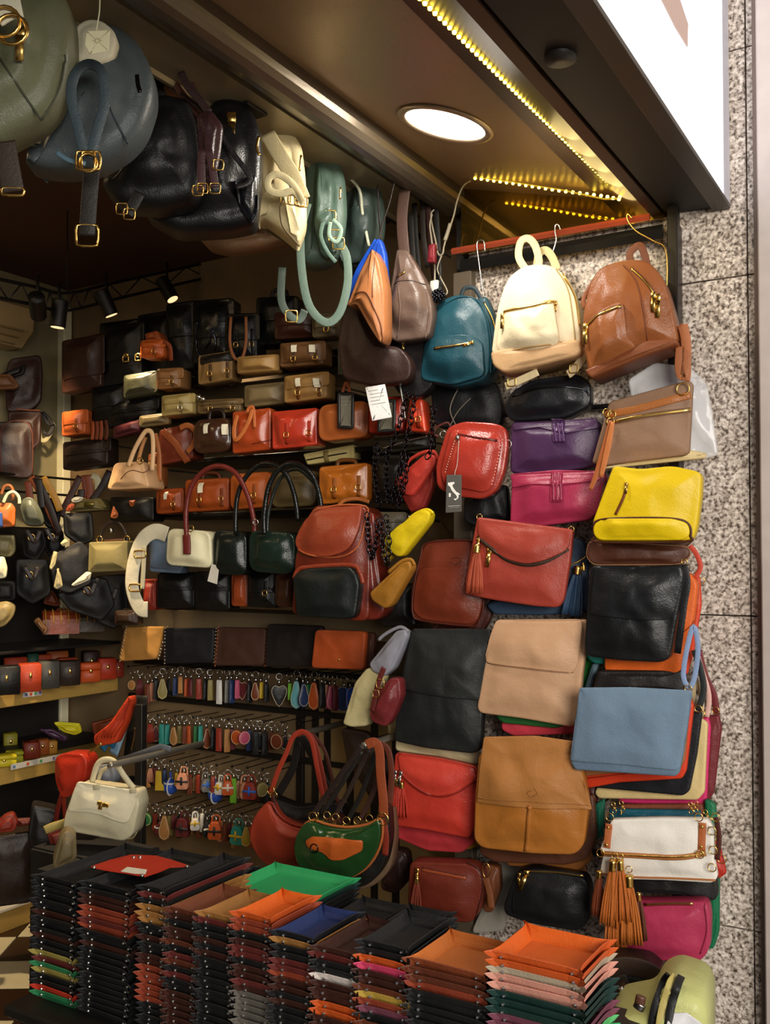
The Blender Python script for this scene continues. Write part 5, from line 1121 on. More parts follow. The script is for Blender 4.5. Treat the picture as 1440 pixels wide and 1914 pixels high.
def card(lab, P, col, Y, frame=None, dot=None, lines=0):
    F = Fr('price_card', lab, 'card', P[3][0], P[3][1], Y=Y, yaw=20)
    c = pillow(F, 'card', P, plain(col, .6), r=1, depth=.003, puff=0, wr=0)
    if frame: strip(F, 'frame', [P[0], P[1], P[2], P[3]], .012, .006, plain(frame, .4), off=.004, closed=True, sm=False)
    if dot: decal(F, 'dot_print', [(dot[0]+2.6*math.cos(R(a)), dot[1]+3.4*math.sin(R(a))) for a in range(0, 360, 45)], plain('2c7a34', .5), .0031, parent=c)
    for k in range(lines):
        u = .12+.1*k; a = Vector(P[0]).lerp(Vector(P[3]), u); b = Vector(P[1]).lerp(Vector(P[2]), u); p = a.lerp(b, .12); q = a.lerp(b, .85 if k % 3 else .6)
        decal(F, 'line_print', [(p.x, p.y), (q.x, q.y), (q.x, q.y+.9), (p.x, p.y+.9)], plain('8f8c84', .6), .0031, parent=c)
    return F
card('grey price card with a green dot hanging above the black framed card', [(632, 638), (644, 637), (643, 700), (632, 700)], '6b6a58', 2.84, dot=(638, 692))
card('grey card in a black frame hanging before the tan orange tote', [(634, 736), (660, 736), (659, 800), (634, 798)], '76705f', 2.82, frame='14110f', lines=3)
card('white price sheet with faint lines of print, hanging before the red totes', [(683, 724), (720, 718), (733, 780), (696, 787)], 'dcdad8', 2.70, lines=5)
card('dark grey card in a black frame half hidden behind the white price sheet', [(712, 752), (738, 748), (736, 804), (708, 806)], '625d4c', 2.78, frame='100e0d')
F = Fr('steel_rod', 'thin pale steel rod slanting down beside the white price sheet', 'rod', 750, 740, Y=2.80); strip(F, 'rod', [(745, 705), (752, 745), (758, 785)], .007, .0069, SILV, off=0)
# -- fourth row: orange travel bags
sat('orange brown duffel with white tag at the left end of the fourth row', 300, 916, 352, 962, '9c4418', s=-4, Y=2.98, fl=0, buck=1, tags=1, name='travel_bag', r=8)
F = sat('orange leather duffel with two pockets and white tag in the fourth row', 354, 898, 436, 958, '94400f', s=-4, Y=2.96, fl=.0, buck=2, tags=1, name='travel_bag', r=8, handle=12)
sat('bright orange duffel with a gold lock behind the arched black handles', 438, 888, 514, 954, 'b0551a', s=-6, Y=2.98, fl=0, buck=1, name='travel_bag', r=14)
sat('olive brown duffel behind the arched black handles', 514, 884, 598, 950, '5a4a2b', s=-4, Y=2.99, fl=0, buck=0, name='travel_bag', r=16)
sat('glossy amber leather bag with two straps, right end of the fourth row', 603, 874, 694, 944, 'b4641c', s=-8, Y=2.95, fl=0, buck=2, name='travel_bag', r=8, rough=.22, coat=.4, handle=10, wr=.014)
F = bag('parcel', 'pale yellow lit box with dark bands on the shelf above the amber bag', 'box', [(572, 850), (666, 832), (668, 858), (580, 870)], 3.1, 'cdb877', r=3, depth=.08, puff=.003, wall='side', rough=.6)
strip(F, 'band', [(610, 843), (612, 863)], .02, .004, leather('8a7540', .5), lift=.001); strip(F, 'band', [(574, 860), (666, 845)], .006, .004, leather('2c2418', .5), lift=.001)
# reptile handbag
F = sat('pale cream reptile print handbag with tall handles, hanging left of the totes', 212, 868, 292, 918, 'cda276', s=-4, Y=2.86, fl=0, buck=0, name='handbag', r=10, depth=.12, t=14, wr=.01)
strip(F, 'handle', [(240, 872), (252, 840), (268, 812), (276, 806), (284, 812), (286, 840), (284, 880)], .02, .012, leather('d8b083', .4), off=.13)
strip(F, 'handle', [(256, 872), (264, 840), (272, 818)], .018, .012, leather('b8824f', .4), off=.06); strip(F, 'handle', [(290, 812), (297, 850), (298, 900)], .022, .012, leather('9c5b2e', .4), off=.03)
for x, y in ((243, 866), (283, 866), (262, 862)): ring_obj(F, 'ring', F.uv(x, y, .13), .012, .004, GOLD)
strip(F, 'stitch_line', [(226, 896), (245, 880), (268, 884), (280, 876)], .004, .003, leather('6b4526', .4), lift=.001)
F = sat('orange reptile print bag tucked behind the cream handbag', 284, 850, 304, 915, '8a4c24', s=-4, Y=2.95, fl=0, buck=0, depth=.08)
# -- fifth row
F = Fr('shoulder_strap_loop', 'wide white leather belt strap with brass buckles, hanging at the left of the row', 'strap', 262, 1140, Y=2.82, yaw=8)
strip(F, 'strap', [(312, 1000), (290, 994), (268, 1008), (254, 1040), (247, 1080), (250, 1110), (262, 1135), (276, 1138)], .062, .006, leather('d4cdb4', .45), off=0)
for x, y in ((262, 1036), (253, 1098)): ring_obj(F, 'buckle', F.uv(x, y, .006), .028, .007, GOLD, sz=.5, square=True)
strip(F, 'strap_end', [(270, 1020), (268, 1070), (266, 1100)], .02, .004, leather('c5bd9f', .45), off=.006)
sat('slate blue leather flap bag behind the white handbag', 286, 1000, 344, 1068, '5f7188', s=4, Y=2.93, fl=.9, buck=0, name='handbag', r=7, depth=.07)
sat('narrow red bag below the slate blue bag', 276, 1082, 300, 1140, '7d2413', s=0, Y=3.0, fl=0, buck=0, name='handbag')
F = sat('cream white leather handbag with tall maroon arched handles', 322, 988, 408, 1056, 'd9d2ae', s=6, Y=2.85, fl=0, buck=0, name='handbag', r=16, depth=.12, t=4, rough=.36)
strip(F, 'handle', [(349, 1036), (349, 1000), (348, 960), (356, 915), (378, 884), (408, 872), (440, 885), (462, 925), (474, 970), (476, 1000)], .02, .018, leather('64201a', .3), off=.15, )
strip(F, 'handle_end', [(349, 1000), (350, 1020), (350, 1036)], .03, .01, leather('64201a', .35), off=.155); ring_obj(F, 'ring', F.uv(357, 988, .13), .012, .004, GOLD)
F = sat('black green leather handbag right of the cream one, with a hanging white tag', 408, 990, 470, 1072, '101713', s=4, Y=2.88, fl=0, buck=0, name='handbag', r=20, depth=.1, rough=.25)
strip(F, 'handle', [(440, 1000), (442, 940), (455, 900), (482, 872), (510, 870), (535, 890), (550, 930), (556, 975)], .019, .017, leather('0b0d0c', .25), off=.11)
pillow(F, 'paper_tag', [(396, 1054), (410, 1058), (406, 1092), (388, 1086)], plain('cfcabd', .6), r=1, depth=.003, puff=0, wr=0, off=.1)
F = sat('dark bottle green leather handbag with arched black handles, next to the saddle backpack', 474, 990, 560, 1068, '14231b', s=6, Y=2.85, fl=0, buck=0, name='handbag', r=22, depth=.1, rough=.22, wr=.01)
strip(F, 'handle', [(494, 1000), (494, 960), (504, 905), (528, 872), (556, 868), (584, 890), (598, 930), (602, 975)], .02, .018, leather('0a0c0b', .22), off=.12)
strip(F, 'handle', [(500, 1000), (502, 960), (514, 915), (534, 884), (560, 878), (590, 905)], .014, .013, leather('1d221f', .22), off=.04); ring_obj(F, 'ring', F.uv(478, 976, .12), .01, .004, SILV)
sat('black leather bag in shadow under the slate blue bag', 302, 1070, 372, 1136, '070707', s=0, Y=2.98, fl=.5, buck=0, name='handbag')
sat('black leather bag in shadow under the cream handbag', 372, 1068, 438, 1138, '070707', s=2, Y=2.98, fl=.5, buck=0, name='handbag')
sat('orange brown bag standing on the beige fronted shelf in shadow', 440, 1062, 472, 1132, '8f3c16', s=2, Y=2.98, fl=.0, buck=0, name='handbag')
sat('black bag with a gold clasp left of the brown gathered bag', 470, 1064, 524, 1134, '070707', s=2, Y=2.97, fl=.6, buck=1, name='handbag')
F = sat('brown gathered bag squeezed against the saddle backpack', 522, 1070, 560, 1134, '40210f', s=0, Y=2.93, fl=0, buck=0, name='handbag', r=12, wr=.014)
# saddle leather backpack with black pocket
F = bag('saddle_backpack', 'big chestnut leather backpack with a rounded flap and a black front pocket', 'backpack', [(566, 1040), (600, 948), (690, 948), (700, 965), (702, 1060), (700, 1150), (690, 1158), (560, 1145)], 2.92, '6b2412', yaw=10, r=[10, 12, 12, 12, 8, 14, 12, 12], depth=.14, puff=.02, wall='side', rough=.3, coat=.3)
pillow(F, 'side_gusset', [(684, 960), (706, 960), (712, 1040), (726, 1140), (712, 1156), (672, 1154), (662, 1144), (684, 1060)], leather('6b2214', .3, coat=.3), r=8, depth=.1, off=.02)
strip(F, 'seam', [(692, 1030), (688, 1090), (683, 1150)], .004, .003, leather('35100a', .4), off=.125)
addflap(F, [(598, 952), (684, 948), (680, 990), (664, 1030), (625, 1042), (572, 1036), (560, 1015), (572, 985)], '8c3a22', r=[10, 8, 14, 22, 14, 20, 12, 16], d=.016, puff=.012, rough=.28)
strip(F, 'piping', [(598, 952), (684, 948), (680, 990), (664, 1028), (625, 1042), (572, 1034), (560, 1015), (572, 985)], .006, .0059, leather('a8552c', .35), lift=.003, closed=True)
pillow(F, 'front_pocket', [(553, 1075), (575, 1062), (655, 1058), (668, 1070), (676, 1090), (668, 1150), (655, 1156), (560, 1150)], leather('0f1513', .4), r=12, depth=.05, off=.135, puff=.012)
strip(F, 'pocket_zip', [(552, 1080), (558, 1066), (575, 1060), (655, 1056), (672, 1070), (678, 1090)], .016, .01, leather('82321a', .35), off=.17)
strip(F, 'carry_loop', [(632, 948), (645, 937), (668, 934), (690, 940)], .014, .006, leather('a8622f', .4), off=.05)
# chains
for k, (pts, lab) in enumerate((([(760, 735), (745, 800), (720, 850), (700, 830)], 'black metal chain hanging before the red tote, leftmost'),
    ([(776, 738), (768, 790), (752, 860), (748, 930), (740, 960)], 'long black metal chain in the middle, crossing the red tote'),
    ([(812, 760), (808, 800), (806, 840), (795, 860)], 'short black metal chain right of the red bag'),
    ([(705, 830), (700, 880), (706, 930), (712, 946)], 'black chain beside the amber bag, left strand'),
    ([(724, 845), (722, 900), (728, 945)], 'black chain beside the amber bag, second strand'),
    ([(752, 860), (738, 910), (735, 945)], 'black chain left of the red pouch, upper strand'),
    ([(760, 850), (758, 900), (742, 950)], 'black chain left of the red pouch, outer strand'),
    ([(687, 960), (690, 1010), (696, 1044), (704, 1010), (706, 965)], 'gunmetal chain looping in front of the saddle backpack, left loop'),
    ([(712, 970), (716, 1020), (724, 1056), (728, 1010), (722, 965)], 'gunmetal chain looping left of the yellow pouch, right loop'))):
    chain('chain_strap', lab, pts, .019, .009, .0048, GUN if k > 6 else plain('24242a', .2, 1), 2.74 if k < 3 else 2.78, yaw=8)
F = sat('dark grey bag behind the hanging black chains', 700, 820, 812, 850, '2a251c', s=-12, Y=3.0, fl=0, buck=0, name='handbag', depth=.05)
strip(F, 'metal_edge', [(716, 838), (740, 831), (770, 822), (800, 815)], .008, .006, SILV, off=.09)
sat('dark bag behind the black chains, left of the red pouch', 700, 850, 765, 940, '17130f', s=0, Y=2.98, fl=0, buck=0, name='handbag', depth=.05)
sat('taupe suede bag behind the gunmetal chain loops', 692, 958, 760, 1020, '57503f', s=0, Y=2.98, fl=.3, buck=0, name='handbag', depth=.06)
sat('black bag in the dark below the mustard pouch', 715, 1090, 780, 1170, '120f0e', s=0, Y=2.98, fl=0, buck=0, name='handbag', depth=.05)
# -- flat wallets under the beige board
def wallet(lab, P, col, studs=False, edge=None, Y=3.06):
    F = bag('flat_wallet', lab, 'wallet', P, Y, col, yaw=4, r=9, depth=.03, puff=.006, rough=.6, wall='side')
    if studs:
        for a, b in ((P[0], P[3]), (P[1], P[2])):
            for k in range(11):
                u = k/10; stud(F, a[0]+(b[0]-a[0])*u, a[1]+(b[1]-a[1])*u, .005, SILV if studs == 1 else plain('7d4526', .4), lift=.0)
    return F
wallet('golden tan reptile wallet with chain studded sides, leftmost of the flat wallets', [(236, 1171), (312, 1171), (296, 1232), (224, 1236)], 'a8793a', 1)
wallet('black wallet with silver studded sides, second of the flat wallets', [(308, 1174), (404, 1174), (400, 1238), (308, 1240)], '15161a', 1)
wallet('dark brown suede wallet with whip stitched edge, third of the flat wallets', [(408, 1172), (500, 1174), (496, 1244), (402, 1244)], '43281c', 2)
wallet('near black wallet, fourth of the flat wallets, beside the orange one', [(502, 1166), (606, 1170), (600, 1246), (498, 1246)], '1b1312')
F = wallet('bright orange brown flap wallet with a tiny clasp, right end of the flat wallets', [(592, 1177), (686, 1180), (682, 1252), (584, 1248)], 'a9481a', Y=2.98)
stud(F, 634, 1233, .005); wallet('dark brown wallet edge directly right of the orange one', [(684, 1182), (702, 1182), (700, 1250), (682, 1250)], '45200f', Y=3.03)
# ================================================================ KEY FOBS
KC = {'red': '8c2f20', 'brown': '6b331c', 'orange': 'b8511f', 'navy': '24345c', 'light blue': '6fb4bd', 'white': 'dcd8d0', 'yellow': 'c3a02c', 'black': '161616', 'green': '2b6a3a', 'teal': '2f8a80', 'tan': 'a5733f', 'olive': '8a7c45', 'maroon': '5c2024', 'pink': 'b04a66', 'lime': '6fae2c', 'blue': '2a4fae', 'salmon': 'c98a6b', 'grey': '77746d'}
FOBN = {'drop': 'teardrop', 'loop': 'strap', 'round': 'round', 'rect': 'rectangular', 'tassel': 'tasselled', 'mini': 'little bag', 'ball': 'striped ball', 'heart': 'heart shaped', 'boot': 'boot shaped'}
def fobpoly(kind):
    if kind == 'drop': return [(-.008, 0), (.008, 0), (.016, -.03), (.024, -.06), (.02, -.088), (0, -.1), (-.02, -.088), (-.024, -.06), (-.016, -.03)]
    if kind == 'loop': return [(-.012, 0), (.012, 0), (.014, -.05), (.014, -.1), (-.014, -.1), (-.014, -.05)]
    if kind == 'round': return [(.028*math.sin(a), -.032+.03*math.cos(a)) for a in [R(36*k) for k in range(10)]]
    if kind == 'rect': return [(-.02, 0), (.02, 0), (.02, -.07), (-.02, -.07)]
    if kind == 'mini': return [(-.022, -.018), (-.014, 0), (.014, 0), (.022, -.018), (.026, -.05), (.02, -.062), (-.02, -.062), (-.026, -.05)]
    if kind == 'heart': return [(0, -.006), (.016, 0), (.03, -.012), (.028, -.04), (0, -.085), (-.028, -.04), (-.03, -.012), (-.016, 0)]
    if kind == 'boot': return [(-.012, 0), (.012, 0), (.014, -.05), (.034, -.07), (.03, -.08), (-.014, -.08)]
    return [(-.01, 0), (.01, 0), (.014, -.02), (-.014, -.02)]
kcount = {}
def keyfob(px, py, kind, colr, row, yaw, Y, size=1, prev=None):
    nmx = f'{colr} {FOBN[kind]} key fob'
    lab = f'{nmx}, {row} row' + (f', right of {prev}' if prev else ', leftmost')
    kcount[lab] = kcount.get(lab, 0)+1
    F = Fr('key_fob', lab, 'key fob', px, py, Y=Y, yaw=yaw, group=f'key fobs in the {row} row')
    M_ = leather(KC[colr], .4); s = size
    ring_obj(F, 'ring', (0, 0, .012), .013, .003, SILV); 
    m = MB(); m.tube([(0, 0, -.002), (0, 0, -.012), (0, 0, -.02)], .012, .008, n=6); m.obj('clasp', SILV, F.root)
    P = [(x*s, -.02+z*s) for x, z in fobpoly(kind)]
    if kind == 'ball':
        m = MB(); m.tube([(0, 0, -.018), (0, 0, -.05*s)], .01, .004); m.obj('strap', M_, F.root)
        m = MB(); m.sphere((0, 0, -.075*s), .03*s, 14, 10); b = m.obj('ball', M_, F.root)
        m = MB(); m.tube([Vector((.0305*s*math.cos(a), .0305*s*math.sin(a)*1, -.075*s)) if False else Vector((0, .0305*s*math.cos(a), -.075*s+.0305*s*math.sin(a))) for a in [R(20*k) for k in range(18)]], .012*s, .003, closed=True, ref=(1, 0, 0)); m.tube([Vector((.0302*s*math.cos(a)*.86+.0, .0302*s*math.sin(a)*.86, -.06*s)) for a in [R(20*k) for k in range(18)]], .004, .008, closed=True, ref=(0, 0, 1)); m.obj('stripe', plain('e3ded4', .5), b)
    elif kind == 'tassel':
        m = MB()
        for i in range(7): x = (i-3)*.006*s; m.tube([(x*.4, 0, -.02), (x*.8, .003*(i % 2), -.06*s), (x, .003*(i % 2), -.105*s)], .006*s, .003)
        m.obj('fob', M_, F.root)
    else:
        pillow(F, 'fob', P, M_, r=.004/F.mpp, depth=.008 if kind != 'mini' else .025, puff=.003, rim=.003, wr=0, local=True)
        if kind in ('drop', 'round', 'heart', 'rect'):
            c = sum((Vector(p) for p in P), Vector((0, 0)))/len(P)
            Q = [Vector((c.x+(p[0]-c.x)*.82, -.0095, c.y+(p[1]-c.y)*.84)) for p in P]
            m = MB(); m.tube(spline(Q, 3, True), .0022, .0015, closed=True, n=5); m.obj('stitching', plain('d9c49a', .6), F.root)
        if kind == 'mini':
            m = MB(); m.tube(spline([(-.016*s, 0, -.03), (-.012*s, -.0, .0), (0, 0, .006), (.012*s, 0, 0), (.016*s, 0, -.03)], 4), .007, .003); m.obj('handle', M_, F.root)
            m = MB(); m.box((-.026*s, -.03, -.052*s), (.026*s, -.027, -.044*s)); m.box((-.004, -.033, -.062*s), (.004, -.028, -.03*s)); m.obj('band', plain(random.choice(['e6e0d0', '3a6fd0', '1c1c1c', 'd8b020']), .5), F.root)
    return nmx
def fobrow(row, items, Y, yaws):
    prev = None
    for i, it in enumerate(items):
        x, y, kind, colr = it[:4]; sz = it[4] if len(it) > 4 else 1
        yw = it[5] if len(it) > 5 else yaws[i % len(yaws)]
        n_ = keyfob(x, y, kind, colr, row, yw, Y-.018*(i % 3), sz, prev)
        prev = 'the '+n_.replace(' key fob', ' one')
def hooks(pts, Y, n=9):
    """rods reaching out of the wall that carry the rings"""
    for i in range(n):
        u = i/(n-1); x = pts[0][0]+(pts[1][0]-pts[0][0])*u; y = pts[0][1]+(pts[1][1]-pts[0][1])*u
        p = at(x, y, Y=Y-.05); m = MB(); m.tube([p, Vector((p.x, YI, p.z))], .004, .0039, ref=(0, 0, 1), n=6); m.sphere(p, .006, 8, 6); m.obj('hook', GUN, WS)
ya = [8, 60, 25, 70, 10, 40]
ks = []
R1 = [(248, 1262, 'round', 'tan', .8), (262, 1262, 'tassel', 'maroon'), (276, 1270, 'loop', 'brown', .9), (285, 1268, 'tassel', 'salmon'), (292, 1262, 'loop', 'black', .9, 60), (304, 1260, 'drop', 'olive', .95), (316, 1262, 'boot', 'black', .9), (327, 1258, 'loop', 'navy', .8, 60), (338, 1256, 'loop', 'tan', .75), (348, 1260, 'loop', 'orange', .8, 70), (357, 1260, 'loop', 'maroon', .8), (372, 1260, 'loop', 'red', .9), (384, 1262, 'loop', 'black', .9, 70), (393, 1262, 'loop', 'olive', .9, 50),
      (411, 1262, 'loop', 'white', 1.05, 5), (425, 1262, 'loop', 'grey', 1, 60), (433, 1262, 'loop', 'navy', 1, 70), (443, 1262, 'loop', 'pink', .8, 60), (455, 1264, 'heart', 'maroon', 1.05), (466, 1266, 'loop', 'black', .9, 70), (478, 1266, 'drop', 'brown', .8), (488, 1266, 'loop', 'yellow', .7, 70), (498, 1268, 'loop', 'black', .8, 60), (522, 1270, 'heart', 'black', 1.2), (541, 1268, 'loop', 'lime', .7, 70), (555, 1264, 'drop', 'light blue', 1.15, 5), (567, 1268, 'drop', 'navy', 1.0, 60), (576, 1270, 'loop', 'green', .9, 75),
      (588, 1266, 'drop', 'orange', 1.15, 5), (602, 1268, 'loop', 'black', 1, 60), (609, 1270, 'drop', 'salmon', 1, 70), (617, 1272, 'drop', 'pink', 1, 75), (626, 1272, 'loop', 'maroon', 1, 75), (643, 1275, 'rect', 'navy', 1.35, 5), (655, 1276, 'rect', 'blue', 1.2, 70)]
fobrow('top', R1, YI-.12, ya); hooks([(240, 1246), (680, 1262)], YI-.12, 13)
R2 = [(268, 1346, 'loop', 'black', .8), (281, 1345, 'tassel', 'red', 1.0), (303, 1345, 'loop', 'teal', .9, 20), (312, 1346, 'loop', 'teal', .9, 70), (326, 1350, 'drop', 'tan', .85), (345, 1348, 'loop', 'brown', .8, 60), (354, 1348, 'loop', 'orange', .85), (366, 1348, 'loop', 'green', .8, 60), (374, 1348, 'loop', 'teal', .8, 75), (386, 1352, 'drop', 'brown', .95), (398, 1352, 'loop', 'black', .9, 70), (410, 1352, 'loop', 'red', 1.0, 15), (424, 1354, 'loop', 'tan', 1.0, 60), (444, 1354, 'round', 'orange', 1.1, 5), (456, 1356, 'round', 'pink', 1.0, 65), (478, 1358, 'loop', 'black', 1.0, 30), (495, 1358, 'loop', 'black', 1.0, 60), (519, 1360, 'round', 'brown', 1.15, 5), (533, 1362, 'round', 'black', 1.1, 60)]
fobrow('second', R2, YI-.12, ya); hooks([(262, 1335), (560, 1352)], YI-.12, 10)
R3 = [(272, 1430, 'boot', 'tan', 1.0), (281, 1428, 'tassel', 'salmon', .8), (297, 1432, 'boot', 'yellow', 1.1), (319, 1434, 'ball', 'blue', 1.15, 20), (331, 1436, 'loop', 'yellow', .6), (344, 1436, 'mini', 'salmon', 1.1, 20), (372, 1440, 'loop', 'red', .8), (384, 1446, 'mini', 'grey', .9), (398, 1442, 'loop', 'red', .7, 50), (403, 1450, 'ball', 'blue', 1.1, 10), (414, 1452, 'mini', 'white', .85), (426, 1450, 'mini', 'orange', .95), (437, 1446, 'loop', 'lime', 1.05, 20), (458, 1452, 'mini', 'salmon', 1.1), (470, 1452, 'mini', 'red', 1.15, 20), (489, 1452, 'round', 'olive', 1.05)]
fobrow('third', R3, YI-.14, ya); hooks([(262, 1418), (520, 1440)], YI-.14, 10)
R4 = [(276, 1510, 'round', 'green', 1.0), (300, 1520, 'ball', 'maroon', 1.0), (308, 1516, 'drop', 'tan', 1.1), (326, 1514, 'tassel', 'maroon', .8), (345, 1520, 'mini', 'maroon', 1.3), (365, 1520, 'mini', 'white', .8), (379, 1512, 'loop', 'white', .8), (388, 1526, 'mini', 'black', 1.0), (404, 1526, 'mini', 'orange', 1.2), (420, 1530, 'loop', 'brown', .8), (447, 1534, 'mini', 'teal', 1.25), (460, 1536, 'drop', 'yellow', .85)]
fobrow('lowest', R4, YI-.14, ya); hooks([(285, 1504), (480, 1524)], YI-.14, 8)
R3b = [(290, 1426, 'loop', 'maroon', .8, 30), (308, 1430, 'loop', 'navy', .8, 50), (356, 1438, 'loop', 'brown', .9, 20), (364, 1442, 'drop', 'tan', .7, 50), (392, 1444, 'loop', 'green', .8, 70), (446, 1450, 'drop', 'salmon', .8, 40), (480, 1456, 'tassel', 'brown', .9), (500, 1456, 'loop', 'black', .9, 40)]
fobrow('third, rear', R3b, YI-.07, ya)
R4b = [(290, 1512, 'loop', 'red', .8, 30), (318, 1516, 'loop', 'olive', .9, 40), (336, 1516, 'loop', 'black', 1, 60), (356, 1520, 'tassel', 'tan', .9), (372, 1520, 'loop', 'brown', .9, 40), (396, 1524, 'drop', 'navy', .8, 50), (412, 1526, 'loop', 'salmon', .9, 30), (430, 1530, 'tassel', 'maroon', .9), (438, 1532, 'loop', 'tan', 1, 60), (470, 1536, 'loop', 'orange', .9, 30)]
fobrow('lowest, rear', R4b, YI-.07, ya)
R2b = [(292, 1347, 'drop', 'maroon', .8, 40), (336, 1348, 'loop', 'olive', .8, 40), (434, 1354, 'loop', 'maroon', .9, 40), (466, 1356, 'loop', 'navy', .9, 30), (486, 1358, 'drop', 'black', .9, 40), (508, 1360, 'tassel', 'brown', .9)]
fobrow('second, rear', R2b, YI-.06, ya)
R5 = [(340, 1562, 'loop', 'olive', .8, 40), (352, 1566, 'loop', 'black', .8, 20), (378, 1568, 'loop', 'black', .7, 50), (396, 1572, 'loop', 'grey', .6, 30)]
# ================================================================ HALF MOON BAGS ON PEGS
def rod(lab, a, b, Y0_, Y1_, w=.024):
    F = Fr('display_peg', lab, 'peg', a[0], a[1], Y=Y0_, yaw=0)
    p = at(a[0], a[1], Y=Y0_)-F.loc; q = p+Vector((0, Y1_-Y0_, 0))
    m = MB(); m.tube([p, p+Vector((0, .004, 0)), q], w, w*.99, ref=(0, 0, 1), n=12); m.obj('rod', plain('a39d90', .3, .7), F.root)
    return F
rod('grey steel peg that carries the red half moon bag', (540, 1378), None, 2.84, YI)
rod('grey steel peg that carries the green half moon bag', (680, 1394), None, 2.66, YI)
rod('grey steel peg at left that carries the cream flap handbag', (205, 1431), None, 2.42, at(262, 1416, Y=2.9).y)
_q = at(258, 1431, Y=2.9)
box('display_post', (_q.x-.02, 2.9, 0), (_q.x+.02, 2.93, _q.z+.25), plain('14110f', .5), None, .002); tag(bpy.data.objects['display_post'], 'slim black post at the left of the key fobs carrying the left peg', 'post')
def moon(lab, P, rimP, Y, col, trim, yaw=10, **k):
    F = bag('half_moon_bag', lab, 'handbag', P, Y, col, yaw=yaw, r=k.pop('r', 16), depth=.06, puff=.02, wall=None, pipe=None, **k)
    Q = rounded([Vector(p) for p in P], 16); Q = Q[::2]
    m = MB(); m.tube([F.uv(p.x, p.y, .052) for p in Q], .009, .0089, closed=True, n=6); m.obj('piping', leather(trim, .35), F.root)
    return F
F = bag('half_moon_bag', 'black half moon bag behind the red one on the same peg', 'handbag', [(510, 1480), (560, 1500), (640, 1490), (650, 1540), (610, 1600), (540, 1610), (500, 1560)], 2.98, '131113', wall=None, r=16)
sling(F, [(520, 1480), (548, 1430), (562, 1378), (590, 1420), (620, 1490)], .03, '16110f', off=.05)
F = bag('half_moon_bag', 'brown half moon bag behind the red one, seen through its straps', 'handbag', [(520, 1520), (570, 1535), (640, 1515), (645, 1560), (600, 1610), (530, 1600)], 2.90, '5a2c24', wall=None, r=16)
F = moon('brick red half moon shoulder bag on the left peg, long red straps', [(507, 1490), (520, 1520), (545, 1538), (580, 1545), (615, 1540), (625, 1575), (610, 1605), (570, 1622), (525, 1622), (490, 1600), (470, 1560), (480, 1520)], None, 2.80, '94331c', '7a2413', rough=.5)
sling(F, [(506, 1482), (520, 1440), (536, 1405), (548, 1376), (566, 1366), (582, 1382), (592, 1430), (604, 1490)], .018, '94301c', off=.03)
sling(F, [(556, 1372), (574, 1368), (590, 1390), (602, 1440), (612, 1490)], .016, '7d2a1a', off=.02)
sling(F, [(582, 1368), (606, 1400), (620, 1450), (632, 1500)], .014, '4d241a', off=-.02)
for x, y in ((507, 1475), (512, 1484), (604, 1492)): ring_obj(F, 'ring', F.uv(x, y, .04), .014, .004, GOLD)
strip(F, 'buckle_tab', [(510, 1484), (514, 1510), (516, 1530)], .014, .005, leather('3d140b', .4), off=.05)
F = bag('half_moon_bag', 'taupe half moon bag furthest behind the green one', 'handbag', [(600, 1560), (700, 1570), (735, 1500), (742, 1560), (735, 1620), (705, 1652), (660, 1662), (620, 1650)], 2.74, '6d5540', wall=None, r=20)
F = bag('half_moon_bag', 'black half moon bag directly behind the green one', 'handbag', [(590, 1560), (700, 1560), (728, 1495), (732, 1560), (722, 1610), (695, 1645), (650, 1655), (600, 1642)], 2.69, '15120f', wall=None, r=20)
for k, P in enumerate(([(600, 1520), (640, 1460), (676, 1400)], [(625, 1525), (660, 1460), (690, 1396)], [(650, 1530), (680, 1470), (702, 1400)], [(672, 1530), (700, 1470), (712, 1400)])):
    sling(F, P, .016, ['1a1411', '2a1a14', '16120f', '3a2018'][k], off=.06+.003*k); 
for x, y in ((590, 1518), (612, 1520), (628, 1524), (648, 1530), (668, 1530), (690, 1526)): ring_obj(F, 'ring', F.uv(x, y, .07), .012, .004, GOLD)
F = moon('glossy dark green half moon bag with an orange zip patch, on the right peg', [(582, 1522), (610, 1534), (650, 1540), (690, 1534), (713, 1518), (715, 1550), (708, 1580), (690, 1610), (660, 1630), (620, 1635), (585, 1626), (562, 1605), (555, 1575), (562, 1545)], None, 2.62, '1d3f1b', 'a35a2c', rough=.14, coat=.7, wr=.006)
addflap(F, [(575, 1562), (590, 1552), (682, 1560), (680, 1580), (645, 1596), (625, 1596), (605, 1580), (582, 1574)], 'b4561f', r=6, d=.007, puff=.003, rough=.35, name='zip_patch')
strip(F, 'zipper', [(592, 1568), (630, 1572), (676, 1570)], .008, .004, leather('7d3412', .35), lift=.002); ring_obj(F, 'ring', F.on(591, 1576, .01), .013, .004, GUN)
sling(F, [(584, 1520), (615, 1475), (650, 1425), (676, 1390)], .018, '241611', off=.04)
sling(F, [(684, 1388), (700, 1384), (708, 1400), (710, 1440), (714, 1480), (716, 1520)], .03, '8a4020', off=.045)
sling(F, [(700, 1385), (722, 1395), (730, 1440), (726, 1500)], .02, '5c2a1a', off=.03)
ring_obj(F, 'ring', F.uv(714, 1524, .055), .018, .005, GOLD); ring_obj(F, 'ring', F.uv(586, 1520, .055), .014, .004, GOLD)
strip(F, 'strap_end', [(716, 1530), (720, 1560), (718, 1590)], .02, .005, leather('7a2a18', .4), off=.05)
F = bag('shoulder_bag', 'dark brown shoulder bag hanging behind the right peg straps', 'handbag', [(640, 1360), (690, 1368), (742, 1440), (736, 1520), (700, 1500), (650, 1420)], 3.1, '35251a', wall='side', depth=.04)
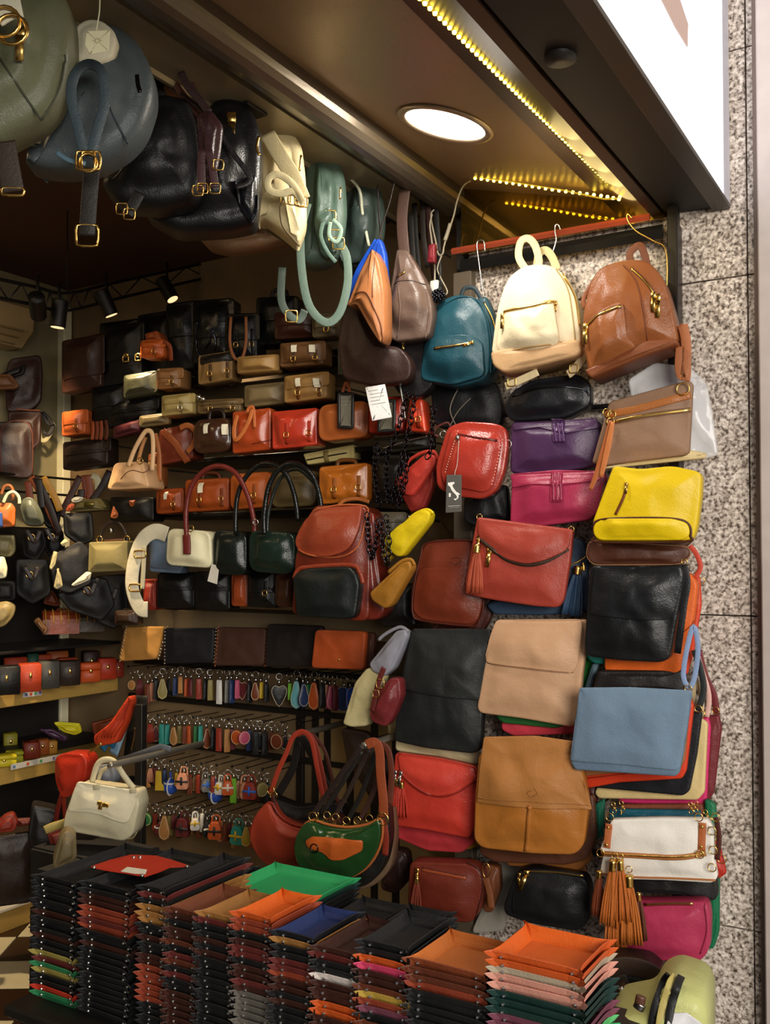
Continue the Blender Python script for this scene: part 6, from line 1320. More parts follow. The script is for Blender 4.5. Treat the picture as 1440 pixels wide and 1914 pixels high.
F = bag('shoulder_bag', 'dark striped bag right of the green half moon bag, hanging low', 'handbag', [(716, 1580), (764, 1590), (770, 1640), (745, 1668), (716, 1660)], 2.95, '2c1611', wall='rack', depth=.06)
# cream flap handbag, left
F = bag('flap_handbag', 'cream white flap handbag with a gold bow clasp, hanging on the left peg', 'handbag', [(150, 1462), (180, 1464), (262, 1476), (268, 1500), (256, 1556), (240, 1568), (140, 1550), (126, 1545), (130, 1520)], 2.50, 'c9c0a0', yaw=20, r=[10, 8, 6, 6, 10, 10, 10, 8, 6], depth=.09, puff=.012, wall=None, rough=.5, var=.05)
addflap(F, [(150, 1458), (180, 1462), (262, 1476), (258, 1500), (246, 1532), (238, 1536), (205, 1522), (170, 1514), (132, 1514), (140, 1485)], 'd9d0b2', r=6, d=.008, puff=.004, rough=.5)
strip(F, 'seam', [(130, 1546), (180, 1556), (240, 1568), (256, 1556)], .005, .004, leather('8f8460', .5), off=.085)
strip(F, 'handle', [(172, 1462), (182, 1430), (196, 1420), (214, 1424), (232, 1450), (250, 1474)], .022, .014, leather('bdb494', .5), off=.05)
strip(F, 'handle', [(184, 1458), (190, 1442), (200, 1436)], .016, .012, leather('a89f80', .5), off=.0)
for x in (180, 248): strip(F, 'handle_tab', [(x, 1466 if x < 200 else 1474), (x+1, 1476 if x < 200 else 1482)], .024, .006, leather('b5ac8b', .5), off=.1)
for a in ((184, 1500, 192, 1503), (204, 1506, 194, 1504), (190, 1503, 188, 1512)):
    strip(F, 'bow_clasp', [(a[0], a[1]), ((a[0]+a[2])/2, (a[1]+a[3])/2-1), (a[2], a[3])], .016, .008, GOLD, lift=.005)
F = bag('handbag', 'grey blue bag behind the cream flap handbag on the same peg', 'handbag', [(160, 1450), (180, 1428), (214, 1422), (222, 1450), (210, 1466), (165, 1466)], 2.72, '777c84', wall=None, r=10, depth=.06)
_r = at(205, 1431, Y=2.42); m = MB(); m.tube([F.uv(196, 1428, .03), F.Mi @ Vector((_r.x-.05, 2.72, _r.z+.02)), F.Mi @ Vector((_r.x, 2.72, _r.z+.014))], .02, .004); m.obj('strap', leather('5c6068', .4), F.root)
F = bag('handbag', 'scarlet red leather pouch bag left of the cream flap handbag', 'handbag', [(112, 1408), (128, 1400), (165, 1402), (172, 1420), (168, 1450), (140, 1480), (124, 1484), (112, 1450)], 2.62, 'a62a16', wall=None, r=12, depth=.08, rough=.3)
strip(F, 'strap', [(116, 1480), (108, 1510), (104, 1540)], .02, .005, leather('6b1d14', .4), off=.04); strip(F, 'strap', [(120, 1482), (122, 1520), (130, 1535)], .018, .005, leather('8a2c18', .4), off=.05); strip(F, 'strap', [(165, 1404), (178, 1394), (188, 1385)], .01, .005, GOLD, off=.05)
m = MB()
F = Fr('net_bag', 'bright orange ruched cloth bag hanging above the left peg', 'bag', 245, 1310, Y=2.95, yaw=10)
pillow(F, 'body', [(180, 1374), (210, 1350), (232, 1318), (246, 1298), (250, 1310), (238, 1350), (220, 1388), (190, 1394), (180, 1388)], leather('c23c16', .6), r=6, depth=.05, puff=.02, wr=.02)
for k in range(5): strip(F, 'gather', [(248-k*1.5, 1304), (234-k*4, 1342), (214-k*6, 1378)], .005, .004, leather('9a2a10', .6), lift=.003)
F = Fr('strap_bundle', 'pale blue strap hanging beside the orange cloth bag', 'straps', 225, 1400, Y=2.98, yaw=10)
strip(F, 'strap', [(238, 1330), (226, 1370), (212, 1410)], .045, .005, leather('7a9ab5', .5), off=0); strip(F, 'strap', [(190, 1400), (202, 1385), (216, 1392)], .04, .005, leather('1d5f8a', .5), off=.01)
F = Fr('strap_bundle', 'black straps with gold fittings hanging left of the second row of key fobs', 'straps', 250, 1400, Y=3.02, yaw=10)
for k in range(4): strip(F, 'strap', [(252+k*6, 1300), (244+k*8, 1360), (236+k*9, 1420)], .03, .005, leather(['070707', '1c1917', '0f0e0d', '181614'][k], .5), off=.004*k)
strip(F, 'fitting', [(253, 1360), (250, 1385), (246, 1402)], .008, .006, GOLD, off=.03)
rod2 = None
# ================================================================ BACK WALL, LEFT EDGE OF THE PICTURE
XS = -3.55
WOOD = m_wood('9c7c3c', 'b8964e', (24, 1.5, 24))
for lab, pa, th in (('pale wooden shelf on the back wall holding leather boxes and wallets', (115, 1278), .07), ('lower pale wooden shelf on the back wall holding small leather goods', (55, 1424), .075)):
    a = at(pa[0], pa[1], X=XS); o = bpy.data.objects.new('wooden_shelf', None); COL.objects.link(o); o.location = (XS, a.y, a.z); tag(o, lab, 'shelf')
    box('board', (XB-XS+.002, -2.5-a.y, -th), (0, YI-a.y-.004, 0), WOOD, o, .003)
    if th == .07: ZS1 = a.z
    else: ZS2 = a.z
def cuboid(lab, px, py, w, d, h, col, Z, name='leather_box', yaw=58, cat='box', lid=True, X=None, rough=.42, group=None):
    """a small leather case whose bottom front corner centre shows at px, py on the shelf"""
    F = Fr(name, lab, cat, px, py, Z=Z, yaw=yaw, group=group)
    if h > w*1.0 or not lid:
        m = MB(); m.box((-w/2, 0, .001), (w/2, d, h), .004); m.obj('body', leather(col, rough), F.root)
    else:
        m = MB(); m.box((-w/2, 0, .001), (w/2, d, h*.62), .004); m.obj('body', leather(col, rough), F.root)
        m = MB(); m.box((-w/2-.002, -.002, h*.63), (w/2+.002, d, h), .005); m.obj('lid', leather(col, rough), F.root)
    m = MB(); m.box((-.006, -.005, h*.5), (.006, -.0005, h*.7), .001); m.obj('clasp', GOLD, F.root)
    return F
OB = [(12, 1300, .11, .12, '0f0e0e', 'black leather box at the left edge, front row on the upper shelf'), (57, 1294, .09, .12, 'a83a1c', 'orange red leather box in the front row, between the black and grey ones'),
      (93, 1288, .085, .12, '3f3e38', 'dark grey leather box in the front row of the upper shelf'), (131, 1282, .09, .11, '2b201a', 'dark brown leather box in the front row, above two white labels'),
      (170, 1276, .09, .09, 'b4481c', 'bright orange leather box in the front row, right of the dark brown one'), (202, 1270, .08, .1, 'a8321a', 'red leather box in the front row at the right'), (222, 1266, .05, .08, '8a2c1c', 'small dark red box at the right end of the upper shelf')]
for x, y, w, h, c, l in OB: cuboid(l, x, y, w, .08, h, c, ZS1, lid=h < .1)
OB2 = [(8, 1262, .1, .07, '5c2413', 'brown red leather case in the second row at the left edge', .04), (52, 1252, .08, .09, 'c2571c', 'small orange case in the second row behind the orange red box', .0), (92, 1244, .09, .1, '6b3c1c', 'brown case with yellow edges in the second row', .0),
       (128, 1240, .09, .1, '8a3219', 'rusty red case in the second row behind the dark brown box', 0), (172, 1236, .08, .12, '2a1712', 'dark case with a red handle in the second row', 0), (205, 1232, .08, .14, '7a3c26', 'reddish brown upright wallet at the right of the second row', 0),
       (30, 1238, .1, .12, '9c3418', 'red orange folder standing in the back row at left', 0), (62, 1236, .05, .13, '1f4a3a', 'thin green folder standing in the back row', 0), (78, 1234, .09, .12, '9a3a1c', 'rust folder standing right of the green folder', 0), (108, 1226, .1, .13, '8f481c', 'orange brown case at the back of the upper shelf', 0)]
for i, (x, y, w, h, c, l, _) in enumerate(OB2): 
    q = at(x, y, X=-3.66-.07*(i > 5)); F = cuboid(l, x, y, w, .07, max(.05, q.z-ZS1+.02 if False else h), c, ZS1); F.root.location = (q.x, q.y, ZS1)
    # stand taller pieces on the board itself
    F.root.scale = (1, 1, 1)
for x, y, c, l in ((128, 1278, 'd8d4c6', 'white price label on the shelf edge under the dark brown box'), (60, 1300, 'c9c2c0', 'pale printed label under the orange red box'), (70, 1424, 'b8b4a8', 'strip of coloured labels along the lower shelf')):
    F = Fr('shelf_label', l, 'label', x, y, X=XS+.003, yaw=90); 
    wz = .05 if x != 70 else .14
    m = MB(); m.box((-wz, -.003, -.004), (wz, 0, .02)); m.obj('label_strip', plain(c, .6), F.root, False)
    for k in range(4): m = MB(); m.box((-wz+.01+k*wz*.5, -.0045, .002), (-wz+.01+k*wz*.5+.012, -.003, .014)); m.obj('print', plain(['4a6a9a', 'b8461c', '3c8a4a', '6b5a8a'][k], .6), F.root, False)
# striped barrel boxes
def barrel(lab, px, py, r, L, cols, Z, yaw=55):
    F = Fr('barrel_case', lab, 'box', px, py, Z=Z, yaw=yaw)
    m = MB(); P = []
    prof = [(-r, .001)]+[(r*math.cos(R(a)), r*.8+r*math.sin(R(a))) for a in range(180, -1, -20)]+[(r, .001)]
    n = len(prof); V = [(-L/2, -p[0], p[1]) for p in prof]+[(L/2, -p[0], p[1]) for p in prof]
    Fc = [list(range(n)), list(range(2*n-1, n-1, -1))]+[[i, i+n, (i+1) % n+n, (i+1) % n] for i in range(n)]
    V, Fc = recalc(V, Fc); mesh('body', V, Fc, leather(cols[0], .35), F.root, False)
    for k in range(5):
        x = -L*.42+L*.21*k; m = MB(); m.tube([Vector((x, -p[0]*1.03, p[1]*1.02)) for p in prof[1:-1]], .012, .004, ref=(1, 0, 0)); m.obj('hoop', leather(cols[1], .35), F.root)
    return F
F = barrel('brown and yellow striped arched case on the upper shelf at the left', 52, 1208, .05, .18, ('3a1c10', '9a6a28'), ZS1+.12)
F.root.location.z = at(52, 1208, X=-3.62).z
for lab, x, y, cs in (('glossy orange and gold striped case, left of a pair', 112, 1184, ('7a3214', 'b88a2c')), ('dark brown and gold striped case, right of a pair', 160, 1180, ('3c2a12', 'c08a2c'))):
    F = barrel(lab, x, y, .06, .16, cs, ZS1+.18); q = at(x, y, X=-3.6); F.root.location = q
box_ = None
sh = bpy.data.objects.new('display_riser', None); COL.objects.link(sh); q = at(110, 1215, X=-3.66); sh.location = (XB, q.y, ZS1); tag(sh, 'dark riser at the back of the upper wooden shelf', 'riser')
box('board', (.002, -1.6, .16), (.42, YI-q.y-.01, .172), plain('120d0a', .6), sh, .002); box('support', (.002, -1.6, .001), (.1, YI-q.y-.01, .159), plain('120d0a', .6), sh)
# soft things over the shelf
def lb(lab, P, col, X=-3.6, yaw=50, name='handbag', cat='handbag', depth=.06, **k): return bag(name, lab, cat, P, None, col, X=X, yaw=yaw, depth=depth, wall=None, **k)
lb('cream and brown soft pouch at the left edge above the striped case', [(-20, 1128), (14, 1122), (30, 1130), (26, 1150), (10, 1168), (-20, 1176)], '8a7748', r=8)
lb('rust red folded pouch leaning over the striped cases', [(92, 1172), (106, 1136), (128, 1138), (146, 1150), (132, 1170)], '8c3a1c', r=5, X=-3.65)
lb('small brown pouch hanging above the orange striped case', [(80, 1128), (90, 1104), (100, 1104), (114, 1128), (108, 1134)], '6b3320', r=5, X=-3.65)
lb('narrow woven brown purse lying behind the striped case', [(62, 1160), (72, 1152), (90, 1176), (84, 1188)], '6b4a2c', r=4, X=-3.6)
# lower shelf goods
for x, y, w, h, c, l in ((8, 1432, .1, .05, 'b8a818', 'bright yellow leather purse on the lower shelf at the left edge'), (28, 1426, .07, .05, '8a8a1c', 'olive yellow purse beside the bright yellow one'), (60, 1416, .07, .075, '6b2413', 'dark red box on the lower shelf'), (80, 1412, .06, .07, '8f4a1c', 'orange brown box on the lower shelf beside the dark red one'), (97, 1410, .05, .06, 'a8742a', 'golden brown box on the lower shelf'), (20, 1408, .06, .09, '7d7418', 'small mustard box at the back left of the lower shelf')):
    cuboid(l, x, y, w, .07, h, c, ZS2)
F = lb('bright yellow flap purse propped above the lower shelf', [(100, 1352), (112, 1349), (150, 1352), (154, 1368), (140, 1374), (118, 1368)], 'cfc21c', r=4, name='purse', cat='purse', depth=.03, X=-3.58); addflap(F, [(100, 1350), (112, 1349), (150, 1352), (146, 1360), (125, 1360), (106, 1357)], 'd8cc20', r=3)
lb('dark purple purse lying under the bright yellow one', [(72, 1362), (98, 1362), (128, 1378), (122, 1386), (92, 1376)], '3c1c3a', r=4, name='purse', cat='purse', depth=.02, X=-3.56)
lb('orange folded purse behind the orange cloth bag', [(170, 1350), (200, 1342), (232, 1330), (222, 1350), (176, 1376)], '8a3c18', r=4, name='purse', cat='purse', depth=.02, X=-3.6)
pz = at(110, 1380, X=-3.6).z
shm = bpy.data.objects.new('display_riser', None); COL.objects.link(shm); q = at(110, 1390, X=-3.6); shm.location = (XB, q.y, ZS2); tag(shm, 'dark stepped riser at the back of the lower wooden shelf', 'riser')
box('board', (.002, -1.4, .001), (.3, YI-q.y-.01, max(.03, pz-ZS2-.03)), plain('120d0a', .6), shm, .002)
# bags on the back wall
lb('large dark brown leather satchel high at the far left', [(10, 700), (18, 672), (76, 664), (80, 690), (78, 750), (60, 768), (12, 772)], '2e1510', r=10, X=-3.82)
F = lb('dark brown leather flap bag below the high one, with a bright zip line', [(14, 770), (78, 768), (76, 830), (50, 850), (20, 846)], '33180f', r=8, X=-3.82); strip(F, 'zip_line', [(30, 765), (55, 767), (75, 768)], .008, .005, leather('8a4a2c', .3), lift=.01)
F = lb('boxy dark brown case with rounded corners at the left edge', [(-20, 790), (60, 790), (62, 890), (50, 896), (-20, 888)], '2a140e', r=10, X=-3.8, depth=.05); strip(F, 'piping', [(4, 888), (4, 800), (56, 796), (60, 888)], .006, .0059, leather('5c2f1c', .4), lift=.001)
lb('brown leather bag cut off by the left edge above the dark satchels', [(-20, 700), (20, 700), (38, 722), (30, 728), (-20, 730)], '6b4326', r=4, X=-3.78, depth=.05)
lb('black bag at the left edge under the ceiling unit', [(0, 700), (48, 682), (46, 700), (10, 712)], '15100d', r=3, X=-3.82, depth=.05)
F = Fr('strap_bundle', 'cream and black looped straps hanging against the pale corner wall', 'straps', 90, 800, X=-3.82, yaw=50)
strip(F, 'strap', [(73, 800), (76, 820), (86, 822), (96, 806), (100, 795), (88, 785), (80, 770)], .02, .005, leather('b8aa80', .5), off=0); strip(F, 'strap', [(80, 770), (88, 790), (100, 796), (90, 812), (80, 806)], .018, .005, leather('1d1611', .5), off=.01); strip(F, 'strap', [(80, 770), (92, 782), (98, 795)], .014, .005, leather('1d1611', .5), off=.02)
for k, (z0, lab) in enumerate((((100, 893), 'thin steel hanging bar across the pale corner, upper'), ((100, 924), 'thin steel hanging bar across the pale corner, lower'))):
    F = Fr('hanging_bar', lab, 'bar', z0[0], z0[1], X=-3.75, yaw=0); a = F.loc
    m = MB(); m.tube([Vector((0, -.8, 0)), Vector((0, YI-a.y-.01, 0))], .012, .0119, ref=(0, 0, 1)); m.obj('bar', plain('3a352c', .4, .8), F.root)
    m = MB(); m.tube([Vector((0, -.3, 0)), Vector((XB-a.x, -.3, 0))], .01, .0099, ref=(0, 0, 1)); m.obj('bracket', plain('3a352c', .4, .8), F.root)
    m = MB(); p0 = at(155, z0[1]-3 if k == 0 else z0[1]+2, Y=YI-.2)
SB = [('bundle of crossing orange and black straps left of the corner post', [([(58, 892), (80, 930), (108, 990)], '8a4420'), ([(66, 892), (90, 940), (112, 1000)], '2a1710'), ([(52, 900), (56, 930), (58, 940)], '7a3318'), ([(80, 892), (100, 925), (112, 955)], 'b8842c'), ([(72, 895), (76, 930), (78, 950)], '1c120d')], -3.6),
      ('bundle of brown and cream straps right of the corner post', [([(150, 890), (130, 930), (112, 965)], '3c1c14'), ([(158, 888), (160, 910), (162, 930)], '7a3a24'), ([(164, 888), (168, 910), (168, 935)], '8a4428'), ([(172, 888), (182, 895), (184, 915)], 'cfc49c'), ([(205, 880), (190, 910), (172, 935)], '2c1a14'), ([(152, 915), (150, 930), (140, 950)], '241510')], -3.5)]
for lab, ss, X in SB:
    F = Fr('strap_bundle', lab, 'straps', ss[0][0][0][0], ss[0][0][0][1], X=X, yaw=40)
    for k, (P, c) in enumerate(ss): strip(F, 'strap', P, .03, .006, leather(c, .45), off=.006*k)
lb('orange leather bag at the left edge below the arched handles', [(-20, 942), (22, 940), (30, 950), (28, 984), (-20, 988)], 'a8541c', r=5, X=-3.45)
F = Fr('bag_handles', 'orange and cream arched bag handles at the left edge', 'handles', 20, 940, X=-3.4, yaw=45)
strip(F, 'handle', [(2, 925), (8, 910), (18, 908), (24, 918), (23, 935)], .014, .012, leather('9a5a2c', .4), off=0); strip(F, 'handle', [(6, 940), (14, 924), (26, 920), (35, 930), (36, 942)], .014, .012, leather('cfc49c', .4), off=.02)
lb('dark grey green rounded bag near the left edge', [(36, 950), (40, 935), (56, 928), (70, 940), (80, 960), (84, 980), (70, 984), (46, 982)], '3f4234', r=10, X=-3.4, depth=.1)
lb('blue bag edge cut by the left picture edge', [(-20, 960), (4, 958), (5, 985), (-20, 988)], '2c4a8a', r=3, X=-3.4)
lb('white leather bag edge cut by the left picture edge', [(-20, 1042), (8, 1040), (14, 1062), (12, 1080), (-20, 1084)], 'd8cfae', r=5, X=-3.4)
lb('olive cream bag at the left edge below the grey green one', [(-10, 1000), (28, 1000), (30, 1030), (20, 1042), (-10, 1038)], '6b6340', r=6, X=-3.5)
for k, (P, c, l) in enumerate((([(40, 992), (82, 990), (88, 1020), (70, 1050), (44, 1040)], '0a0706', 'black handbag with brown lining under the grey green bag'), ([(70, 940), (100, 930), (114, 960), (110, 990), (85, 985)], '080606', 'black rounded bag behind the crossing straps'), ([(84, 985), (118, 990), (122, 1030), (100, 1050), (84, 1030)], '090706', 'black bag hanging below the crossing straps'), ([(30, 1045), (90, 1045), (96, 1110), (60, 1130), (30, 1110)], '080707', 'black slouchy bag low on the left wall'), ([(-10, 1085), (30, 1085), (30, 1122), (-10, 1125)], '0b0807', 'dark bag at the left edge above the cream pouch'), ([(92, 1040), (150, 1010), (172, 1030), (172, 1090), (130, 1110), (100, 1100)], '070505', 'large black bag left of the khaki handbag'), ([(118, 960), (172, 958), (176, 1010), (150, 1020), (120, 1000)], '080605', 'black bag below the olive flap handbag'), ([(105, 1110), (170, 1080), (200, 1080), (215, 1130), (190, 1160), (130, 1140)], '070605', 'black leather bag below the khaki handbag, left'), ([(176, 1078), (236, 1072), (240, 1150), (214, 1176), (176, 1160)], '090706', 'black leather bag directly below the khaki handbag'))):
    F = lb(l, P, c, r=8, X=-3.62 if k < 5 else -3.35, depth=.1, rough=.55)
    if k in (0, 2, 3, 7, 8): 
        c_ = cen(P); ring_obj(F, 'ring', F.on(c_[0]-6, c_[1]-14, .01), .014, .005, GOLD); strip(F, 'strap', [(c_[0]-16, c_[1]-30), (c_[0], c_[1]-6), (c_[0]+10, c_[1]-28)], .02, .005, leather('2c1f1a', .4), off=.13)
for P, c, l in (([(92, 1062), (100, 1030), (108, 1032), (104, 1055), (96, 1066)], 'b8aa7c', 'cream strap end lit in the dark left of the khaki handbag'), ([(100, 1098), (108, 1060), (114, 1075), (118, 1096), (106, 1102)], 'a89c74', 'cream pointed strap below the first lit one'), ([(112, 1016), (122, 1006), (128, 1012), (118, 1022)], 'c2b688', 'small cream leather tab near the corner')):
    lb(l, P, c, r=3, X=-3.3, depth=.015, name='strap_end', cat='strap', puff=.004)
F = sat('olive cream flap handbag with an oval clasp, lit from above, right of the corner post', 138, 936, 204, 958, '8a7c4c', s=-4, Y=3.1, fl=.8, buck=0, name='handbag', t=14, r=5)
c = F.on(170, 943, .006); m = MB(); m.tube([c, c+Vector((0, -.006, 0))], .05, .02, ref=(0, 0, 1), n=12); m.obj('clasp', plain('8a7c3c', .3, .6), F.root)
lb('white lit pouch resting on the olive cream handbag', [(132, 934), (142, 928), (158, 930), (150, 938), (136, 940)], 'e6dec2', r=5, X=-3.3, depth=.04, name='pouch', cat='pouch')
lb('orange leather paddle shaped tag left of the olive cream handbag', [(122, 955), (128, 942), (140, 940), (140, 948), (130, 957)], 'a8481f', r=5, X=-3.3, depth=.015, name='leather_tag', cat='tag')
F = sat('khaki grey structured handbag with a dark arched handle, below the hanging straps', 174, 1014, 249, 1070, '7b7148', s=-3, Y=3.0, fl=0, buck=0, name='handbag', t=2, r=4, rough=.6, wr=.002, depth=.1)
strip(F, 'handle', [(186, 1014), (190, 994), (202, 980), (216, 976), (228, 984), (236, 1000), (238, 1012)], .016, .014, leather('241a14', .4), off=.08)
for x in (186, 237): ring_obj(F, 'ring', F.uv(x, 1008, .09), .014, .005, GOLD)
strip(F, 'top_edge', [(195, 1012), (230, 1009)], .012, .01, leather('5c3a26', .4), off=.07)
c = F.uv(208, 992, .05); m = MB(); m.sphere(c, .012, 8, 6); m.obj('bright_stud', SILV, F.root)
lb('open black and white shoe shaped purse below the khaki handbag', [(132, 1094), (150, 1078), (162, 1068), (172, 1070), (168, 1084), (150, 1092), (138, 1096)], 'cfc6a6', r=4, X=-3.2, depth=.02, name='purse', cat='purse')
lb('small red brown pouch hanging in the dark right of the corner', [(156, 992), (162, 978), (174, 984), (170, 994)], '6b2418', r=3, X=-3.3, depth=.04, name='pouch', cat='pouch')
lb('small tan teardrop pouch hanging above the khaki handle', [(206, 968), (212, 944), (222, 962), (218, 970)], 'a0582f', r=4, X=-3.1, depth=.03, name='pouch', cat='pouch')
lb('small orange pouch in the dark under the reptile handbag', [(240, 936), (254, 934), (250, 946), (244, 948)], '9a4a20', r=3, X=-3.0, depth=.03, name='pouch', cat='pouch')
sat('black bag hanging under the reptile handbag', 214, 930, 296, 975, '0f0d0c', s=0, Y=3.05, fl=0, buck=0, name='handbag')
sat('dark strap heavy bag right of the khaki handbag', 218, 1140, 262, 1168, '2c1c12', s=0, Y=3.0, fl=0, buck=0, name='handbag', depth=.05)
# low left corner: dark goods, cushion
lb('dark red leather strap coil low at the left edge', [(-10, 1540), (10, 1522), (26, 1518), (34, 1535), (28, 1552), (-10, 1556)], '7a2413', r=6, X=-3.1, depth=.05, name='belt_coil', cat='belt')
lb('thin dark red strap lying right of the belt coil', [(30, 1530), (62, 1528), (64, 1540), (34, 1545)], '5a1a12', r=3, X=-3.1, depth=.02, name='belt_end', cat='belt')
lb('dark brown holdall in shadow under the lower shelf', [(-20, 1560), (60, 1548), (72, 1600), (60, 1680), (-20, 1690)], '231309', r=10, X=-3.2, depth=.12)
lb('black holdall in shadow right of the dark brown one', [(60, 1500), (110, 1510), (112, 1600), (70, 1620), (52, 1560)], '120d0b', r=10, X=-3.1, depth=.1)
lb('taupe suede cushion bag beneath the cream flap handbag', [(98, 1612), (112, 1560), (124, 1548), (142, 1556), (144, 1600), (104, 1622)], '77694a', r=8, X=-2.6, depth=.08)
F = lb('rust bucket bag with a cream rim behind the taupe cushion bag', [(86, 1552), (124, 1540), (120, 1560), (100, 1590)], '7a2c20', r=5, X=-2.9, depth=.06, name='bucket_bag'); strip(F, 'rim', [(84, 1551), (100, 1544), (126, 1536)], .03, .01, leather('a8944c', .5), lift=.006)
q = at(122, 1622, X=-2.6)
o = bpy.data.objects.new('display_crate', None); COL.objects.link(o); o.location = (q.x, q.y, 0); tag(o, 'dark crate in the shadow behind the leftmost trays, under the taupe cushion bag', 'crate')
zc = q.z-.002
for k in range(5): box('slat', (-.30, .10, .01+k*zc/5), (.1, .112, (k+1)*zc/5-.006), plain('120d0a', .7), o, .002)
box('body', (-.30, .113, 0), (.1, .34, zc), plain('0f0b09', .8), o, .002); box('step', (-.08, -.05, 0), (.1, .099, zc), plain('0f0b09', .8), o, .002)
# plinth under the back wall
pt = at(30, 1690, Z=.1)
o = bpy.data.objects.new('plinth', None); COL.objects.link(o); o.location = (pt.x, pt.y, 0); tag(o, 'low wooden plinth with a white top edge at the left above the floor tiles', 'plinth')
box('front_board', (-.02, -3, 0), (0, YI-pt.y-.3, .085), WOOD, o, .002); box('top_edge', (-.06, -3, .086), (.006, YI-pt.y-.3, .1), plain('d8d2c4', .4), o, .002); box('body', (XB-pt.x+.002, -3, 0), (-.021, YI-pt.y-.3, .085), plain('1a120d', .7), o)
# ================================================================ TABLE AND TRAYS
ZT = .455; YF = 1.64
tb = bpy.data.objects.new('display_table', None); COL.objects.link(tb); tb.location = (-1.3, YF, 0); tag(tb, 'low dark table crowded with stacks of leather trays', 'table')
xl = at(58, 1852, Y=YF).x; xr = at(1128, 1914, Y=YF).x+.02+1.3
TBM = plain('15120f', .5)
box('table_top', (xl-.03+1.3, -.06, ZT-.03), (xr, .72, ZT-.0005), TBM, tb, .006)
for x, y in ((xl+.02+1.3, -.02), (xr-.07, -.02), (xl+.02+1.3, .64), (xr-.07, .64)): box('leg', (x, y, 0), (x+.05, y+.05, ZT-.031), TBM, tb, .003)
box('skirt', (xl+.0+1.3, -.03, .12), (xr-.02, -.015, ZT-.031), TBM, tb)
TH = .0142
TC = {'black': '141516', 'dark brown': '3a1c14', 'maroon': '5e2420', 'rust': '8a3a24', 'tan': '9a6a35', 'camel': 'b8662a', 'orange': 'cc5a16', 'olive': '9a8a44', 'green': '2a7a4c', 'bright green': '58b06a', 'emerald': '2c9a5c', 'red': 'b8301c', 'navy': '1c2c5a', 'grey': '625d55', 'pink': 'c98d7c', 'hot pink': 'c23a5e', 'dark green': '12302c', 'mauve': '6d3a4a', 'greige': 'a89a84', 'white': 'cfc4bc', 'brown': '6d3a22', 'yellow ochre': 'b0923c', 'magenta': 'a82858'}
TM = {}
def traymesh(w, l, colr):
    key = (round(w, 3), round(l, 3), colr)
    if key in TM: return TM[key]
    hgt = .026; fl_ = .016
    def ringp(ex, z, pinch, th=0):
        P = []; a, b = w/2-fl_+ex-th, l/2-fl_+ex-th
        for sx, sy in ((1, -1), (1, 1), (-1, 1), (-1, -1)):
            cx, cy = sx*a, sy*b
            # corner: three points making the pinched ear
            e = pinch
            if (sx, sy) in ((1, -1), (-1, 1)): P += [(cx-sx*.022, cy), (cx-sx*.006+sx*e*.5, cy+sy*e*.3), (cx+sx*e, cy+sy*e), (cx+sx*e*.3, cy-sy*.006+sy*e*.5), (cx, cy-sy*.022)]
            else: P += [(cx, cy-sy*.022), (cx+sx*e*.3, cy-sy*.006+sy*e*.5), (cx+sx*e, cy+sy*e), (cx-sx*.006+sx*e*.5, cy+sy*e*.3), (cx-sx*.022, cy)]
        return [Vector((x, y, z)) for x, y in P]
    rs = [ringp(0, 0, 0), ringp(.006, .008, .004), ringp(.012, .016, .010), ringp(.016, hgt, .014), ringp(.016, hgt+.0012, .013, .0022), ringp(.010, .016, .007, .0024), ringp(.003, .008, .001, .0024), ringp(0, .0028, -.001, .002)]
    V = sum(rs, []); n = len(rs[0]); Fc = [list(range(n-1, -1, -1))]; mi = [0]
    for j in range(len(rs)-1):
        for i in range(n): Fc.append([j*n+i, j*n+(i+1) % n, (j+1)*n+(i+1) % n, (j+1)*n+i]); mi.append(1 if j >= 4 else 0)
    Fc.append([(len(rs)-1)*n+i for i in range(n)]); mi.append(1)
    me = bpy.data.meshes.new('tray_body'); me.from_pydata([tuple(v) for v in V], [], Fc)
    c = TC[colr]
    outer = {'camel': '7a3a1e', 'navy': '0e1218', 'orange': 'c0501a', 'brown': '5c2c1a'}.get(colr, c)
    me.materials.append(leather(outer, .5)); me.materials.append(leather(c, .5))
    me.polygons.foreach_set('material_index', mi); me.update(); TM[key] = me
    return me
mb = MB(); mb.sphere((0, 0, 0), .0038, 7, 4); V, Fc = recalc(mb.V, mb.F)
RV = bpy.data.meshes.new('rivet'); RV.from_pydata([tuple(v) for v in V], [], Fc); RV.materials.append(SILV)
ORD = ['topmost', 'second', 'third', 'fourth', 'fifth', 'sixth', 'seventh', 'eighth', 'ninth', 'tenth', 'eleventh', 'twelfth', 'thirteenth', 'fourteenth', 'fifteenth', 'sixteenth', 'seventeenth', 'eighteenth', 'nineteenth', 'twentieth', 'twenty-first', 'twenty-second', 'twenty-third', 'twenty-fourth', 'twenty-fifth', 'twenty-sixth', 'twenty-seventh', 'twenty-eighth']
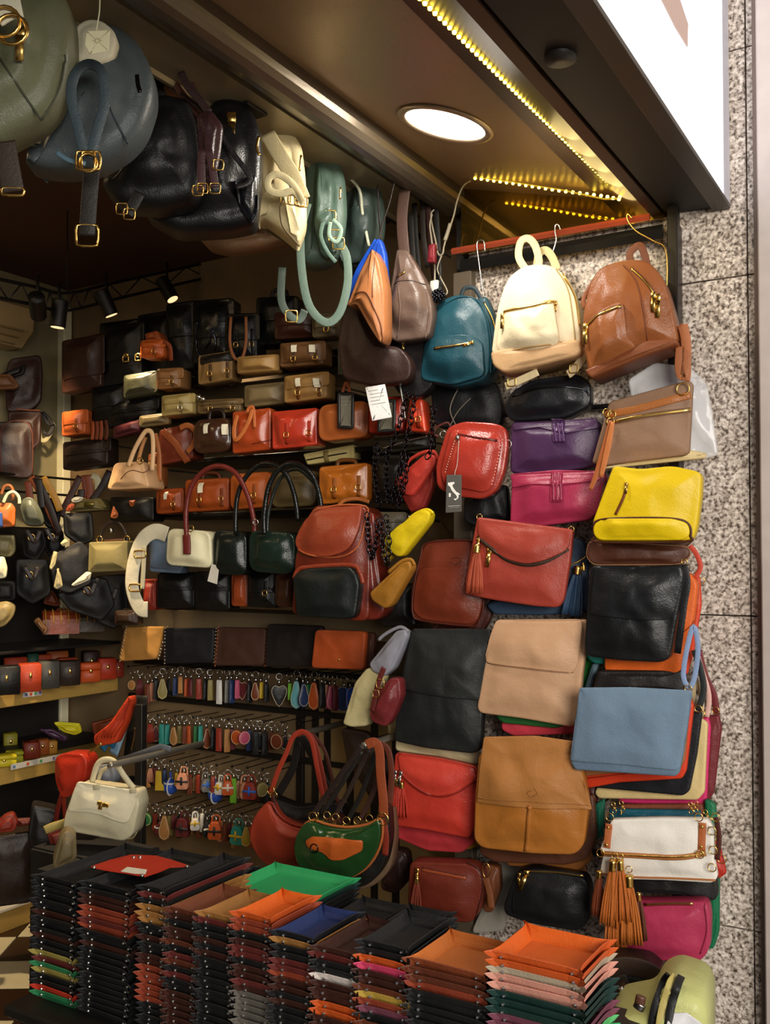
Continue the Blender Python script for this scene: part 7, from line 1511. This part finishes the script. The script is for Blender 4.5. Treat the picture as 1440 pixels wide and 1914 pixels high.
def stack(sname, xa, xb, ytop, cols, L=.2, Yf=YF, n=None, zt=None, rot=0, exact=None):
    """xa, xb: picture columns of the front corners of the top tray, ytop: picture row of its front rim"""
    A = at(xa, ytop, Y=Yf); 
    ztop = A.z if zt is None else zt
    B = at(xb, ytop+(xb-xa)*.2, Y=Yf)
    w = B.x-A.x; cx = (A.x+B.x)/2
    cnt = max(1, int(round((ztop-ZT-.026)/TH))+1) if n is None else n
    step = (ztop-.0265-ZT)/max(1, cnt-1) if n is None else TH
    out = []
    for k in range(cnt):
        colr = cols[k] if k < len(cols) else cols[-1]
        z = ztop-.0265-k*step
        jx, jy, jr = (random.uniform(-.004, .004), random.uniform(-.003, .004), random.uniform(-1.4, 1.4))
        t = bpy.data.objects.new('leather_tray', None); COL.objects.link(t)
        t.location = (cx+jx, Yf+L/2+jy, z); t.rotation_euler = (0, 0, R(jr+rot))
        b = bpy.data.objects.new('tray_body', traymesh(w*.97, L, colr)); COL.objects.link(b); b.parent = t
        for sx in (-1, 1):
            for sy in ((-1, 1) if k == 0 else (-1,)):
                r = bpy.data.objects.new('snap_rivet', RV); COL.objects.link(r); r.parent = t; r.location = (sx*(w*.485-.014), sy*(L/2-.002), .016)
        lab = f'{colr} leather tray, {ORD[k] if k < len(ORD) else "low down"} from the top, {sname}'
        tag(t, lab, 'tray', 'leather trays, '+sname)
        out.append(t)
    return out
B_ = 'black'; D = 'dark brown'
stack('leftmost stack', 70, 141, 1634, [B_]*6+[D, B_, B_, B_, D, B_, B_, 'olive', 'maroon', 'green', 'olive', B_, B_, 'red', 'green', D, 'olive', 'olive', 'grey'], L=.30)
stack('stack under the scarlet sheet', 158, 243, 1646, [B_, B_, D, D, 'rust', 'rust', 'maroon', 'rust', B_, B_, D, B_], L=.30)
stack('third stack from the left', 268, 310, 1655, [B_, 'maroon', B_, 'tan', 'tan', 'tan', B_, B_, D, B_, B_, D, D, 'rust', 'rust', 'rust', 'rust', 'rust', 'rust', B_], L=.28, Yf=YF+.0)
stack('fourth stack from the left', 316, 368, 1694, ['brown', D, B_, D, D, 'brown', B_, 'maroon', 'brown', B_, 'maroon', B_, B_, D], L=0.18)
stack('stack with a tan top tray', 374, 436, 1702, ['tan', 'maroon', B_, B_, D, B_, D, B_], L=0.16)
stack('left stack with an orange top', 443, 506, 1702, ['orange', 'rust', 'rust', B_, D, 'maroon', 'maroon', B_, D, D, 'maroon', D, 'grey', 'grey', 'grey'], L=0.16)
stack('stack with the navy lined top', 516, 586, 1738, ['navy', 'tan', B_, B_, 'maroon', 'maroon', 'rust', D, D, B_, D, B_], L=0.17)
stack('fourth front stack from the right', 592, 668, 1764, [D, 'maroon', B_, B_, 'white', D, D, D, 'orange', 'orange', D], L=0.19)
stack('third front stack from the right', 676, 760, 1755, [B_, B_, 'orange', 'hot pink', D, D, 'brown', 'yellow ochre', 'rust', 'mauve', B_, 'brown'], L=0.185)
stack('second front stack from the right', 768, 908, 1790, ['camel', 'brown', 'brown', 'rust', B_, B_, B_, B_, B_], L=0.165)
stack('rightmost stack', 924, 1090, 1776, ['orange', 'orange', 'greige', 'pink', 'pink', 'dark green', 'dark green', 'dark green', 'mauve', 'mauve', 'bright green', 'emerald', 'hot pink'], L=0.155)
# stacks in the second rank
Y2 = YF+.36
stack('back stack with emerald top', 400, 560, 1660, ['emerald', 'dark green', B_, B_, B_, B_], L=.26, Yf=Y2)
stack('back stack behind the fourth', 262, 372, 1640, [B_, B_, B_, D, B_], L=.24, Yf=Y2-.02)
stack('back stack behind the navy tray', 580, 668, 1730, [B_, D, B_], L=.24, Yf=YF+.31)
stack('back stack behind the large black tray', 690, 770, 1738, [B_, B_], L=.2, Yf=YF+.31)
# flat red sheet tray on the second stack
o = at(262, 1622, Z=.72)
F = Fr('leather_tray', 'flat unfolded scarlet leather tray with a white ticket, lying on the second stack', 'tray', 262, 1640, Y=YF+.02, yaw=0)
def flat(F, P, Z, t, name, mat, parent=None, r=.01):
    V = [at(p[0], p[1], Z=Z)-F.loc for p in P]; n = len(V)
    W_ = V+[v+Vector((0, 0, t)) for v in V]
    W_, Fc = recalc(W_, [list(range(n)), list(range(2*n-1, n-1, -1))]+[[i, (i+1) % n, (i+1) % n+n, i+n] for i in range(n)])
    return mesh(name, W_, Fc, mat, parent or F.root, False)
zr = at(158, 1646, Y=YF).z+.004
s = flat(F, [(170, 1622), (205, 1610), (245, 1600), (292, 1602), (322, 1610), (355, 1621), (318, 1622), (300, 1630), (270, 1640), (240, 1634), (200, 1628)], zr, .004, 'sheet', leather('b8321c', .5))
flat(F, [(226, 1629), (238, 1621), (275, 1626), (272, 1634), (250, 1633)], zr+.0045, .001, 'ticket', plain('e3dcc8', .6), s)
for x, y in ((250, 1603), (262, 1603), (350, 1620), (176, 1622), (266, 1637)): m = MB(); m.sphere(at(x, y, Z=zr+.005)-F.loc, .005, 8, 5); m.obj('snap_rivet', SILV, s)
# ================================================================ SUITCASE AND BITS AT LOWER RIGHT
YSU = 2.55
F = bag('suitcase', 'lime green suitcase with black and cream straps, cut by the bottom edge at right', 'suitcase', [(1132, 1990), (1134, 1905), (1150, 1880), (1215, 1868), (1232, 1834), (1262, 1820), (1318, 1838), (1330, 1870), (1330, 1990)], YSU, 'c0c27c', yaw=8, r=[4, 16, 16, 14, 14, 14, 22, 10, 4], depth=.26, puff=.02, wall=None, rim=.03, rough=.35, var=.05)
strip(F, 'strap', [(1216, 1990), (1222, 1900), (1240, 1840), (1252, 1822)], .02, .006, leather('151515', .5), lift=.002); strip(F, 'strap', [(1246, 1990), (1252, 1900), (1266, 1845), (1274, 1825)], .018, .006, leather('151515', .5), lift=.002)
strip(F, 'strap', [(1231, 1990), (1237, 1900), (1253, 1842), (1263, 1824)], .02, .004, leather('b8a862', .5), lift=.001)
pillow(F, 'white_label', [(1250, 1900), (1258, 1872), (1290, 1872), (1318, 1895), (1326, 1960), (1300, 1960), (1296, 1915), (1280, 1900)], plain('d5d3d6', .5), r=6, depth=.004, puff=.001, wr=0, conform=True)
strip(F, 'handle_clip', [(1196, 1876), (1199, 1862)], .024, .014, plain('5c3a2c', .4), off=.27); strip(F, 'handle_clip', [(1193, 1886), (1198, 1876)], .026, .014, SILV, off=.27)
F = bag('shoulder_bag', 'black bag with brown folded webbing strap above the suitcase', 'handbag', [(1120, 1790), (1160, 1778), (1215, 1784), (1242, 1808), (1236, 1840), (1205, 1866), (1140, 1880), (1122, 1860)], 2.78, '16120f', r=12, depth=.1, puff=.02)
strip(F, 'webbing_strap', [(1130, 1808), (1170, 1800), (1210, 1808), (1234, 1830), (1220, 1856)], .05, .006, leather('3c2a20', .6), off=.12); strip(F, 'webbing_strap', [(1128, 1860), (1150, 1836), (1176, 1828)], .04, .006, leather('30231b', .6), off=.125)
F = bag('camera_case', 'small dark case with a metal buckle in front of the black bag, beside the trays', 'case', [(1130, 1862), (1140, 1846), (1168, 1838), (1178, 1858), (1170, 1878), (1140, 1886)], 2.55, '241c16', r=6, depth=.06, wall=None, rough=.3)
ring_obj(F, 'buckle', F.on(1158, 1868, .01), .016, .005, GUN, square=True); strip(F, 'clip', [(1158, 1850), (1166, 1846)], .012, .006, SILV, lift=.004)
# unused-space panel under the right hand racks: dark stand below the bags
o = bpy.data.objects.new('low_stand', None); COL.objects.link(o); o.location = (-.75, 2.7, 0); tag(o, 'low dark stand on the pavement behind the tray table, supporting the suitcase and bags', 'stand')
sx0 = at(1110, 1900, Y=2.62).x; zz = at(1200, 1990, Y=YSU-.1).z
box('body', (sx0+.75, -.40, 0), (at(1322, 1900, Y=2.62).x+.75, -.08, zz), plain('14110e', .6), o, .004)
# ================================================================ final nudges (each thing set clear of its neighbours) and pegs
OFFS = {'handbag.023':(0.012,-0.009,-0.0),'hanging_bar.001':(0.004,-0.003,-0.0),'leather_box.008':(0.016,-0.012,0.001),'leather_box.009':(0.023,-0.019,0.001),'leather_box.010':(0.015,-0.013,0.001),'leather_box.019':(0.046,-0.037,0.003),'purse.002':(0.022,-0.02,0.001),'strap_bundle.004':(0.008,-0.006,-0.0),'handbag.017':(0.052,-0.039,0.001),'leather_box.018':(0.012,-0.009,0.001),'leather_box.017':(0.035,-0.027,0.003),'shelf_label.002':(0.038,-0.031,0.003),'leather_box.006':(0.011,-0.01,0.0),'leather_box.005':(0.018,-0.017,0.001),'bag_handles':(0.004,-0.003,-0.0),'handbag.041':(0.011,-0.01,-0.0),'satchel.001':(0.035,-0.034,-0.003),'satchel.023':(0.032,-0.031,-0.002),'satchel.003':(0.007,-0.007,-0.001),'flat_wallet.001':(0.003,-0.004,0.0),'satchel.009':(0.014,-0.02,-0.002),'satchel.010':(0.036,-0.052,-0.005),'plastic_sleeve':(0.006,-0.024,-0.001),'shoulder_bag':(0.004,-0.009,-0.0),'clutch_bag.013':(0.008,-0.028,0.002),'crossbody_bag.014':(0.002,-0.009,0.001),'crossbody_bag.001':(0.002,-0.01,0.0),'half_moon_bag':(0.04,-0.055,0.005),'satchel.012':(0.031,-0.038,-0.003),'bowling_bag':(0.033,-0.037,-0.002),'flap_bag.003':(0.016,-0.04,0.004),'satchel.004':(0.021,-0.021,-0.002),'crossbody_bag.007':(0.014,-0.048,0.002),'clutch_bag.012':(0.009,-0.033,0.003),'backpack.002':(0.006,-0.019,-0.001),'box_bag':(0.003,-0.01,-0.0),'crossbody_bag.011':(0.006,-0.018,0.002),'crossbody_bag.015':(0.003,-0.014,0.001),'tote_bag.005':(0.01,-0.017,-0.001),'clutch_bag.004':(0.007,-0.018,0.001),'envelope_bag.002':(0.011,-0.021,0.002),'clutch_bag.009':(0.025,-0.048,0.003),'bright_clasp':(0.046,-0.051,-0.003),'folder_clutch':(0.004,-0.014,-0.0),'handbag.001':(0.045,-0.047,-0.0),'flap_bag.004':(0.014,-0.036,0.003),'clutch_bag.011':(0.005,-0.018,0.002),'saddle_backpack':(0.03,-0.046,0.0),'clutch_bag.005':(0.007,-0.018,0.001),'camera_bag':(0.015,-0.055,0.006),'camera_bag.002':(0.026,-0.05,0.006),'half_moon_bag.001':(0.031,-0.043,0.004),'flap_bag.006':(0.025,-0.048,0.002),'flap_bag':(0.006,-0.019,0.0),'envelope_bag.003':(0.021,-0.038,0.003),'flap_bag.005':(0.021,-0.049,0.004),'crossbody_bag.013':(0.002,-0.004,0.0),'envelope_bag.001':(0.012,-0.027,-0.0),'handbag.004':(0.023,-0.027,-0.0),'zip_clutch':(0.014,-0.046,0.004),'handbag':(0.018,-0.017,-0.001),'clutch_bag.008':(0.012,-0.043,0.002),'handbag.003':(0.013,-0.015,-0.0),'shoulder_strap_loop':(0.035,-0.035,0.0),'half_moon_bag.002':(0.02,-0.027,0.003),'steel_rod':(0.01,-0.017,-0.001),'chain_strap.007':(0.018,-0.03,-0.0),'chain_strap.008':(0.033,-0.056,-0.0),'shoulder_bag.005':(0.009,-0.031,0.004),'price_tag':(0.005,-0.009,-0.0),'half_moon_bag.003':(0.005,-0.008,0.001),'handbag.015':(0.036,-0.033,0.003),'sling_bag':(0.013,-0.02,-0.002),'half_moon_bag.004':(0.021,-0.032,0.003),'half_moon_bag.005':(0.035,-0.052,0.005),'handbag.016':(0.052,-0.045,0.004),'backpack.005':(0.027,-0.033,-0.004)}
for n_, v_ in OFFS.items():
    o = bpy.data.objects.get(n_)
    if o: o.location = o.location+Vector(v_)
bpy.context.view_layer.update()
for F_, q_, w_ in PEGS: build_peg(F_, q_, w_)
